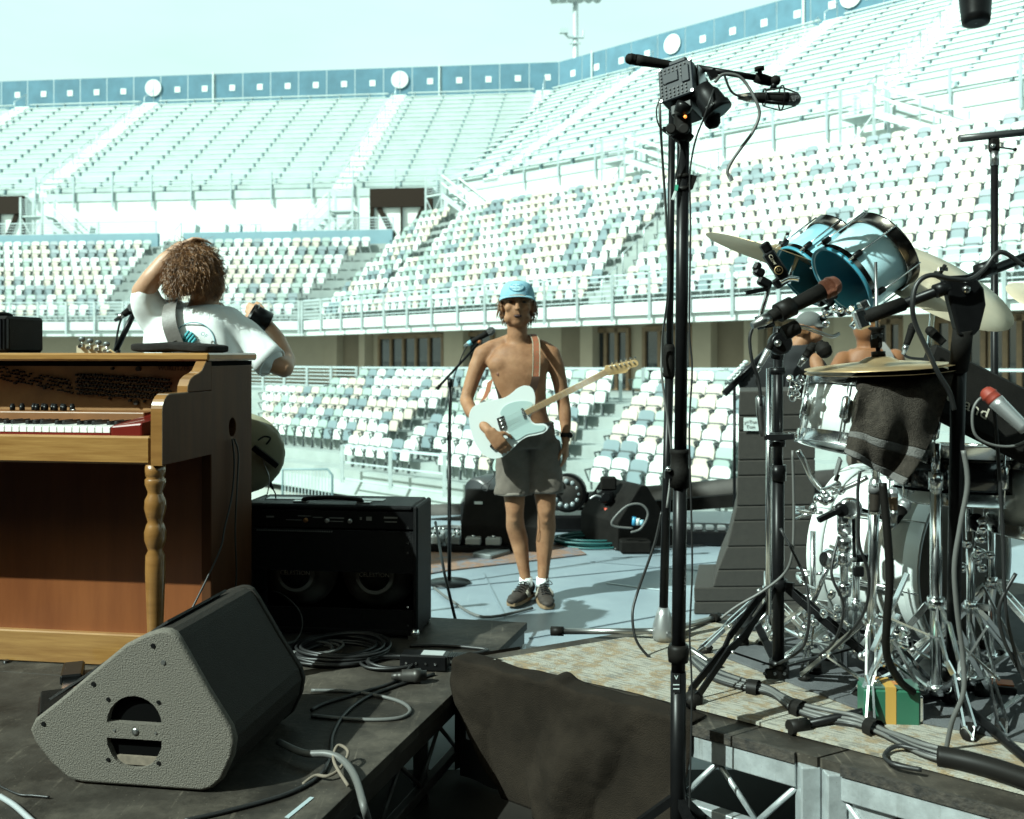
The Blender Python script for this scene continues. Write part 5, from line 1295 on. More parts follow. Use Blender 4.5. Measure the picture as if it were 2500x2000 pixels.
# claw clamp with the round badge
cl = thing('claw_clamp', 'black claw clamp with a gold lettered badge beside the blue toms', 'clamp', P(1900, 690, 2.9))
Mc = axes(P(1893, 645, 2.88), (.55, 0, -.83), y=(.83, 0, .55))
b = MB(); b.box((0, 0, 0), (.085, .035, .03), bev=.006); b.v = [tuple(Mc @ Vector(v)) for v in b.v]; b.build('body', M_black, cl)
for off_, s_ in ((V(-.055, .004, 0), (.03, .028, .026)), (V(.05, -.012, 0), (.03, .05, .028))):
    b = MB(); b.box(off_, s_, bev=.005); b.v = [tuple(Mc @ Vector(v)) for v in b.v]; b.build('jaw', M_black, cl)
MB().lathe([(0, .014), (.002, .014)], P(1901, 660, 2.862), axis=(0, -1, 0), n=20).build('badge', M_black, cl)
MB().torus(P(1901, 660, 2.859), .0115, .0012, (0, 1, 0), 22, 5).build('badge_ring', mat('gold print', (.65, .45, .22), .4, metal=.4), cl)
text_mesh('badge_print', 'LP', .012, axes(P(1901, 660, 2.858), (.9, 0, -.3), (.3, 0, .9)), MATS['gold print'], cl)
text_mesh('clamp_lettering', 'Claw', .016, axes(P(1886, 634, 2.862), (.55, 0, -.83), (.83, 0, .55)), mat('cream print', (.62, .55, .42), .5), cl)
for (x, y, sx) in ((1853, 665, .03), (1866, 690, .04), (1848, 652, .02)): MB().box(P(x, y, 2.88), (sx, .03, .026), M=Matrix.Rotation(R(28), 3, 'Y').to_4x4(), bev=.006).build('knuckle', M_black, cl)
MB().bar(P(1822, 715, 2.86), P(1872, 706, 2.88), .008, .012).build('lever', M_black, cl)
MB().tube(smooth_path([P(1905, 690, 2.86), P(1925, 680, 2.86), P(1950, 682, 2.86)]), .007, 8).build('hook', M_chrome, cl)
clut = MB(); rj = random.Random(11)
hw = thing('tom_mount', 'cluttered black and chrome mount holding the two blue toms', 'mount', P(2040, 790, 2.9))
for k in range(14):
    c = P(2000 + rj.uniform(0, 110), 735 + rj.uniform(-20, 55), 2.86 + rj.uniform(-.03, .08))
    MB().box(c, (rj.uniform(.015, .035), .03, rj.uniform(.012, .03)), M=Matrix.Rotation(rj.uniform(-1, 1), 3, 'Y').to_4x4(), bev=.004).build('clamp_block', M_black if k % 3 else M_chrome, hw)
for k in range(5):
    c = P(2010 + rj.uniform(0, 90), 745 + rj.uniform(-15, 45), 2.82); MB().lathe([(0, .008), (.015, .010), (.018, .006)], c, axis=(rj.uniform(-1, 1), -1, rj.uniform(-.5, .5)), n=12).build('wing_bolt', M_chrome, hw)
MB().tube(smooth_path([P(1935, 797, 2.85), P(1965, 800, 2.85), P(2000, 812, 2.85), P(2030, 822, 2.85), P(2048, 815, 2.86)]), .0055, 8).build('bent_rod', M_steel, hw)
MB().lathe([(0, .019), (.008, .022), (.045, .021), (.05, .016)], P(1912, 815, 2.84), P(1948, 797, 2.84), n=18).build('ribbed_knob', M_blackm, hw)
MB().cone(P(2080, 800, 2.9), P(2110, 765, 2.9), .010, n=10).build('tube', M_chrome, hw)
# memory lock and lug details on the left of the white drum
so = thing('drum_strainer', 'chrome strainer and bracket on the left side of the tilted white drum', 'drum fitting', P(1945, 975, 2.88))
for k in range(9):
    c = P(1928 + rj.uniform(0, 36), 925 + rj.uniform(0, 48), 2.86 + rj.uniform(-.02, .02)); MB().lathe([(0, .007), (.012, .011), (.02, .006)], c, axis=(rj.uniform(-1, .3), -1, rj.uniform(-1, 1)), n=10).build('fitting', M_chrome, so)
MB().box(P(1945, 950, 2.88), (.045, .02, .055), M=Matrix.Rotation(R(12), 3, 'Y').to_4x4(), bev=.006).build('bracket', M_chrome, so)
# pedal, beater and hardware in front of the bass drum
bp_ = thing('bass_drum_pedal', 'chrome bass drum pedal with a round beater', 'pedal', G(2010, 1600, ZQ))
MB().lathe([(0, .018), (.01, .030), (.03, .032), (.045, .022)], P(2040, 1366, 3.05), axis=(-.9, -.4, .1), n=18).build('beater', M_chrome, bp_)
MB().cone(P(2025, 1375, 3.05), P(1985, 1470, 3.1), .008, n=10).build('beater_shaft', M_chrome, bp_)
MB().box(G(2000, 1590, ZQ) + V(0, 0, .03), (.10, .26, .018), M=Matrix.Rotation(R(12), 3, 'X').to_4x4(), bev=.004).build('footboard', M_steel, bp_)
for dx in (-.05, .05): MB().cone(G(2010, 1560, ZQ) + V(dx, .05, 0), G(2010, 1560, ZQ) + V(dx, .05, .14), .009, n=10).build('upright', M_chrome, bp_)
MB().cone(G(2010, 1560, ZQ) + V(-.06, .05, .14), G(2010, 1560, ZQ) + V(.06, .05, .14), .008, n=10).build('cam_axle', M_chrome, bp_)
tripod('snare_stand', 'chrome double-braced stand nearest the camera beside the green box', (G(2285, 1745, ZQ).x, G(2285, 1745, ZQ).y), P(2286, 1085, 2.78).z, .0165, M_chrome, .23, -1.58, .31, legw=.028, knee=.42)
tripod('cymbal_stand', 'chrome stand standing between the two black stands in front of the bass drum', (G(2090, 1650, ZQ).x, G(2090, 1650, ZQ).y), P(2060, 1260, 3.1).z, .012, M_chrome, .26, .9, .22, legw=.022)
tripod('cymbal_stand', 'chrome stand far right with flat braced legs', (G(2420, 1660, ZQ).x, G(2420, 1660, ZQ).y), P(2365, 1260, 3.1).z, .013, M_chrome, .32, -.9, .30, legw=.026)
tripod('cymbal_stand', 'slender chrome stand left of the thick black stand', (G(1872, 1590, ZQ).x, G(1872, 1590, ZQ).y), P(1876, 1400, 3.4).z, .010, M_chrome, .26, 3.4, .20, legw=.022)
ftb = G(2160, 1570, ZQ)
tripod('cymbal_stand', 'chrome ride cymbal stand rising behind the towel', (ftb.x + .05, ftb.y), P(2285, 690, 3.15).z, .010, M_chrome, .25, .3, .22, legw=.02, lean=(P(2284, 700, 3.15).x - ftb.x - .05, P(2284, 700, 3.15).y - ftb.y))
pp = MB(); 
fh = thing('floor_tom_leg_clamp', 'cluster of chrome wing bolts and tube joints beside the right black stand', 'clamp', P(2370, 1400, 2.95))
for k in range(14):
    c = P(2340 + rj.uniform(0, 70), 1250 + rj.uniform(0, 140), 2.9 + rj.uniform(-.05, .05)); MB().lathe([(0, .008), (.012, .013), (.025, .012), (.028, .006)], c, axis=(rj.uniform(-1, 1), rj.uniform(-1, 0), rj.uniform(-.4, .4)), n=10).build('fitting', M_chrome, fh)
MB().cone(P(2366, 1130, 2.95), P(2366, 1400, 2.95), .011, n=12).build('tube', M_chrome, fh)
MB().sphere(P(2385, 1275, 2.92), .026, 14, 10).build('ball_joint', M_black, fh)

# right boom stand in front
D6 = 2.45; rb = G(2318, 1735, ZQ)
bs = thing('boom_stand', 'large black boom stand with a round logo on its base collar', 'stand', rb)
tp6 = P(2352, 800, D6)
MB().cone(P(2325, 1665, rb.y), P(2340, 900, lerp2(rb.y, D6, .85)), .0185, n=18).build('lower_tube', M_black, bs)
MB().cone(P(2340, 900, lerp2(rb.y, D6, .85)), tp6, .024, n=18).build('clutch', M_blackm, bs)
MB().lathe([(0, .024), (.03, .028), (.06, .026), (.09, .022)], P(2320, 1712, rb.y), axis=(0, 0, 1), n=20).build('base_collar', M_rubber, bs)
MB().lathe([(0, .018), (.004, .018)], P(2310, 1680, rb.y - .027), axis=(-.3, -1, 0), n=20).build('logo_disc', M_black, bs)
text_mesh('logo', 'K', .022, axes(P(2309, 1680, rb.y - .033), (.95, -.3, 0), (0, 0, 1)), M_white, bs)
MB().torus(P(2309, 1680, rb.y - .032), .0145, .0012, (-.3, -1, 0), 22, 5).build('logo_ring', M_white, bs)
for q_, L_ in ((G(1965, 1790, ZQ), 0), (G(2640, 1990, ZQ), 0), (G(2440, 1620, ZQ), 0)):
    MB().cone(rb + V(0, 0, .05), up(q_, ZQ + .022), .012, n=10).build('leg', M_black, bs); dd = (up(q_, 0) - up(rb, 0)).normalized()
    MB().cone(up(q_, ZQ + .022) - dd*.005, up(q_, ZQ + .022) + dd*.05, .0195, n=12).build('rubber_foot', M_rubber, bs)
sw = MB(); Ms = axes(P(2352, 745, D6), (1, 0, .0), y=(0, 0, 1))
sw.prism([(-.055, .07), (.02, .075), (.045, .04), (.05, 0), (.035, -.06), (.022, -.075), (-.018, -.075), (-.03, -.03)], Ms @ Matrix.Translation((0, 0, -.016)), .032); sw.build('swivel_head', M_black, bs, bevel=.006)
MB().sphere(P(2360, 707, D6 - .02), .010, 12, 8).build('swivel_bolt', M_steel, bs)
MB().cone(P(2205, 742, D6), P(2105, 778, D6 - .01), .0175, n=18).build('counter_grip', M_blackm, bs)
MB().cone(P(2200, 745, D6), P(2520, 622, D6 + .05), .0125, n=14).build('boom_tube', M_black, bs)
MB().cone(P(2283, 712, D6), P(2315, 700, D6), .0175, n=14).build('boom_joint', M_black, bs); MB().cone(P(2385, 664, D6), P(2425, 650, D6), .0185, n=14).build('boom_joint', M_black, bs)
MB().box(P(2102, 779, D6 - .01), (.03, .03, .05), M=Matrix.Rotation(R(-20), 3, 'Y').to_4x4(), bev=.005).build('mic_clamp', M_chrome, bs)
hang([(2500, 650, D6-.03), (2455, 618, D6-.03), (2430, 622, D6-.03), (2405, 655, D6-.03), (2370, 682, D6-.04), (2320, 680, D6-.05), (2270, 672, D6-.05), (2238, 695, D6-.05), (2228, 745, D6-.05), (2235, 790, D6-.04), (2262, 850, D6-.04), (2290, 910, D6-.04), (2318, 958, D6-.03), (2330, 1000, D6-.02)], .0062, 'thick black cable draped over the boom stand')
hang([(2352, 1100, 2.45), (2362, 1180, 2.45), (2345, 1280, 2.46), (2330, 1380, 2.47), (2335, 1480, 2.48), (2350, 1600, 2.5), (2352, 1690, 2.5), (2325, 1760, 2.52), (2310, 1830, 2.55)], .0062, 'grey cable hanging down the front of the boom stand', M_cableg)
hang([(2425, 980, 2.6), (2436, 1100, 2.6), (2448, 1300, 2.6), (2455, 1480, 2.6), (2480, 1600, 2.62), (2510, 1680, 2.62)], .0048, 'dark cable falling at the right edge of the drum kit')
hang([(2432, 970, 2.42), (2395, 972, 2.42), (2375, 1005, 2.42), (2380, 1060, 2.42), (2418, 1085, 2.42), (2470, 1090, 2.42), (2510, 1075, 2.42)], .0035, 'thin cable looping in front of the black sample pad', M_cableg)

# black sampling pad
sp_ = thing('sample_pad', 'black electronic sample pad with pale lettering at the right', 'drum pad', P(2380, 1090, 2.75))
Mp = axes(P(2390, 985, 2.75), (.88, -.10, -.46), y=(.40, .35, .85))
b = MB(); b.box((0, 0, 0), (.36, .20, .05), bev=.012); b.v = [tuple(Mp @ Vector(v)) for v in b.v]; b.build('body', M_blackm, sp_)
text_mesh('pad_lettering', 'Roland', .05, Mp @ Matrix.Translation((-.045, -.035, .0262)), mat('beige print', (.40, .36, .29), .6), sp_)
for k in range(4):
    b = MB(); b.tube(smooth_path([(-.125 + k*.004, .035 - k*.009, .0265), (-.14 + k*.004, .028 - k*.009, .0265), (-.125 + k*.004, .018 - k*.006, .0265), (-.09, .018 - k*.008, .0265)], 4), .0014, 5); b.v = [tuple(Mp @ Vector(v)) for v in b.v]; b.build('pad_emblem', MATS['beige print'], sp_)
# microphones of the kit
mic('black vocal microphone with a bronze grille aimed at the blue tom', P(2050, 690, 2.50), P(1878, 775, 2.46), .0195, M_blackm, M_bronze, ball=1.30, clip=.12)
hang([(1836, 803, 2.45), (1830, 830, 2.45), (1836, 880, 2.45), (1852, 930, 2.46), (1858, 990, 2.46)], .0045, 'cable hanging from the bronze-grilled microphone')
cx = thing('cable_joint', 'silver cable connector hanging left of the black stand', 'connector', P(1860, 1075, 2.47)); MB().lathe([(0, .007), (.02, .009), (.05, .011), (.052, .012), (.095, .012), (.10, .008)], P(1862, 1065, 2.47), P(1856, 975, 2.47), n=14).build('shell', M_steel, cx)
mic('dark microphone hanging below the tom mount, pointing down', P(2022, 872, 2.80), P(2000, 835, 2.82), .014, M_blackm, M_blackm, conn=False, ball=1.5)
mic('small dark microphone on a short clip above the white drum', P(1990, 838, 2.84), P(1966, 872, 2.84), .0125, M_blackm, M_blackm, ball=1.1)
mic('small silver microphone slanting left of the black stand', P(1885, 838, 2.84), P(1856, 892, 2.84), .010, M_silver, M_blackm, ball=1.0)
hang([(1850, 900, 2.84), (1846, 930, 2.84), (1860, 960, 2.86)], .003, 'short lead from the small silver microphone')
mic('black pencil microphone under the ride cymbal', P(2232, 788, 2.9), P(2213, 842, 2.9), .0115, M_blackm, M_blackm, ball=1.05)
hang([(2204, 855, 2.9), (2212, 870, 2.9), (2240, 876, 2.9), (2290, 876, 2.9), (2335, 880, 2.9)], .004, 'black lead running right from the pencil microphone')
mic('long black microphone slanting below the ride cymbal', P(2262, 800, 2.88), P(2305, 838, 2.86), .0135, M_blackm, M_blackm, ball=1.0, conn=False)
mic('silver microphone with a red ring at the right edge', P(2400, 950, 2.36), P(2505, 1050, 2.30), .0185, M_silver, mat('red mic ring', (.20, .025, .012), .6), ball=1.0, conn=False)
mic('hi-hat microphone standing upright below the towel with a white label', P(2138, 1165, 2.58), P(2135, 1250, 2.58), .0155, mat('dark brown mic', (.035, .028, .022), .5, metal=.3), M_steel, conn=False, ball=1.0)
ht = thing('mic_label', 'clear tape reading HAT round the upright microphone', 'label', P(2136, 1200, 2.57)); MB().lathe([(0, .0165), (.02, .0165)], P(2136, 1204, 2.58), axis=(0, 0, 1), n=16).build('tape', mat('grey tape', (.10, .10, .10), .4), ht)
text_mesh('tape_lettering', 'HAT', .012, axes(P(2136, 1184, 2.562), (1, 0, 0), (0, 0, 1)), M_white, ht)
mic('dark red and silver microphone lying under the snare drum', P(2215, 1222, 2.7), P(2180, 1275, 2.66), .017, M_blackm, M_silver, ball=1.05)
mic('pale bronze microphone just right of the hi-hat label', P(2178, 1190, 2.6), P(2182, 1245, 2.6), .013, mat('bronze mic', (.20, .14, .09), .4, metal=.7), M_silver, ball=1.0)
hang([(2100, 1150, 2.62), (2094, 1200, 2.62), (2096, 1260, 2.62), (2098, 1330, 2.64), (2120, 1400, 2.66), (2115, 1480, 2.7), (2080, 1540, 2.76), (2030, 1590, 2.85)], .0042, 'black cable looping down in front of the bass drum')
hang([(2155, 1180, 2.55), (2162, 1260, 2.55), (2168, 1330, 2.55), (2172, 1420, 2.56), (2165, 1520, 2.58), (2165, 1600, 2.62), (2195, 1660, 2.68), (2230, 1690, 2.7)], .0105, 'thick black ribbed hose falling from the towel to the green box', M_rubber)
hang([(1935, 1100, 2.9), (1938, 1250, 2.9), (1934, 1350, 2.9), (1915, 1400, 2.92), (1860, 1445, 2.94), (1800, 1480, 2.95), (1760, 1510, 2.95)], .0042, 'grey lead running from the drum down along the black stand', M_cableg)

# far microphone stand with the T bar, right
D7 = 4.4; t7 = P(2428, 345, D7)
ts = thing('microphone_stand', 'thin stand with a horizontal grey bar at upper right', 'stand', up(P(2424, 800, D7), 0))
MB().cone(V(t7.x, t7.y, .02), P(2428, 405, D7), .016, n=12).build('tube', M_black, ts)
MB().lathe([(0, .02), (.01, .16), (.025, .16), (.03, .02)], V(t7.x, t7.y, 0), axis=(0, 0, 1), n=20).build('base', M_black, ts)
MB().cone(P(2428, 405, D7), P(2427, 370, D7), .019, n=12).build('clutch', M_steel, ts)
MB().box(P(2427, 355, D7), (.048, .03, .075), bev=.012).build('swivel', M_blackm, ts); MB().sphere(P(2424, 356, D7 - .02), .011, 10, 6).build('swivel_bolt', M_steel, ts)
MB().cone(P(2342, 339, D7), P(2510, 322, D7), .0165, n=14).build('bar', mat('grey bar', (.06, .06, .06), .4, metal=.3), ts)
MB().cone(P(2440, 360, D7), P(2478, 365, D7), .004, n=8).build('lever', M_black, ts); MB().sphere(P(2478, 365, D7), .009, 8, 6).build('lever_ball', M_black, ts)

# green box with tape
gb0 = G(2112, 1780, ZQ)
gb = thing('green_box', 'green metal box strapped with yellow tape on the rug', 'box', gb0, rz=R(-6))
M_green = mat('green enamel', (0.022, 0.105, 0.062), 0.4, coat=.2, var=0.1)
MB().box((.075, .05, .054), (.15, .085, .105), bev=.006).build('body', M_green, gb); MB().box((.075, .05, .1095), (.146, .08, .006), bev=.002).build('lid', mat('green tin lid', (.10, .20, .16), .3, metal=.5), gb)
MB().box((.070, .05, .057), (.028, .0875, .114)).build('tape_band', mat('yellow tape', (.42, .24, .05), .6), gb)
MB().box((.09, .05, .1132), (.05, .03, .001)).build('lid_sticker', mat('orange sticker', (.4, .16, .05), .6), gb)
MB().box((.155, .05, .05), (.012, .06, .07), bev=.003).build('end_latch', M_chrome, gb)
# cable bundle snaking along the riser
rb_ = random.Random(21)
pathb = [gz2(1690, 1625, .02), gz2(1740, 1668, .022), gz2(1800, 1692, .024), gz2(1880, 1712, .026), gz2(1940, 1750, .026), gz2(2020, 1775, .026), gz2(2095, 1788, .026), gz2(2170, 1822, .028), gz2(2260, 1865, .03), gz2(2350, 1890, .032), gz2(2450, 1915, .034), gz2(2560, 1960, .034)]
sp0 = smooth_path(pathb, 8)
for k in range(11):
    an = rb_.uniform(0, 6.28); rad = rb_.uniform(.006, .024); tw_ = rb_.uniform(-3, 3); pts = []
    for i, p in enumerate(sp0):
        f = i/len(sp0); w = rad*(0.45 + .75*abs(math.sin(f*math.pi*3.1 + .3)))
        pts.append(p + V(math.cos(an + tw_*f)*w*1.3, math.sin(an + tw_*f)*w*.6, 0)*1 + V(0, 0, max(-.012, math.sin(an + tw_*f)*w*.7)))
    tag(MB().tube(pts, .0058, 7).build('cable', M_cable if k % 3 else M_cableg), 'one of the black cables taped into the thick loom on the rug', 'cable', 'cables of the loom on the drum riser')
for i in (20, 33, 52): tag(MB().lathe([(-.016, .026), (.016, .027)], sp0[i], axis=(sp0[i+1] - sp0[i-1]), n=12, cap=False).build('tape_wrap', M_rubber), {20: 'tape wrap round the loom, nearest the tall pole', 33: 'tape wrap round the loom below the thick black stand', 52: 'tape wrap round the loom in front of the green box'}[i], 'tape')
tag(MB().tube(smooth_path([gz2(2290, 1880, .035), gz2(2360, 1895, .036), gz2(2440, 1920, .038), gz2(2560, 1965, .04)], 5), .025, 12).build('cable_sleeve', M_rubber), 'thick black sleeve round the loom at lower right', 'cable sleeve')
for pts, r, lab, m_ in (
  ([gz2(1600, 1545), gz2(1680, 1560), gz2(1760, 1555), gz2(1840, 1540), gz2(1880, 1530)], .005, 'black cable curving on the rug behind the thick black stand', M_cable),
  ([gz2(1700, 1572), gz2(1780, 1568), gz2(1850, 1552), gz2(1890, 1540)], .005, 'second cable lying beside it behind the thick black stand', M_cable),
  ([gz2(1600, 1590), gz2(1700, 1580), gz2(1800, 1580), gz2(1885, 1560)], .005, 'lowest of three cables fanning out behind the thick black stand', M_cable),
  ([gz2(1780, 1672), gz2(1830, 1655), gz2(1870, 1640), gz2(1930, 1630), gz2(2030, 1638)], .005, 'cable crossing under the foot of the thick black stand', M_cable),
  ([gz2(2010, 1715), gz2(2060, 1690), gz2(2110, 1680), gz2(2140, 1700), gz2(2120, 1760), gz2(2100, 1800)], .006, 'cable bent round the left end of the green box', M_cable),
  ([gz2(1985, 1698), gz2(2020, 1730), gz2(2080, 1765), gz2(2140, 1800)], .004, 'thin cable end poking out of the loom', M_cable),
  ([gz2(2200, 1640), gz2(2300, 1615), gz2(2400, 1640), gz2(2500, 1650)], .006, 'cable lying across the carpet at far right', M_cable),
  ([gz2(2170, 1560), gz2(2250, 1570), gz2(2330, 1560), gz2(2400, 1570), gz2(2480, 1580)], .004, 'red cable on the carpet behind the boom stand', mat('red cable', (.35, .04, .01), .5)),
  ([gz2(2380, 1620), gz2(2440, 1600), gz2(2500, 1600)], .004, 'second red cable at the right edge of the carpet', MATS['red cable']),
  ([gz2(2250, 1900, .02), gz2(2180, 1885, .02), gz2(2160, 1862, .02), gz2(2200, 1850, .03), gz2(2300, 1880, .03)], .006, 'loop of cable bulging from the loom near the riser joint', M_cable)):
    cable(pts, r, lab, m_)
pl_ = thing('power_plug', 'black ribbed plug hanging under the black stand leg', 'plug', G(1988, 1660, ZQ)); MB().lathe([(0, .020), (.01, .024), (.05, .022), (.06, .010), (.075, .008)], G(1988, 1658, ZQ) + V(0, 0, .002), axis=(0, 0, 1), n=14).build('body', M_rubber, pl_)
for k in range(3): MB().lathe([(0, .0245), (.004, .0245)], G(1988, 1658, ZQ) + V(0, 0, .014 + k*.012), axis=(0, 0, 1), n=14).build('rib', M_black, pl_)
fs_ = thing('foot_switch', 'orange and black foot switch box on the carpet at right', 'pedal', G(2420, 1700, ZQ), rz=R(-20)); MB().box((0, 0, .022), (.13, .08, .04), bev=.004).build('body', M_black, fs_); MB().box((0, .005, .0435), (.12, .05, .004)).build('label_plate', mat('orange plate', (.45, .12, .03), .5), fs_)

# hanging spotlight, top right
D8 = 4.0; sl = thing('hanging_spotlight', 'black stage spotlight hanging into the top right corner', 'spotlight', P(2390, 60, D8))
c8 = P(2383, 58, D8)
MB().lathe([(0, .036), (.004, .052), (.03, .056), (.14, .064), (.16, .070), (.30, .072)], c8, axis=(.05, .15, 1), n=24).build('can', M_black, sl)
MB().lathe([(0, .034), (-.004, .02), (-.006, .001)], c8 + V(0, 0, .006), axis=(.05, .15, 1), n=20, cap=False).build('lens', M_chrome, sl)
MB().tube([c8 + V(-.08, 0, .2), c8 + V(-.085, 0, .42), c8 + V(.085, 0, .42), c8 + V(.08, 0, .2)], .010, 8).build('yoke', M_black, sl)
MB().cone(c8 + V(0, 0, .42), V(c8.x, c8.y, 7.85), .012, n=8).build('drop_pipe', M_black, sl)

# ------------------------------------------------------------ more hardware crowding the kit
def rod(parent, name, pts, r, m): return MB().tube(smooth_path([P(*p) for p in pts], 4), r, 8).build(name, m, parent)
sb_ = thing('snare_basket', 'chrome basket arms gripping the tilted white drum from below', 'drum fitting', P(2010, 1200, 2.86))
rod(sb_, 'arm', [(1948, 1100, 2.84), (1962, 1125, 2.84), (1980, 1165, 2.86), (2003, 1195, 2.88)], .008, M_chrome)
rod(sb_, 'arm', [(2050, 1180, 2.82), (2030, 1190, 2.84), (2008, 1198, 2.88)], .008, M_chrome)
MB().bar(P(2052, 1120, 2.80), P(2040, 1160, 2.82), .022, .006).build('grip_pad', M_silver, sb_); MB().bar(P(2046, 1158, 2.81), P(2040, 1175, 2.81), .014, .008).build('rubber_grip', M_rubber, sb_)
rod(sb_, 'arm', [(2118, 1165, 2.86), (2080, 1185, 2.87), (2030, 1205, 2.88)], .007, M_chrome)
for k in range(12):
    c = P(1998 + rj.uniform(-12, 55), 1195 + rj.uniform(-15, 55), 2.84 + rj.uniform(-.03, .03)); MB().lathe([(0, .006), (.01, .010), (.022, .009), (.026, .005)], c, axis=(rj.uniform(-1, 1), rj.uniform(-1, 0), rj.uniform(-1, 1)), n=10).build('fitting', M_chrome, sb_)
hl = thing('hinged_handle', 'black lever handle on the chrome clamp below the white drum', 'handle', P(2050, 1270, 2.78))
MB().lathe([(0, .018), (.025, .019), (.03, .012)], P(2052, 1243, 2.80), axis=(-.2, -1, 0), n=16).build('hub', M_black, hl); MB().bar(P(2050, 1245, 2.77), P(1998, 1270, 2.76), .016, .014).build('lever', M_black, hl)
MB().lathe([(0, .030), (.03, .031), (.032, .02)], P(2072, 1240, 2.84), axis=(-.1, -1, .1), n=18).build('chrome_cap', M_chrome, hl)
rp_ = thing('rack_post', 'stout chrome post with ringed memory locks in front of the bass drum', 'stand', G(2062, 1640, ZQ))
MB().cone(G(2062, 1640, ZQ), P(2060, 1250, 2.95), .0125, n=14).build('tube', M_chrome, rp_)
for yy in (1285, 1305, 1345, 1380, 1455): MB().lathe([(0, .018), (.012, .021), (.03, .021), (.04, .017)], P(2061, yy, 2.96), axis=(0, 0, 1), n=16).build('memory_lock', M_chrome, rp_)
for k in range(4): MB().torus(P(2073, 1306, 2.925), .006 + k*.005, .0016, (0, 1, 0), 20, 5).build('ring', M_chrome, rp_)
p2_ = thing('rack_post', 'second chrome post beside it carrying a black cross clamp', 'stand', G(2130, 1630, ZQ))
MB().cone(G(2130, 1630, ZQ), P(2128, 1240, 2.95), .011, n=14).build('tube', M_chrome, p2_); MB().box(P(2110, 1362, 2.92), (.075, .03, .022), bev=.005).build('cross_clamp', M_black, p2_)
MB().lathe([(0, .012), (.02, .013)], P(2072, 1362, 2.9), axis=(1, 0, 0), n=12).build('clamp_end', M_silver, p2_); MB().box(P(2095, 1395, 2.9), (.03, .02, .03), bev=.004).build('wing_block', M_black, p2_)
rod(p2_, 'frame_rod', [(2086, 1360, 2.88), (2084, 1300, 2.88), (2085, 1245, 2.88), (2100, 1243, 2.88), (2150, 1262, 2.88), (2158, 1275, 2.88)], .005, M_black)
dpd = thing('hi_hat_pedal', 'chrome footboard pedal of the hi-hat with a linkage frame', 'pedal', G(2230, 1700, ZQ))
MB().box(G(2250, 1668, ZQ) + V(0, 0, .05), (.085, .28, .014), M=Matrix.Rotation(R(14), 3, 'X').to_4x4() @ Matrix.Rotation(R(-35), 3, 'Z').to_4x4(), bev=.004).build('footboard', M_steel, dpd)
for a_, b_ in (((2195, 1500), (2110, 1680)), ((2215, 1400), (2130, 1590)), ((2170, 1540), (2245, 1680)), ((2290, 1560), (2150, 1500)), ((2340, 1640), (2410, 1530)), ((2400, 1430), (2500, 1620)), ((2330, 1560), (2440, 1660)), ((2490, 1700), (2410, 1760))):
    MB().bar(P(*a_, 2.78), P(*b_, 2.74), .016, .006).build('frame_bar', M_chrome, dpd)
for k in range(10):
    c = P(2110 + rj.uniform(0, 110), 1490 + rj.uniform(0, 120), 2.82 + rj.uniform(-.05, .05)); MB().lathe([(0, .007), (.012, .011), (.03, .011), (.034, .006)], c, axis=(rj.uniform(-1, 1), rj.uniform(-1, 0), rj.uniform(-1, 1)), n=10).build('fitting', M_chrome, dpd)
lp_ = thing('pedal_linkage', 'chrome linkage and claw of the bass drum pedal at the left hoop', 'drum fitting', P(1950, 1530, 3.1))
for pts in ([(1945, 1405, 3.2), (1960, 1425, 3.1), (1990, 1440, 3.1)], [(1850, 1440, 3.2), (1880, 1480, 3.2), (1850, 1520, 3.2), (1800, 1560, 3.15)], [(1910, 1430, 3.1), (1880, 1480, 3.1), (1905, 1510, 3.1), (1880, 1560, 3.1)], [(1990, 1470, 3.0), (2040, 1500, 2.98), (2075, 1530, 2.95)], [(1965, 1240, 3.25), (1945, 1245, 3.25), (1990, 1252, 3.2)]):
    rod(lp_, 'bent_bar', pts, .006, M_chrome)
for k in range(12):
    c = P(1950 + rj.uniform(0, 110), 1460 + rj.uniform(0, 120), 3.0 + rj.uniform(-.05, .05)); MB().lathe([(0, .007), (.012, .012), (.026, .011), (.03, .005)], c, axis=(rj.uniform(-1, 1), rj.uniform(-1, 0), rj.uniform(-1, 1)), n=10).build('fitting', M_chrome, lp_)
for px, py, lab in ((1955, 1252, 'upper'), (1958, 1400, 'lower')):
    cw = thing('hoop_claw', lab + ' chrome claw hook on the far bass drum hoop', 'drum fitting', P(px, py, 3.38))
    for dy in (-14, 0, 14): MB().tube([P(px - 12, py + dy, 3.36), P(px + 12, py + dy*.3, 3.33), P(px + 34, py, 3.33)], .005, 6).build('finger', M_chrome, cw)
    MB().cone(P(px + 30, py, 3.32), P(px + 55, py, 3.30), .006, n=8).build('bolt', M_chrome, cw)
tripod('cymbal_stand', 'low chrome stand tucked under the tilted drum left of the ringed post', (G(1985, 1625, ZQ).x, G(1985, 1625, ZQ).y), P(1985, 1300, 3.25).z, .010, M_chrome, .24, 2.2, .20, legw=.02)
tripod('cymbal_stand', 'black-footed chrome stand right of the hi-hat pedal', (G(2370, 1720, ZQ).x, G(2370, 1720, ZQ).y), P(2370, 1300, 2.9).z, .012, M_chrome, .28, .4, .28, legw=.024)
hang([(1905, 1290, 2.9), (1960, 1400, 2.85), (1975, 1500, 2.82), (1960, 1580, 2.85), (1900, 1620, 2.92)], .0042, 'black lead curving across the far hoop of the bass drum')
hang([(2048, 1310, 2.75), (2030, 1400, 2.72), (2060, 1480, 2.72), (2040, 1560, 2.78), (2000, 1600, 2.85)], .004, 'dark lead falling between the chrome posts')
hang([(2480, 1400, 2.6), (2440, 1480, 2.6), (2450, 1560, 2.62), (2490, 1640, 2.64)], .005, 'dark lead at the far right among the chrome legs')
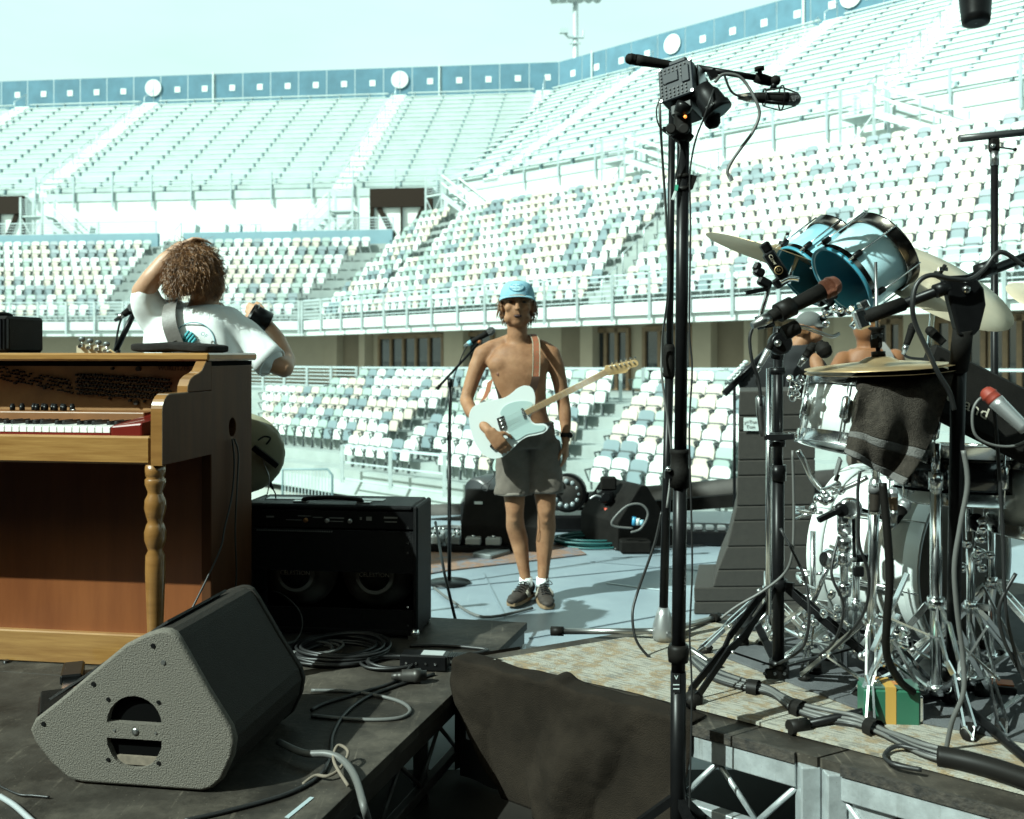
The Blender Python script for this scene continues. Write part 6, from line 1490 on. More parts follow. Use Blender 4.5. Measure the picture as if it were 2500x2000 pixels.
# ------------------------------------------------------------ added roof and walls out of frame, shaped to cut the sky fill
M_rooff = mat('black stage cloth', (0.012, 0.012, 0.013), 0.95)
st = thing('stage_shade_roof', 'unseen black roof and walls added to shade the stage', 'stage roof', (2, 3, 0))
MB().box((0.7, 6.6, 8.05), (17.6, 6.2, 0.25)).build('shade_roof', M_rooff, st)
MB().box((3.5, 0.05, 8.05), (12.0, 6.7, 0.25)).build('shade_roof', M_rooff, st)
MB().box((0.6, -3.2, 2.7), (17.6, 0.1, 5.6)).build('shade_backdrop', M_rooff, st)
MB().box((9.3, 3.2, 1.6), (0.1, 12.6, 3.4)).build('shade_wing', M_rooff, st)
MB().box((-8.1, 1.4, 3.1), (0.1, 9.0, 6.4)).build('shade_wing', M_rooff, st)
for x in (-6.0, 9.6):
    for y in (3.3, 9.5): MB().bar((x, y, -2.7), (x, y, 8.0), .3, .3).build('tower', M_galv, st)
# ------------------------------------------------------------ downstage gear
se = thing('stage_edge_tube', 'long dark padded tube lying along the front edge of the stage', 'barrier', up(P(1450, 1240, 8.9), 0))
MB().tube([P(930, 1262, 8.7), P(1200, 1255, 8.9), P(1500, 1222, 8.6), P(1850, 1192, 8.2), P(2100, 1170, 8.0)], .10, 10).build('padding', mat('dark padding', (.055, .05, .045), .75, var=.2, vscale=5), se)
MB().bar(P(930, 1292, 8.6), P(2100, 1196, 7.9), .08, .10).build('skirt_rail', M_blackm, se)
MB().bar(P(930, 1320, 8.4), P(1680, 1270, 7.9), .03, .03).build('light_strip', M_galv, se)
def wedge2(label, px, py, d, w, h, rz, dep=.5):
    p = up(P(px, py, d), 0.0); t = thing('floor_monitor', label, 'speaker', p, rz=rz)
    prof = [(0, 0.004), (dep, .004), (dep, h*.45), (dep*.62, h), (dep*.5, h), (0, h*.18)]
    MB().prism(prof, Matrix(((0, 0, 1, -w/2), (1, 0, 0, 0), (0, 1, 0, 0), (0, 0, 0, 1))), w).build('cabinet', M_blackm, t, bevel=.01)
    MB().add([(-w/2 + .03, .02, h*.25), (w/2 - .03, .02, h*.25), (w/2 - .03, dep*.47, h*.97), (-w/2 + .03, dep*.47, h*.97)], [[0,1,2,3]]).build('grille', M_grille, t, solid=.006)
    MB().box((w*.3, dep*.8, h*.8), (.06, .004, .02)).build('badge', M_white, t)
    return t
wedge2('black stage monitor behind the shirtless man', 1243, 1325, 7.6, .56, .42, R(172))
wedge2('black stage monitor with a tall sloping face left of the tall poles', 1600, 1300, 7.6, .55, .46, R(115))
fl_ = thing('stage_light', 'round stage light with a ring of lenses behind the shirtless man', 'stage light', up(P(1390, 1300, 7.9), 0))
c = P(1383, 1205, 7.9)
MB().lathe([(0, .15), (.02, .158), (.12, .145), (.22, .10)], c, axis=(.25, 1, .05), n=26).build('housing', M_black, fl_)
MB().lathe([(0, .138), (.004, .135), (.005, .001)], c - V(.05, .005, 0)*.1, axis=(-.25, -1, -.05), n=26, cap=False).build('front_plate', M_frameblk, fl_)
for k in range(12):
    a = k*.5236; rr2 = .098; MB().sphere(c + V(rr2*math.cos(a), -.012, rr2*math.sin(a)), .022, 10, 6).build('lens', mat('light lens', (.22, .26, .27), .15, spec=.6), fl_)
MB().tube([c + V(-.17, .08, 0), c + V(-.17, .1, -.28), c + V(.17, .1, -.28), c + V(.17, .08, 0)], .02, 8).build('yoke', M_black, fl_)
MB().box(up(P(1390, 1300, 7.9), .07) + V(0, .12, 0), (.36, .28, .13), bev=.02).build('base', M_black, fl_)
l2 = thing('stage_light', 'stage light half hidden behind the black monitor left of the man', 'stage light', up(P(1170, 1300, 8.3), 0)); c = P(1168, 1215, 8.3)
MB().lathe([(0, .16), (.04, .17), (.22, .12)], c, axis=(.6, .6, .3), n=20).build('housing', mat('grey light housing', (.10, .10, .10), .4, metal=.4), l2)
MB().box(up(P(1170, 1300, 8.3), .1), (.3, .25, .2), bev=.02).build('base', M_black, l2)
ac = thing('action_camera', 'small camera on a red-banded mini tripod at the front of the stage', 'camera', up(P(1485, 1330, 7.4), 0)); c = P(1485, 1180, 7.4)
MB().box(c, (.12, .06, .10), bev=.012).build('hood', M_blackm, ac)
MB().lathe([(0, .03), (.03, .035), (.04, .03)], P(1478, 1212, 7.35), axis=(0, -1, 0), n=16).build('lens', M_black, ac)
MB().box(P(1480, 1212, 7.4), (.10, .08, .09), bev=.01).build('body', M_black, ac)
MB().cone(P(1482, 1230, 7.4), up(P(1482, 1300, 7.4), .02), .018, n=10).build('column', M_black, ac)
MB().cone(P(1482, 1240, 7.39), P(1482, 1270, 7.39), .021, n=10).build('red_band', mat('red band', (.45, .05, .02), .5), ac)
for k in range(3): MB().bar(up(c, .16), up(c, .01) + V(math.cos(k*2.1 + .4)*.16, math.sin(k*2.1 + .4)*.16, 0), .014, .014).build('leg', M_black, ac)
MB().tube(smooth_path([P(1440, 1218, 7.35), P(1455, 1210, 7.35), P(1470, 1214, 7.35)]), .008, 6).build('lead', M_silver, ac)
# straight mic stand of the shirtless man
D9 = 6.15
ms = thing('microphone_stand', 'straight black microphone stand just left of the shirtless man', 'stand', up(P(1097, 1300, D9), 0))
zf = P(1097, 1300, D9)
MB().lathe([(0, .13), (.012, .13), (.02, .03)], up(zf, 0.001), axis=(0, 0, 1), n=24).build('round_base', M_black, ms)
MB().cone(up(zf, .02), P(1097, 1075, D9), .012, n=12).build('lower_tube', M_black, ms); MB().cone(P(1097, 1075, D9), P(1099, 935, D9), .009, n=12).build('upper_tube', M_black, ms)
MB().cone(P(1097, 1075, D9), P(1097, 1055, D9), .015, n=12).build('clutch', M_black, ms)
MB().lathe([(0, .016), (.05, .018)], P(1099, 945, D9), axis=(0, 0, 1), n=12).build('boom_joint', M_black, ms)
MB().cone(P(1066, 950, D9), P(1172, 835, D9 - .05), .008, n=10).build('boom', M_black, ms); MB().cone(P(1066, 950, D9), P(1074, 942, D9), .012, n=10).build('counter_end', M_rubber, ms)
MB().sphere(P(1170, 834, D9 - .06), .014, 10, 6).build('clip', mat('orange tape', (.5, .16, .05), .5), ms)
mic('black vocal microphone on the stand left of the shirtless man', P(1208, 803, D9 - .06), P(1150, 836, D9 - .06), .019, M_blackm, M_mesh_g, ball=1.3)
hang([(1146, 838, D9 - .06), (1132, 860, D9 - .05), (1120, 890, D9 - .03), (1108, 925, D9 - .02), (1102, 990, D9 - .02), (1099, 1080, D9 - .03), (1097, 1200, D9 - .03), (1098, 1290, D9)], .004, 'cable taped along the microphone stand left of the man')
bd = MB(); bdt = thing('cable_end', 'pale blue cable end on the vocal microphone', 'connector', P(1146, 838, D9 - .06)); MB().cone(P(1151, 835, D9 - .06), P(1143, 840, D9 - .06), .016, n=10).build('collar', mat('light blue tape', (.2, .5, .6), .5), bdt)
tag(MB().tube([P(1063, 1275, 5.0), P(1085, 1400, 4.6), P(1112, 1514, 4.35)], .007, 8).build('stand_leg', M_black), 'thin black stand leg slanting beside the amplifier', 'stand leg')
# pedal board
pb = thing('pedal_board', 'pedal board crowded with small effect pedals beside the amplifier', 'pedal board', up(G(1120, 1345), 0), rz=R(-6))
MB().box((0, .1, .03), (.75, .42, .05), bev=.01).build('board', M_black, pb)
pm = [mat('teal pedal', (.02, .22, .26), .4), mat('silver pedal', (.28, .30, .30), .4, metal=.4), mat('white pedal', (.36, .38, .37), .5), mat('grey pedal', (.2, .22, .22), .4, metal=.4)]
rq = random.Random(9)
for k in range(10):
    x = -.32 + (k % 5)*.145; y = -.02 + (k // 5)*.18
    e = MB(); e.box((x, y, .085), (.11, .13, .055), M=None, bev=.008); p_ = e.build('pedal', pm[0] if k == 0 else pm[rq.randrange(1, 4)], pb)
    for dx in (-.03, .0, .03): MB().lathe([(0, .010), (.02, .009)], (x + dx, y + .03, .112), axis=(0, 0, 1), n=8).build('knob', M_black if k % 2 else M_silver, p_)
    MB().lathe([(0, .012), (.014, .011)], (x, y - .035, .112), axis=(0, 0, 1), n=10).build('footswitch', M_chrome, p_)
pt2 = thing('pedal_tray', 'pale flat tray lying right of the pedal board', 'tray', G(1190, 1362), rz=R(-35)); MB().box((0, .05, .022), (.16, .24, .035), bev=.008).build('body', pm[3], pt2)
# coils and cables downstage
coil(up(G(1450, 1328), 0), .27, 8, .008, M_teal, 'coil of teal cable on the stage right of the man', .75, 5, .16)
coil(up(G(1530, 1305), 0), .22, 5, .009, M_cable, 'coil of black cable beside the sloping monitor', .7, 6)
coil(up(G(1100, 1300), 0), .16, 3, .009, M_cableg, 'loose cable loop behind the pedal board', .8, 12)
for pts, lab, m_ in (([G(1390, 1318), G(1440, 1312), G(1520, 1320), G(1600, 1318), G(1700, 1312)], 'black cable along the stage behind the teal coil', M_cable),
    ([G(1500, 1345), G(1600, 1340), G(1680, 1338), G(1760, 1330)], 'thin cable running from the teal coil to the poles', M_cable),
    ([G(1380, 1300), G(1460, 1295), G(1560, 1300), G(1640, 1290)], 'tangled cable below the stage light', M_cable),
    ([G(1700, 1320), G(1760, 1312), G(1820, 1300), G(1860, 1290)], 'teal cable near the speaker stack', M_teal),
    ([G(1300, 1490), G(1180, 1512), G(1100, 1470), G(1060, 1440)], 'thin pale cable in front of the mans shoes', M_cableg)):
    cable([p + V(0, 0, .012) for p in pts], .008, lab, m_)
hang([(1545, 1290, 7.0), (1500, 1285, 7.0), (1496, 1270, 7.0), (1530, 1236, 7.0), (1565, 1232, 7.0), (1582, 1255, 7.0), (1565, 1290, 7.0), (1540, 1300, 7.0)], .008, 'grey cable loop standing up against the sloping monitor', M_cableg)
jb = thing('junction_box', 'small dark junction box with blue and white plugs by the sloping monitor', 'stage box', up(P(1550, 1300, 7.1), 0)); MB().box(up(P(1550, 1300, 7.1), .05), (.22, .14, .09), bev=.012).build('body', M_blackm, jb)
for k, m_ in enumerate((mat('blue plug', (.05, .3, .5), .4), M_white, mat('pale blue plug', (.3, .55, .65), .4))): MB().cone(P(1548 + k*9, 1282, 7.05), P(1548 + k*9, 1262 + k*4, 7.05), .016, n=10).build('plug', m_, jb)
sb2 = thing('effects_rack', 'flat silver effects units on the stage left of the speaker stack', 'stage box', up(G(1760, 1330), 0), rz=R(-8)); MB().box((0, .1, .06), (.6, .4, .1), bev=.012).build('body', M_black, sb2)
for k in range(7): MB().box((-.25 + k*.085, .0, .125), (.06, .1, .03), bev=.006).build('unit', M_silver if k % 2 else pm[3], sb2)
MB().box((.27, -.03, .13), (.06, .08, .03), bev=.004).build('blue_unit', mat('cyan unit', (.03, .3, .45), .4), sb2)
fxs = thing('microphone_stand', 'thin black stand with a slanted boom left of the speaker stack', 'stand', up(P(1793, 1260, 7.5), 0))
MB().cone(up(P(1793, 1260, 7.5), .02), P(1793, 945, 7.5), .012, n=10).build('tube', M_black, fxs); MB().lathe([(0, .14), (.015, .14), (.02, .02)], up(P(1793, 1260, 7.5), 0), axis=(0, 0, 1), n=20).build('base', M_black, fxs)
# ------------------------------------------------------------ people
M_skin = mat('tanned skin', (0.34, 0.180, 0.097), 0.6, col2=(0.19, 0.086, 0.041), vscale=7, bump=.15, bscale=120, spec=.28, sss=0.08)
M_skinl = mat('pale arm skin', (0.40, 0.225, 0.135), 0.5, var=0.08, vscale=9, sss=0.08)
M_skino = mat('sunburnt skin', (0.20, 0.082, 0.032), 0.6, var=0.08, vscale=9, sss=0.08)
M_hair = mat('brown hair', (0.20, 0.090, 0.034), 0.42, col2=(0.085, 0.036, 0.013), vscale=45, stretch=(1, 1, .35), bump=.6, bscale=120)
M_hairl = mat('light brown hair locks', (0.30, 0.145, 0.055), 0.36, col2=(0.085, 0.034, 0.012), vscale=32, spec=.6)
M_hairb = mat('blond hair', (0.30, 0.15, 0.05), 0.5, col2=(0.16, 0.07, 0.025), vscale=50, stretch=(1, 1, .3), bump=.5, bscale=120)
M_tee = mat('white cotton', (0.78, 0.81, 0.80), 0.9, var=0.03, vscale=6, bump=.1, bscale=300)
M_short = mat('grey brown twill shorts', (0.115, 0.095, 0.078), 0.9, var=0.12, vscale=20, bump=.3, bscale=300)
M_lip = mat('dark mouth', (0.03, 0.008, 0.006), 0.6)

class Blob:
    """overlapping solids that are fused into one continuous skin by a voxel remesh"""
    def __init__(s): s.mb = MB()
    def limb(s, pts, n=14):
        """pts: (point, radius) chain, tapering and round at the joints"""
        for (a, ra), (b, rb) in zip(pts[:-1], pts[1:]):
            s.mb.lathe([(0, ra), (1, rb)], a, b, n, True, unit=True)
        for a, r in pts: s.mb.sphere(a, r, n, 9)
        return s
    def ball(s, c, r, M=None): s.mb.sphere(c, r, 18, 12, M); return s
    def loft(s, secs, n=22):
        """secs: (centre, rx, ry) ellipses stacked to a closed form"""
        vs = []; fs = []
        for c, rx, ry in secs:
            for k in range(n):
                a = 2*math.pi*k/n; vs.append(Vector(c) + V(rx*math.copysign(abs(math.cos(a))**.85, math.cos(a)), ry*math.copysign(abs(math.sin(a))**.85, math.sin(a)), 0))
        m = len(secs)
        for i in range(m - 1):
            for k in range(n): k2 = (k+1) % n; fs.append([i*n+k, i*n+k2, (i+1)*n+k2, (i+1)*n+k])
        fs.append(list(range(n))[::-1]); fs.append([(m-1)*n + k for k in range(n)])
        s.mb.add(vs, fs); return s
    def fuse(s, name, m, parent, voxel=.007, smooth=6, disp=None, relax=None, its=25):
        tmp = bpy.data.objects.new('tmp', s.mb.mesh('tmp', [m])); COL.objects.link(tmp)
        bm = bmesh.new(); bm.from_mesh(tmp.data); bmesh.ops.recalc_face_normals(bm, faces=bm.faces); bm.to_mesh(tmp.data); bm.free()
        md = tmp.modifiers.new('r', 'REMESH'); md.mode = 'VOXEL'; md.voxel_size = voxel; md.use_smooth_shade = True
        if smooth: sm_ = tmp.modifiers.new('s', 'SMOOTH'); sm_.factor = .5; sm_.iterations = smooth
        dg = bpy.context.evaluated_depsgraph_get(); me = bpy.data.meshes.new_from_object(tmp.evaluated_get(dg)); me.name = name
        bpy.data.objects.remove(tmp)
        if relax:
            bm = bmesh.new(); bm.from_mesh(me); sel = [v for v in bm.verts if relax(v.co)]
            for _ in range(its): bmesh.ops.smooth_vert(bm, verts=sel, factor=.5, use_axis_x=True, use_axis_y=True, use_axis_z=True)
            bm.to_mesh(me); bm.free()
        if disp:
            me.update(); cos = [v.co.copy() for v in me.vertices]; ns = [v.normal.copy() for v in me.vertices]
            for v, c, nn in zip(me.vertices, cos, ns): v.co = c + disp(c, nn)
        b = BASE.get(parent.name) if parent else None
        if b is not None: me.transform(Matrix.Translation(-b))
        for p in me.polygons: p.use_smooth = True
        me.materials.clear(); me.materials.append(m)
        o = bpy.data.objects.new(name, me); COL.objects.link(o); o.parent = parent
        if b is not None: BASE[o.name] = b
        return o
def nz(c, sc, seed=0): return mnoise.noise(Vector(c)*sc + Vector((seed, seed*1.7, seed*.3)))
def hand(bl, wrist, palm_dir, side, up_, curl=.4, s=1.0, thumb=1):
    """palm and five bent fingers; palm_dir = wrist to knuckles, side = across the knuckles (towards the thumb), up_ = back of the hand"""
    d = Vector(palm_dir).normalized(); sd = Vector(side).normalized(); n = Vector(up_).normalized(); w = Vector(wrist)
    k0 = w + d*.085*s
    for q in (-.03, -.01, .012, .03): bl.limb([(w + sd*q*.6*s, .017*s), (k0 + sd*q*s, .0135*s)], 10)
    for i, (q, L) in enumerate(((.032, .072), (.011, .082), (-.011, .076), (-.031, .060))):
        p = k0 + sd*q*s; dd = d.copy(); r = .0095*s; pts = [(p, r)]
        for j, f in enumerate((.45, .32, .23)):
            ang = curl*(0.6 + .45*j); dd = (dd*math.cos(ang) - n*math.sin(ang)).normalized(); n2 = n
            p = p + dd*L*f*s; pts.append((p, r*(1 - .12*(j + 1))))
        bl.limb(pts, 8)
    t0 = w + d*.03*s + sd*.025*s; t1 = t0 + (d*.5 + sd*.75*thumb - n*.25).normalized()*.038*s; t2 = t1 + (d*.85 + sd*.35*thumb - n*.3).normalized()*.032*s; t3 = t2 + (d*.95 - n*.35).normalized()*.024*s
    bl.limb([(t0, .013*s), (t1, .0115*s), (t2, .010*s), (t3, .008*s)], 8)

def strands(mb, centre, rad, nrm_fn, n, L, r, seed, droop=.5, curl=.45):
    rg = random.Random(seed)
    for i in range(n):
        th = rg.uniform(0, 2*math.pi); z = rg.uniform(-1, 1); q = math.sqrt(1 - z*z); d = V(q*math.cos(th), q*math.sin(th), z)
        if not nrm_fn(d): continue
        p = Vector(centre) + V(d.x*rad[0], d.y*rad[1], d.z*rad[2]); pts = [p]
        dd = (d + V(rg.uniform(-.7, .7), rg.uniform(-.7, .7), rg.uniform(-.6, .2))).normalized(); ln = L*rg.uniform(.6, 1.3); ph = rg.uniform(0, 6); cw = rg.uniform(.5, 1.5)
        for j in range(5):
            dd = (dd + V(0, 0, -droop*.5) + V(math.cos(ph + j*1.5), math.sin(ph + j*1.5), .3*math.sin(ph*2 + j))*curl*cw - d*.16).normalized(); p = p + dd*ln/5; pts.append(p)
        mb.tube(pts, r, 4, rads=[r, r*1.05, r, r*.8, r*.6, r*.2])

# ---- shirtless man with the white guitar
DM = 5.70
m1 = thing('person', 'shirtless man in pale blue cap and grey shorts holding a white guitar', 'person', up(P(1300, 1470, DM), 0))
Q = lambda x, y, o=0.0: P(x, y, DM + o)
b = Blob()
hc = Q(1263, 742, .0)
b.loft([(Q(1285, 1072, .02), .150, .105), (Q(1283, 1040, .02), .150, .10), (Q(1279, 1005, .02), .132, .092), (Q(1273, 960, .015), .142, .10), (Q(1266, 915, .01), .162, .112), (Q(1263, 880, .015), .172, .110), (Q(1262, 856, .02), .150, .095), (Q(1262, 842, .02), .10, .075)])
b.limb([(Q(1263, 850, .02), .066), (Q(1263, 818, .005), .060), (Q(1263, 790, .005), .060)])
for sx in (-1, 1):
    b.limb([(Q(1263 + sx*25, 832, .03), .035), (Q(1263 + sx*62, 850, .03), .048), (Q(1262 + sx*84, 866, .02), .056)])   # trapezius to shoulder
    b.ball(Q(1263 + sx*37, 889, -.034), (.088, .060, .066))            # pectoral
    for yy in (955, 985, 1012): b.ball(Q(1273 + sx*12, yy, -.064), (.030, .022, .034))
b.limb([(Q(1178, 868, .02), .054), (Q(1165, 895, .01), .050), (Q(1151, 935, 0), .044), (Q(1138, 978, -.02), .039), (Q(1150, 1003, -.09), .041), (Q(1172, 1030, -.17), .034), (Q(1193, 1052, -.235), .027)])
b.limb([(Q(1346, 866, .02), .054), (Q(1358, 895, .02), .050), (Q(1367, 935, .03), .044), (Q(1376, 985, .04), .039), (Q(1379, 1010, .03), .040), (Q(1381, 1045, .01), .032), (Q(1381, 1072, 0), .027)])
hand(b, Q(1197, 1056, -.245), (.62, -.10, -.72), (.70, -.05, .62), (-.2, -1, .12), curl=.55, s=1.0)
hand(b, Q(1381, 1078, 0), (-.03, -.05, -1), (-.25, -.95, 0), (1, -.2, 0), curl=.35, s=1.0)
for hx_, kx_, ax_, kd in ((1251, 1257, 1284, 0), (1322, 1333, 1325, .03)):
    b.limb([(Q(hx_, 1080, .02), .088), (Q((hx_+kx_)/2, 1165, .01), .078), (Q(kx_, 1238, -.01), .056), (Q(kx_, 1256, -.005), .052), (Q(kx_ + 1, 1285, .03), .056), (Q(kx_*.6 + ax_*.4, 1320, .045), .054), (Q(kx_*.3 + ax_*.7, 1370, .035), .040), (Q(ax_, 1418, .02), .031), (Q(ax_, 1436, .03), .030)])
    b.ball(Q(kx_, 1246, -.045), (.036, .022, .040)); b.ball(Q(kx_, 1270, -.035), (.022, .02, .022))
# head
HS = 1.13
hv = lambda x, y, z: hc + V(x*HS, y*HS, z*HS)
hr_ = lambda *r: tuple(q*HS for q in r)
b.ball(hv(0, .025, .020), hr_(.078, .098, .105)); b.ball(hv(0, -.03, -.045), hr_(.062, .058, .078)); b.ball(hv(0, -.055, -.092), hr_(.032, .030, .026))
b.limb([(hv(0, -.088, .005), .011), (hv(0, -.103, -.024), .014)], 8); b.ball(hv(0, -.108, -.030), (.019, .016, .012))
b.ball(hv(0, -.079, -.053), (.027, .012, .007)); b.ball(hv(0, -.077, -.076), (.024, .012, .009)); b.ball(hv(0, -.082, .030), (.06, .022, .014))
for sx in (-1, 1): b.ball(hv(sx*.079, .01, -.018), (.013, .024, .036)); b.ball(hv(sx*.042, -.062, -.022), (.027, .025, .026)); b.ball(hv(sx*.040, -.035, -.075), (.032, .04, .034))
bodyo = b.fuse('body', M_skin, m1, .0065, 4, relax=lambda c: .95 < c.z < 1.52 and c.y > DM - .165 or (c.z < .85 and c.y > DM - .14 and not (abs(c.x - Q(1381, 1100).x) < .11)), its=16)
from mathutils.bvhtree import BVHTree
_bt = BVHTree.FromPolygons([v.co + BASE[m1.name] for v in bodyo.data.vertices], [list(p.vertices) for p in bodyo.data.polygons])
def on_front(p): 
    r_ = _bt.ray_cast(Vector((p.x, p.y - 1.5, p.z)), Vector((0, 1, 0))); return r_[0] if r_[0] is not None else p
for sx in (-1, 1):
    MB().sphere(on_front(hv(sx*.031, -.0845, .004)), (.015, .0035, .007), 10, 6).build('eye', mat('eye', (.05, .04, .035), .3), m1)
    MB().tube([hv(sx*.014, -.098, .019), hv(sx*.032, -.099, .024), hv(sx*.050, -.086, .019)], .0045, 5).build('eyebrow', M_hair, m1)
    MB().sphere(on_front(Q(1263 + sx*42 - 4, 913)), (.011, .003, .010), 10, 6).build('nipple', mat('nipple', (.14, .055, .03), .6), m1)
MB().sphere(hv(.002, -.087, -.0645), (.024, .008, .0085), 12, 6).build('mouth', M_lip, m1)
hr = MB(); strands(hr, hv(0, .03, .005), hr_(.082, .090, .09), lambda d: d.z < .35 and (d.y > -.1 or abs(d.x) > .85), 900, .07, .0028, 4, droop=.9)
hr.build('hair', M_hair, m1)
bb = Blob(); bb.ball(hv(0, .042, -.008), hr_(.083, .080, .095)); bb.fuse('hair_cap', M_hair, m1, .008, 2, lambda c, n: n*.008*nz(c, 45))
# cap
M_cap = mat('washed pale blue cap', (0.23, 0.45, 0.51), 0.9, col2=(0.18, 0.34, 0.45), vscale=14, bump=.2, bscale=250, spec=.2)
cp_ = MB(); CZ, CH, CX, CY = .030*HS, .088*HS, .088*HS, .103*HS
def capf(u, v):
    a = 2*math.pi*u; ph = v*math.pi/2; rr_ = math.cos(ph)**.62
    return hc + V(CX*rr_*math.cos(a), .02 + CY*rr_*math.sin(a), CZ + CH*math.sin(ph)**.95)
def cap_at(x, z, off=.003):
    sp_h = min(.999, max(0, (z - CZ)/CH))**(1/.95); rr_ = math.cos(math.asin(sp_h))**.62
    return hc + V(x, .02 - CY*math.sqrt(max(.02, rr_*rr_ - (x/CX)**2)) - off, z + off*.5)
cp_.grid(capf, 40, 16, closed_u=True); cpo = cp_.build('cap', M_cap, m1, solid=.003)
def brim(u, v):
    a = math.pi*(1.05 + u*.90); k = v
    return hc + V(CX*1.01*math.cos(a)*(1 + .02*k), .02 + CY*math.sin(a) - .046*k*(1 - .5*(2*u - 1)**2), CZ + .006 - .008*k - .020*(2*u-1)**2*(.35 + .65*k))
MB().grid(brim, 26, 8).build('brim', M_cap, cpo, solid=.004)
def disc(rx, rz, off, name, m):
    d_ = MB(); d_.grid(lambda u, v: cap_at(-.004 + rx*v*math.cos(2*math.pi*u), .088 + rz*v*math.sin(2*math.pi*u), off), 30, 6, closed_u=True); d_.build(name, m, cpo)
disc(.043, .0235, .0035, 'patch', mat('patch blue rim', (.02, .20, .32), .7)); disc(.0395, .0205, .0048, 'patch_field', mat('patch pale', (.36, .58, .62), .8))
tx = text_mesh('patch_lettering', 'MAUMEE\nBEACH CO', .0165, Matrix.Identity(4), mat('patch blue letters', (.02, .16, .30), .7), None, extrude=0)
for v_ in tx.data.vertices: v_.co = cap_at(-.004 + v_.co.x, .088 + v_.co.y, .0062) - BASE[cpo.name]
tx.parent = cpo
# shorts
s_ = Blob()
s_.loft([(Q(1286, 1090, .02), .172, .125), (Q(1285, 1060, .02), .166, .118), (Q(1283, 1032, .02), .158, .11)])
for hx_, hem, wd_ in ((1256, (1254, 1206), .112), (1326, (1331, 1200), .108)):
    s_.loft([(Q(*hem, .0), wd_, .098), (Q((hx_ + hem[0])/2, 1160, .01), wd_*.97, .10), (Q(hx_, 1110, .015), wd_*.93, .108), (Q(hx_ + 4, 1075, .02), .085, .105)])
s_.fuse('shorts', M_short, m1, .009, 3, lambda c, n: n*(.010*nz(c*1.0, 9, 3) + .005*nz(c, 26, 1)))
for hem, wd_ in (((1254, 1203), .113), ((1331, 1197), .109)):
    c = Q(*hem, 0); MB().grid(lambda u, v: c + V((wd_ - .002)*math.cos(2*math.pi*u), .097*math.sin(2*math.pi*u), -.008 + .018*v + .0015*math.sin(14*math.pi*u)), 40, 3, closed_u=True).build('hem', mat('faded hem', (.19, .165, .14), .95), m1, solid=.003)
MB().torus(Q(1284, 1034, .02), .150, .012, (0, 0, 1), 36, 8).build('waistband', M_short, m1)
# shoes and socks
M_shoe = mat('dark brown suede shoe', (0.030, 0.022, 0.017), 0.75, var=0.2, vscale=30); M_sole = mat('tan gum sole', (0.20, 0.13, 0.07), 0.7)
for ax_, fx, yaw, lift in ((1284, 1263, -.42, .012), (1325, 1330, .12, .0)):
    an_ = Q(ax_, 1450, .03); an_.z = 0; d = V(math.sin(yaw), -math.cos(yaw), 0); sd = V(-d.y, d.x, 0)
    Ms_ = Matrix(((sd.x, d.x, 0), (sd.y, d.y, 0), (0, 0, 1)))
    bs_ = Blob()
    for f, w, h, z in ((-.05, .034, .040, .055), (0, .040, .048, .058), (.05, .042, .040, .050), (.10, .046, .032, .042), (.15, .046, .026, .036), (.185, .036, .020, .032)):
        bs_.ball(an_ + d*f + V(0, 0, z + lift), (w, .045, h), Ms_.to_4x4())
    bs_.limb([(an_ + V(0, 0, .075), .040), (an_ + V(0, 0, .095), .039)])
    sh = bs_.fuse('shoe', M_shoe, m1, .007, 4)
    so_ = MB(); outl = [(-.036, -.075), (.036, -.075), (.042, 0), (.047, .10), (.044, .17), (.025, .215), (-.022, .217), (-.044, .175), (-.048, .10), (-.042, 0)]
    Mq = Matrix.Identity(4)
    for i in range(3): Mq[i][0] = sd[i]; Mq[i][1] = d[i]
    Mq[0][3], Mq[1][3], Mq[2][3] = an_.x, an_.y, .004 + lift
    so_.prism(outl, Mq, .020); so_.build('sole', M_sole, sh, bevel=.004)
    for q in (-1, 1):
        for k in range(3): MB().tube([an_ + sd*q*(.030 + .006*k) + d*(.045 + k*.022) + V(0, 0, .085 - k*.006), an_ + sd*q*(.046 + .002*k) + d*(.030 + k*.022) + V(0, 0, .040)], .0045, 5).build('side_stripe', mat('grey stripe', (.30, .27, .22), .8), sh)
    for k in range(5):
        f = .035 + k*.022; MB().tube([an_ - sd*.024 + d*f + V(0, 0, .098 - k*.008 + lift), an_ + d*(f + .004) + V(0, 0, .106 - k*.008 + lift), an_ + sd*.024 + d*f + V(0, 0, .098 - k*.008 + lift)], .0035, 5).build('lace', M_black, sh)
    MB().tube(smooth_path([an_ + d*.035 + V(0, 0, .106), an_ + d*.05 + sd*.03 + V(0, 0, .125), an_ + d*.055 + sd*.045 + V(0, 0, .105), an_ + d*.04 + V(0, 0, .104)]), .0025, 5).build('lace_loop', M_black, sh)
    MB().lathe([(0, .040), (.02, .0385), (.05, .0375), (.052, .030)], an_ + V(0, .0, .085), axis=(0, 0, 1), n=18).build('sock', M_tee, m1)
# watch
wt = Q(1381, 1062, .003); MB().lathe([(-.012, .0315), (.012, .0315)], wt, axis=(.02, .1, 1), n=18).build('watch_strap', M_rubber, m1); MB().lathe([(0, .017), (.008, .016)], wt + V(.022, -.022, 0), axis=(.6, -.8, 0), n=16).build('watch_face', M_black, m1)

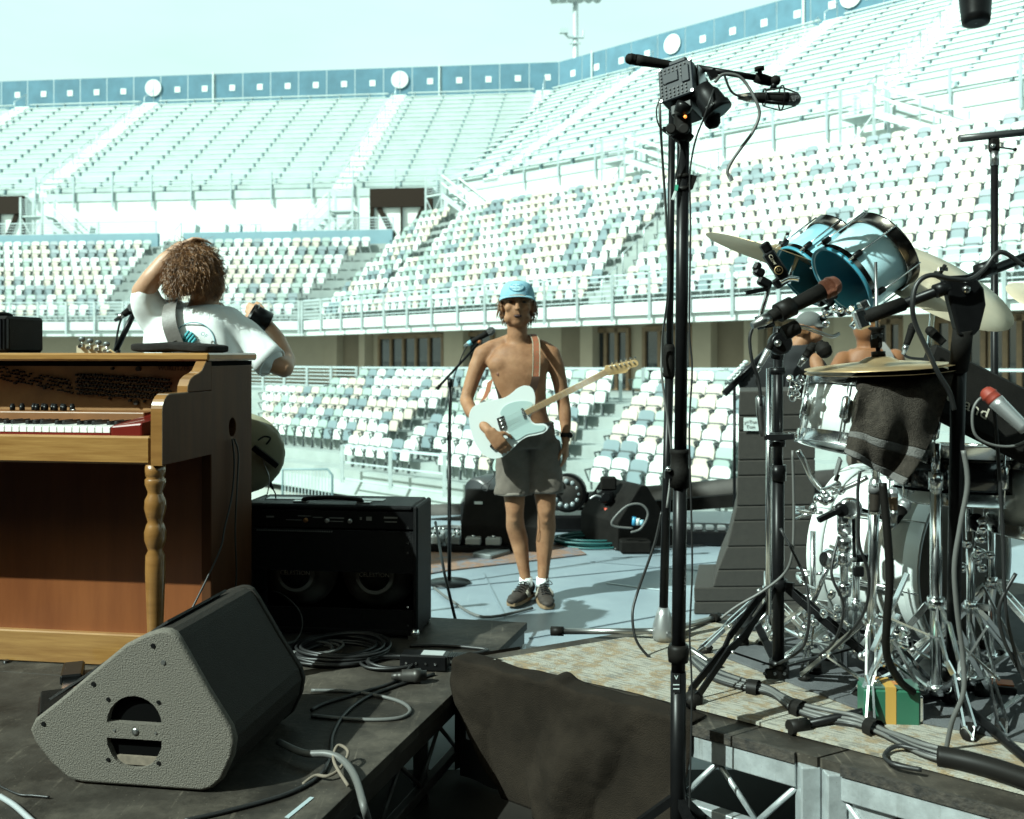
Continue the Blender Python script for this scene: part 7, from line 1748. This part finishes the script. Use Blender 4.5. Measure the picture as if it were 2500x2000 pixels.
# guitar
DG = DM - .215
g5 = lambda x, y: (800 + .41744*x, 640 + .41744*y)
def gp(x, y, off=0.0):
    px, py = g5(x, y); return P(px, py, DG) + V(0, off, 0)
GO = gp(1050, 930); MG = axes(GO, (1, 0, 0), y=(0, 0, 1))
def outl5(pts): return [((gp(*p) - GO).x, (gp(*p) - GO).z) for p in pts]
gt = thing('electric_guitar', 'white single-cutaway electric guitar with maple neck held by the shirtless man', 'guitar', GO)
M_gw = mat('white guitar lacquer', (0.70, 0.75, 0.73), 0.22, coat=.7); M_pg = mat('pale mint pickguard', (0.42, 0.55, 0.53), 0.35, coat=.3)
M_maple = mat('maple neck', (0.42, 0.27, 0.13), 0.35, coat=.4, var=.1, vscale=20, stretch=(1, 1, 6)); M_headst = mat('maple headstock', (.50, .33, .15), .3, coat=.5)
body5 = [(1150, 722), (1110, 738), (1075, 768), (1030, 795), (960, 808), (895, 825), (848, 850), (827, 895), (830, 950), (843, 1010), (868, 1070), (905, 1122), (945, 1145), (985, 1150), (1035, 1133), (1085, 1088), (1125, 1048), (1170, 1022), (1220, 1012), (1262, 1000), (1287, 978), (1284, 957), (1262, 945), (1215, 945), (1192, 928), (1186, 903), (1203, 862), (1212, 828), (1213, 785), (1203, 748), (1182, 727)]
def dens(pts, k=3): 
    q = smooth_path([V(x, y, 0) for x, y in pts + [pts[0]]], k)[:-1]; return [(p.x, p.y) for p in q]
MB().prism(outl5(dens(body5)), MG @ Matrix.Translation((0, 0, -.04)), .04).build('body', M_gw, gt, bevel=.008)
pg5 = [(1040, 838), (1075, 822), (1130, 812), (1188, 818), (1198, 840), (1165, 862), (1152, 880), (1172, 918), (1192, 942), (1225, 955), (1262, 955), (1272, 968), (1262, 985), (1215, 998), (1160, 1010), (1110, 1040), (1075, 1030), (1055, 985), (1042, 930), (1010, 890), (1020, 858)]
MB().prism(outl5(dens(pg5)), MG @ Matrix.Translation((0, 0, .0005)), .003).build('pickguard', M_pg, gt)
nk = [(1148, 868), (1168, 897), (1637, 660), (1617, 628)]
MB().prism(outl5(nk), MG @ Matrix.Translation((0, 0, .002)), .012).build('neck', M_maple, gt, bevel=.003)
MB().prism(outl5([(1150, 873), (1166, 893), (1632, 655), (1622, 634)]), MG @ Matrix.Translation((0, 0, -.012)), .013).build('neck_back', M_maple, gt, bevel=.005)
hd5 = [(1617, 628), (1625, 606), (1650, 602), (1700, 592), (1755, 580), (1790, 572), (1812, 580), (1816, 600), (1800, 614), (1775, 618), (1758, 632), (1742, 648), (1700, 654), (1665, 660), (1637, 662)]
MB().prism(outl5(dens(hd5)), MG @ Matrix.Translation((0, 0, -.006)), .014).build('headstock', M_headst, gt, bevel=.002)
fr_ = MB()
for k in range(20):
    f = 1 - .5**((k + 1)/12) if k else .056; f = (1 - .5**((k+1)/12))/.685
    a = gp(1619 + (1150 - 1619)*f, 631 + (870 - 631)*f, -.0145); c_ = gp(1635 + (1167 - 1635)*f, 658 + (895 - 658)*f, -.0145); fr_.bar(a, c_, .0016, .0014)
tag(fr_.build('frets', M_silver, gt), kind='stuff')
for k in range(6):
    a = gp(1652 + k*27, 612 - k*5.2, -.010); MB().lathe([(0, .005), (.005, .005), (.008, .003)], a, axis=(0, -1, 0), n=10).build('string_post', M_chrome, gt)
    c_ = gp(1662 + k*27, 588 - k*5.5, .0); MB().box(c_, (.010, .012, .014), bev=.003).build('tuner', M_chrome, gt)
st_ = MB()
for k in range(6):
    f = k/5; a = gp(1012 + 30*f - 8, 938 + 45*f - 10, -.017); c_ = gp(1652 + k*25, 612 - k*5, -.018); mid2 = gp(1619 + 16*f, 633 + 24*f, -.0165); st_.tube([a, mid2, c_], .0006, 4)
tag(st_.build('strings', M_steel, gt), kind='stuff')
MB().prism(outl5([(988, 915), (1030, 897), (1050, 965), (1008, 985)]), MG @ Matrix.Translation((0, 0, .001)), .004).build('bridge_plate', M_chrome, gt)
MB().prism(outl5([(1000, 930), (1026, 918), (1040, 960), (1012, 972)]), MG @ Matrix.Translation((0, 0, .005)), .004).build('bridge_pickup', mat('dark pickup', (.05, .045, .04), .5), gt)
for k in range(3): MB().cone(gp(1002 + k*8, 925 + k*22, -.009), gp(1018 + k*8, 918 + k*22, -.009), .004, n=8).build('saddle', M_chrome, gt)
MB().prism(outl5([(1130, 857), (1140, 853), (1158, 908), (1148, 915)]), MG @ Matrix.Translation((0, 0, .004)), .006).build('neck_pickup', M_chrome, gt)
for x, y in ((1062, 1015), (1040, 1060), (960, 1075)): MB().lathe([(0, .012), (.014, .011)], gp(x, y, -.003), axis=(0, -1, 0), n=14).build('control_knob', M_chrome, gt)
MB().cone(gp(1280, 968, .02), gp(1296, 968, .02), .007, n=10).build('strap_button', M_chrome, gt)
M_strap = mat('red woven strap', (0.26, 0.055, 0.022), 0.85, col2=(0.16, 0.085, 0.04), vscale=70, bump=.3, bscale=200)
sp5 = [(1170, 800, .07), (1200, 745, .06), (1215, 690, .045), (1220, 640, .05), (1222, 580, .055), (1222, 520, .07), (1222, 470, .12), (1212, 430, .18), (1200, 415, .26)]
stp = MB(); pts_ = smooth_path([gp(x, y, o) for x, y, o in sp5], 5)
def ribbon(mb, pts, w, across, th=.003):
    vs = []; n_ = len(pts)
    for p in pts:
        for q in (-1, 1): vs.append(p + across*q*w/2)
    for p in pts:
        for q in (-1, 1): vs.append(p + across*q*w/2 + V(0, th, 0))
    fs = []
    for i in range(n_ - 1):
        fs += [[2*i, 2*i+1, 2*i+3, 2*i+2], [2*n_+2*i, 2*n_+2*i+2, 2*n_+2*i+3, 2*n_+2*i+1], [2*i, 2*i+2, 2*n_+2*i+2, 2*n_+2*i], [2*i+1, 2*n_+2*i+1, 2*n_+2*i+3, 2*i+3]]
    mb.add(vs, fs, False)
ribbon(stp, pts_, .042, V(1, 0, 0)); strp = stp.build('strap', M_strap, gt)
for q in (-1, 1):
    e = MB(); ribbon(e, [p + V(q*.019, -.002, 0) for p in pts_[12:]], .005, V(1, 0, 0), .001); e.build('strap_edging', mat('cream edging', (.30, .26, .19), .8), strp)
e = MB(); ribbon(e, [p + V(0, -.002, 0) for p in pts_[:13]], .044, V(1, 0, 0), .001); e.build('strap_end', mat('brown leather', (.05, .025, .015), .5), strp)
ss = MB(); ribbon(ss, smooth_path([gp(905, 812, .05), gp(925, 780, .07), gp(938, 740, .14), gp(945, 700, .22)], 4), .04, V(.8, 0, .5)); ss.build('strap_tail', M_strap, gt)
cable([gp(975, 1150, .02), gp(960, 1200, .02), gp(975, 1250, .02), gp(940, 1290, .02), gp(905, 1310, .02), gp(900, 1330, .02), gp(930, 1340, .02), gp(950, 1300, .02)], .0025, 'thin guitar lead dangling below the white guitar')

# ---- man in the white T-shirt, seen from behind
DW = 4.30
m2 = thing('person', 'man in a white T-shirt seen from behind with one hand on his brown hair', 'person', up(P(480, 1470, DW), 0))
Q = lambda x, y, o=0.0: P(x, y, DW + o)
h2 = Q(482, 668, -.0)
b = Blob()
b.ball(h2 + V(.005, .0, .01), (.080, .098, .108)); b.ball(h2 + V(.045, .055, -.055), (.05, .055, .075))
b.limb([(Q(492, 765, .03), .070), (Q(500, 735, .04), .062), (Q(500, 705, .04), .060)])
b.ball(h2 + V(.098, .035, -.055), (.010, .03, .03))
b.loft([(Q(480, 1120, .03), .15, .11), (Q(480, 1020, .03), .15, .11), (Q(480, 900, .03), .17, .115), (Q(483, 800, .03), .19, .11), (Q(487, 765, .03), .13, .09)])
for kx_ in (-1, 1): b.limb([(Q(480 + kx_*55, 1120, .03), .09), (Q(480 + kx_*60, 1380, .03), .06), (up(Q(480 + kx_*60, 1600, .03), .09), .045), (up(Q(480 + kx_*60, 1600, -.1), .04), .035)])
b.limb([(Q(372, 775, .02), .066), (Q(352, 735, -.02), .056), (Q(349, 712, -.05), .047), (Q(372, 680, -.06), .046), (Q(405, 640, -.05), .042), (Q(440, 607, -.03), .032)])
hand(b, Q(440, 603, -.03), (.82, .05, .36), (.1, 1, -.1), (-.35, -.15, .92), curl=.55, s=.86, thumb=1)
b.limb([(Q(588, 815, .03), .064), (Q(625, 855, .02), .056), (Q(672, 890, .0), .045), (Q(694, 900, .0), .042), (Q(699, 880, .10), .042), (Q(680, 830, .22), .036), (Q(655, 795, .30), .028)])
hand(b, Q(652, 792, .31), (-.75, .25, .55), (.2, .4, .9), (.3, -1, .1), curl=.65, s=1.05)
b.fuse('body', M_skinl, m2, .008, 4, relax=lambda c: c.x > Q(600, 0).x and c.y < DW + .25, its=10)
ht_ = Blob(); hcn = h2 + V(-.008, -.012, .005)
ht_.ball(hcn + V(0, 0, .008), (.094, .100, .102)); ht_.ball(hcn + V(-.03, -.018, -.030), (.078, .085, .066)); ht_.ball(hcn + V(.03, -.03, -.025), (.07, .075, .066)); ht_.ball(hcn + V(0, -.02, .06), (.08, .08, .06))
ho = ht_.fuse('hair', M_hair, m2, .008, 2, lambda c, n: n*(.024*nz(c, 19, 2) + .014*nz(c, 45, 5)))
hs2 = MB(); strands(hs2, hcn + V(-.003, -.008, -.008), (.094, .103, .115), lambda d: d.y < .5 and d.z > -.62, 9000, .056, .0012, 6, droop=.40, curl=.24)
strands(hs2, hcn + V(-.003, -.008, -.004), (.100, .108, .118), lambda d: d.y < .5 and d.z > -.5, 900, .075, .0009, 16, droop=.35)
hs2.build('hair_locks', M_hairl, ho)
t_ = Blob()
t_.loft([(Q(478, 1080, .03), .195, .145), (Q(477, 1000, .03), .20, .15), (Q(478, 900, .03), .215, .15), (Q(482, 830, .03), .225, .145), (Q(487, 790, .03), .205, .13), (Q(491, 762, .03), .150, .11), (Q(493, 748, .035), .095, .088)])
t_.limb([(Q(425, 775, .03), .080), (Q(382, 778, .02), .078), (Q(360, 745, -.02), .066), (Q(353, 722, -.04), .060)])
t_.limb([(Q(555, 792, .03), .080), (Q(588, 818, .03), .084), (Q(626, 854, .02), .076), (Q(648, 873, .0), .070)])
def fold2(c, n):
    return n*(.012*nz(V(c.x*3 + c.z*2, c.y, c.z*.6 - c.x), 5, 1) + .004*nz(V(c.x*2 + c.z, c.y*2, c.z*.4), 12, 4))
tee = t_.fuse('t_shirt', M_tee, m2, .009, 3, fold2, relax=lambda c: True, its=10)
MB().torus(Q(493, 748, .035), .088, .008, (.05, -.25, 1), 36, 6).build('collar', M_tee, tee)
MB().lathe([(0, .074), (.035, .073), (.036, .066), (.0, .064)], Q(650, 875, 0), axis=(Q(664, 886, 0) - Q(630, 856, .02)), n=28, cap=False).build('sleeve_hem', M_tee, tee)
# printed back graphic: ring, lettering and teal figure, lying on the shirt
M_pr = mat('grey blue print', (.25, .42, .47), .9); M_pt = mat('teal print', (.06, .34, .38), .9)
ysurf = DW - .122
rg = MB(); cC = P(470, 838, ysurf)
rg.tube([cC + V(.088*math.cos(a), .012*abs(math.cos(a))**2 + .004 + .010*(math.sin(a)), .088*math.sin(a)) for a in [R(-20 + i*5) for i in range(36)]], .0025, 5); rg.build('print_ring', M_pr, tee)
text_mesh('print_lettering', 'OF', .024, axes(P(498, 818, ysurf - .006), (.8, .08, -.6), (.6, 0, .8)), M_pr, tee, extrude=.001)
for k, (x0_, y0_, x1_, y1_) in enumerate(((400, 850, 440, 838), (392, 856, 436, 850), (448, 842, 470, 812), (455, 848, 474, 818), (462, 852, 478, 826), (446, 834, 462, 808))):
    MB().tube([P(x0_, y0_, ysurf + .006), P((x0_+x1_)/2, (y0_+y1_)/2 - 3, ysurf), P(x1_, y1_, ysurf + .004)], .006, 6).build('print_stroke', M_pt, tee)
# strap across the back
M_leather = mat('grey brown leather strap', (0.105, 0.095, 0.085), 0.5, var=.12, vscale=30, bump=.1)
sb = MB(); spts = smooth_path([P(420, 733, DW - .03), P(414, 748, DW - .085), P(411, 770, DW - .118), P(414, 795, DW - .136), P(422, 820, DW - .141), P(434, 848, DW - .141), P(452, 880, DW - .136), P(480, 930, DW - .13), P(520, 1000, DW - .11), P(570, 1080, DW - .05)], 5)
vs_ = []
ribbon(sb, spts, .062, V(.93, 0, .28), .005); sbo = sb.build('guitar_strap', M_leather, m2)
MB().bar(P(421, 836, DW - .141), P(432, 832, DW - .141), .004, .003).build('strap_slot', M_black, sbo)
# dark cup in the hand
cu = thing('dark_mug', 'black mug held up in the right hand of the white-shirted man', 'mug', P(645, 790, DW + .32)); cc = P(640, 772, DW + .29)
MB().lathe([(0, .047), (.09, .050), (.09, .046), (.01, .043), (.009, .001)], cc - V(-.03, 0, .03), axis=(-.8, -.35, .45), n=24, cap=True).build('cup', M_black, cu)
MB().torus(cc + V(-.03, -.02, .012), .047, .003, (-.8, -.35, .45), 28, 6).build('rim', M_steel, cu)
# bass guitar worn by that man: olive body right of the piano, headstock above the lid
bg = thing('bass_guitar', 'olive cream bass guitar worn by the white-shirted man behind the piano', 'guitar', P(600, 1110, DW))
M_olive = mat('olive cream lacquer', (.30, .29, .20), .25, coat=.6)
be = Blob(); be.ball(P(588, 1106, DW - .16), (.19, .035, .172)); be.fuse('body', M_olive, bg, .008, 3)
MB().cone(P(500, 1040, DW - .14), P(262, 860, 3.95), .022, .017, n=12).build('neck', M_maple, bg)
hb_ = MB(); Mh = axes(P(225, 850, 3.93), (1, 0, .02), y=(0, 0, 1)); hb_.prism([(-.055, -.02), (.06, -.026), (.06, .005), (.03, .012), (-.03, .016), (-.055, .01)], Mh, .016); hb_.build('headstock', mat('pale headstock', (.52, .46, .34), .35), bg)
for k in range(4):
    c = P(200 + k*20, 846 + k*4, 3.92); MB().cone(c, c + V(0, -.02, 0), .008, n=10).build('string_post', M_chrome, bg)
    MB().cone(c + V(.004, -.01, .0), c + V(.004, -.01, .022), .003, n=8).build('tuner_shaft', M_chrome, bg)
    MB().sphere(c + V(.004, -.01, .028), (.014, .006, .011), 10, 6).build('tuner_key', mat('grey tuner', (.10, .11, .11), .4, metal=.5), bg)
wp = thing('wireless_pack', 'black wireless pack strapped to the olive bass guitar', 'transmitter', P(655, 1110, DW - .21))
MB().bar(P(618, 1092, DW - .225), P(678, 1138, DW - .21), .034, .022).build('body', M_black, wp); MB().tube(smooth_path([P(630, 1075, DW - .22), P(645, 1066, DW - .22), P(660, 1070, DW - .22), P(650, 1085, DW - .22)]), .004, 6).build('lead', M_black, wp)
hang([(634, 1100, DW - .21), (648, 1140, DW - .21), (657, 1165, DW - .21), (655, 1195, DW - .21), (648, 1220, DW - .2)], .0022, 'thin pale wire hanging from the wireless pack', M_silver)
jk = thing('cable_jack', 'black jack plug dangling below the olive bass guitar', 'plug', P(672, 1210, DW - .2)); MB().cone(P(658, 1178, DW - .2), P(667, 1195, DW - .2), .009, .005, n=10).build('plug', M_black, jk); MB().tube([P(667, 1195, DW - .2), P(672, 1205, DW - .2), P(674, 1222, DW - .2)], .003, 5).build('lead', M_black, jk)
# microphone and boom at his left
D10 = 4.6
s10 = thing('microphone_stand', 'short boom stand with a microphone left of the white-shirted man', 'stand', up(P(288, 900, D10), 0))
MB().cone(up(P(288, 900, D10), .02), P(288, 855, D10), .012, n=10).build('tube', M_black, s10); MB().cone(P(283, 856, D10), P(327, 765, D10), .013, n=12).build('boom', M_black, s10); MB().lathe([(0, .13), (.015, .13), (.02, .02)], up(P(288, 900, D10), 0), axis=(0, 0, 1), n=20).build('base', M_black, s10)
mic('dark microphone angled towards the white-shirted man', P(340, 742, D10), P(302, 768, D10), .019, M_blackm, M_mesh_g, ball=1.3)
hang([(302, 768, D10), (292, 790, D10), (284, 830, D10), (280, 858, D10)], .005, 'cable hanging from the microphone beside the white-shirted man')

# ---- two crew members beyond the drums
DC = 6.7
m3 = thing('person', 'crew member in black with a grey cap bending forward behind the drums', 'person', up(P(1930, 1300, DC), 0))
Q = lambda x, y, o=0.0: P(x, y, DC + o)
b = Blob(); b.ball(Q(1978, 800, 0), (.078, .09, .105)); b.ball(Q(1990, 818, -.02), (.05, .07, .06)); b.limb([(Q(1960, 830, .02), .06), (Q(1945, 850, .02), .065)])
for kx_ in (1900, 1950): b.limb([(Q(kx_, 1060, 0), .09), (Q(kx_, 1180, 0), .06), (up(Q(kx_, 1200, 0), .09), .045), (up(Q(kx_, 1200, -.1), .04), .04)])
b.limb([(Q(1990, 880, -.1), .05), (Q(2010, 945, -.2), .04), (Q(1985, 985, -.3), .03)]); hand(b, Q(1983, 990, -.3), (-.5, -.3, -.8), (.8, 0, -.5), (0, -1, 0), .5)
b.limb([(Q(1855, 900, -.1), .05), (Q(1850, 980, -.2), .042), (Q(1880, 1000, -.3), .03)]); hand(b, Q(1883, 1000, -.3), (.8, -.2, -.3), (0, 0, 1), (0, -1, 0), .5)
b.ball(Q(1986, 822, -.07), (.012, .02, .026)); b.fuse('body', M_skin, m3, .011, 3)
t_ = Blob(); t_.loft([(Q(1925, 1090, 0), .17, .13), (Q(1922, 980, 0), .19, .14), (Q(1922, 900, 0), .21, .15), (Q(1930, 860, 0), .16, .13), (Q(1942, 843, 0), .08, .08)])
t_.limb([(Q(1960, 872, -.02), .08), (Q(1995, 900, -.08), .068), (Q(2005, 930, -.14), .06)]); t_.limb([(Q(1885, 880, -.02), .085), (Q(1855, 920, -.1), .07), (Q(1850, 955, -.15), .06)])
M_btee = mat('black cotton', (.012, .013, .014), .9, var=.2, vscale=8)
t_.fuse('shirt', M_btee, m3, .012, 3, lambda c, n: n*.012*nz(c, 12)); b = Blob()
for kx_ in (1900, 1950): b.limb([(Q(kx_, 1065, 0), .105), (Q(kx_, 1170, 0), .085), (up(Q(kx_, 1200, 0), .12), .07)])
b.fuse('trousers', M_btee, m3, .012, 3)
cb = Blob(); cb.ball(Q(1976, 786, .0), (.088, .098, .072)); cb.ball(Q(2003, 798, -.06), (.05, .06, .012)); cb.fuse('cap', mat('grey cap', (.09, .095, .09), .9), m3, .010, 3)
hk = Blob(); hk.ball(Q(1962, 806, .0), (.07, .09, .06)); hk.fuse('hair', M_hair, m3, .010, 2, lambda c, n: n*.008*nz(c, 40))
g3 = thing('electric_guitar', 'dark guitar with white tuners carried by the crew member in black', 'guitar', Q(1850, 960, -.3))
MB().cone(Q(1768, 962, -.35), Q(1900, 830, -.28), .022, n=10).build('neck', M_black, g3)
for k in range(6): MB().sphere(Q(1783 + k*7.5, 925 - k*8, -.37), (.020, .01, .014), 8, 6).build('tuner', M_white, g3)
gb_ = Blob(); gb_.ball(Q(1860, 930, -.3), (.16, .04, .13)); gb_.fuse('body', M_btee, g3, .012, 2)
m4 = thing('person', 'blond shirtless crew member with tanned back turned, behind the drums', 'person', up(P(2120, 1300, DC), 0))
b = Blob(); b.ball(Q(2112, 800, 0), (.078, .092, .11)); b.limb([(Q(2118, 850, .02), .07), (Q(2115, 825, .01), .065)])
b.loft([(Q(2130, 1080, 0), .15, .11), (Q(2128, 1000, 0), .15, .11), (Q(2125, 920, 0), .185, .12), (Q(2122, 880, 0), .195, .11), (Q(2120, 852, 0), .12, .085)])
b.limb([(Q(2060, 880, 0), .065), (Q(2045, 900, -.08), .055), (Q(2040, 960, -.2), .042), (Q(2035, 1000, -.35), .03)]); hand(b, Q(2035, 1003, -.36), (-.3, -.4, -.9), (0, 0, 1), (0, -1, 0), .4)
b.limb([(Q(2185, 875, 0), .065), (Q(2200, 940, 0), .055), (Q(2195, 1010, -.1), .042), (Q(2180, 1050, -.2), .03)]); hand(b, Q(2178, 1055, -.2), (-.2, -.2, -1), (-.8, 0, .1), (.3, 1, 0), .4)
for kx_ in (2105, 2155): b.limb([(Q(kx_, 1080, 0), .09), (Q(kx_, 1180, 0), .06), (up(Q(kx_, 1200, 0), .09), .045), (up(Q(kx_, 1200, -.1), .04), .04)])
b.fuse('body', M_skino, m4, .011, 3)
hk = Blob(); hk.ball(Q(2114, 788, .01), (.09, .10, .105)); hk.ball(Q(2122, 812, .03), (.075, .07, .07)); hk.fuse('hair', M_hairb, m4, .010, 2, lambda c, n: n*(.012*nz(c, 28) + .006*nz(c, 60)))
b = Blob(); b.loft([(Q(2130, 1130, 0), .17, .13), (Q(2130, 1060, 0), .16, .12)])
for kx_ in (2105, 2155): b.limb([(Q(kx_, 1090, 0), .10), (Q(kx_, 1180, 0), .085)])
b.fuse('shorts', M_short, m4, .012, 2)
wst = MB(); ribbon(wst, smooth_path([Q(2150, 835, -.10), Q(2168, 860, -.13), Q(2178, 890, -.14), Q(2180, 950, -.13)], 4), .05, V(1, 0, 0)); wst.build('shoulder_strap', mat('grey strap', (.2, .19, .18), .8), m4)
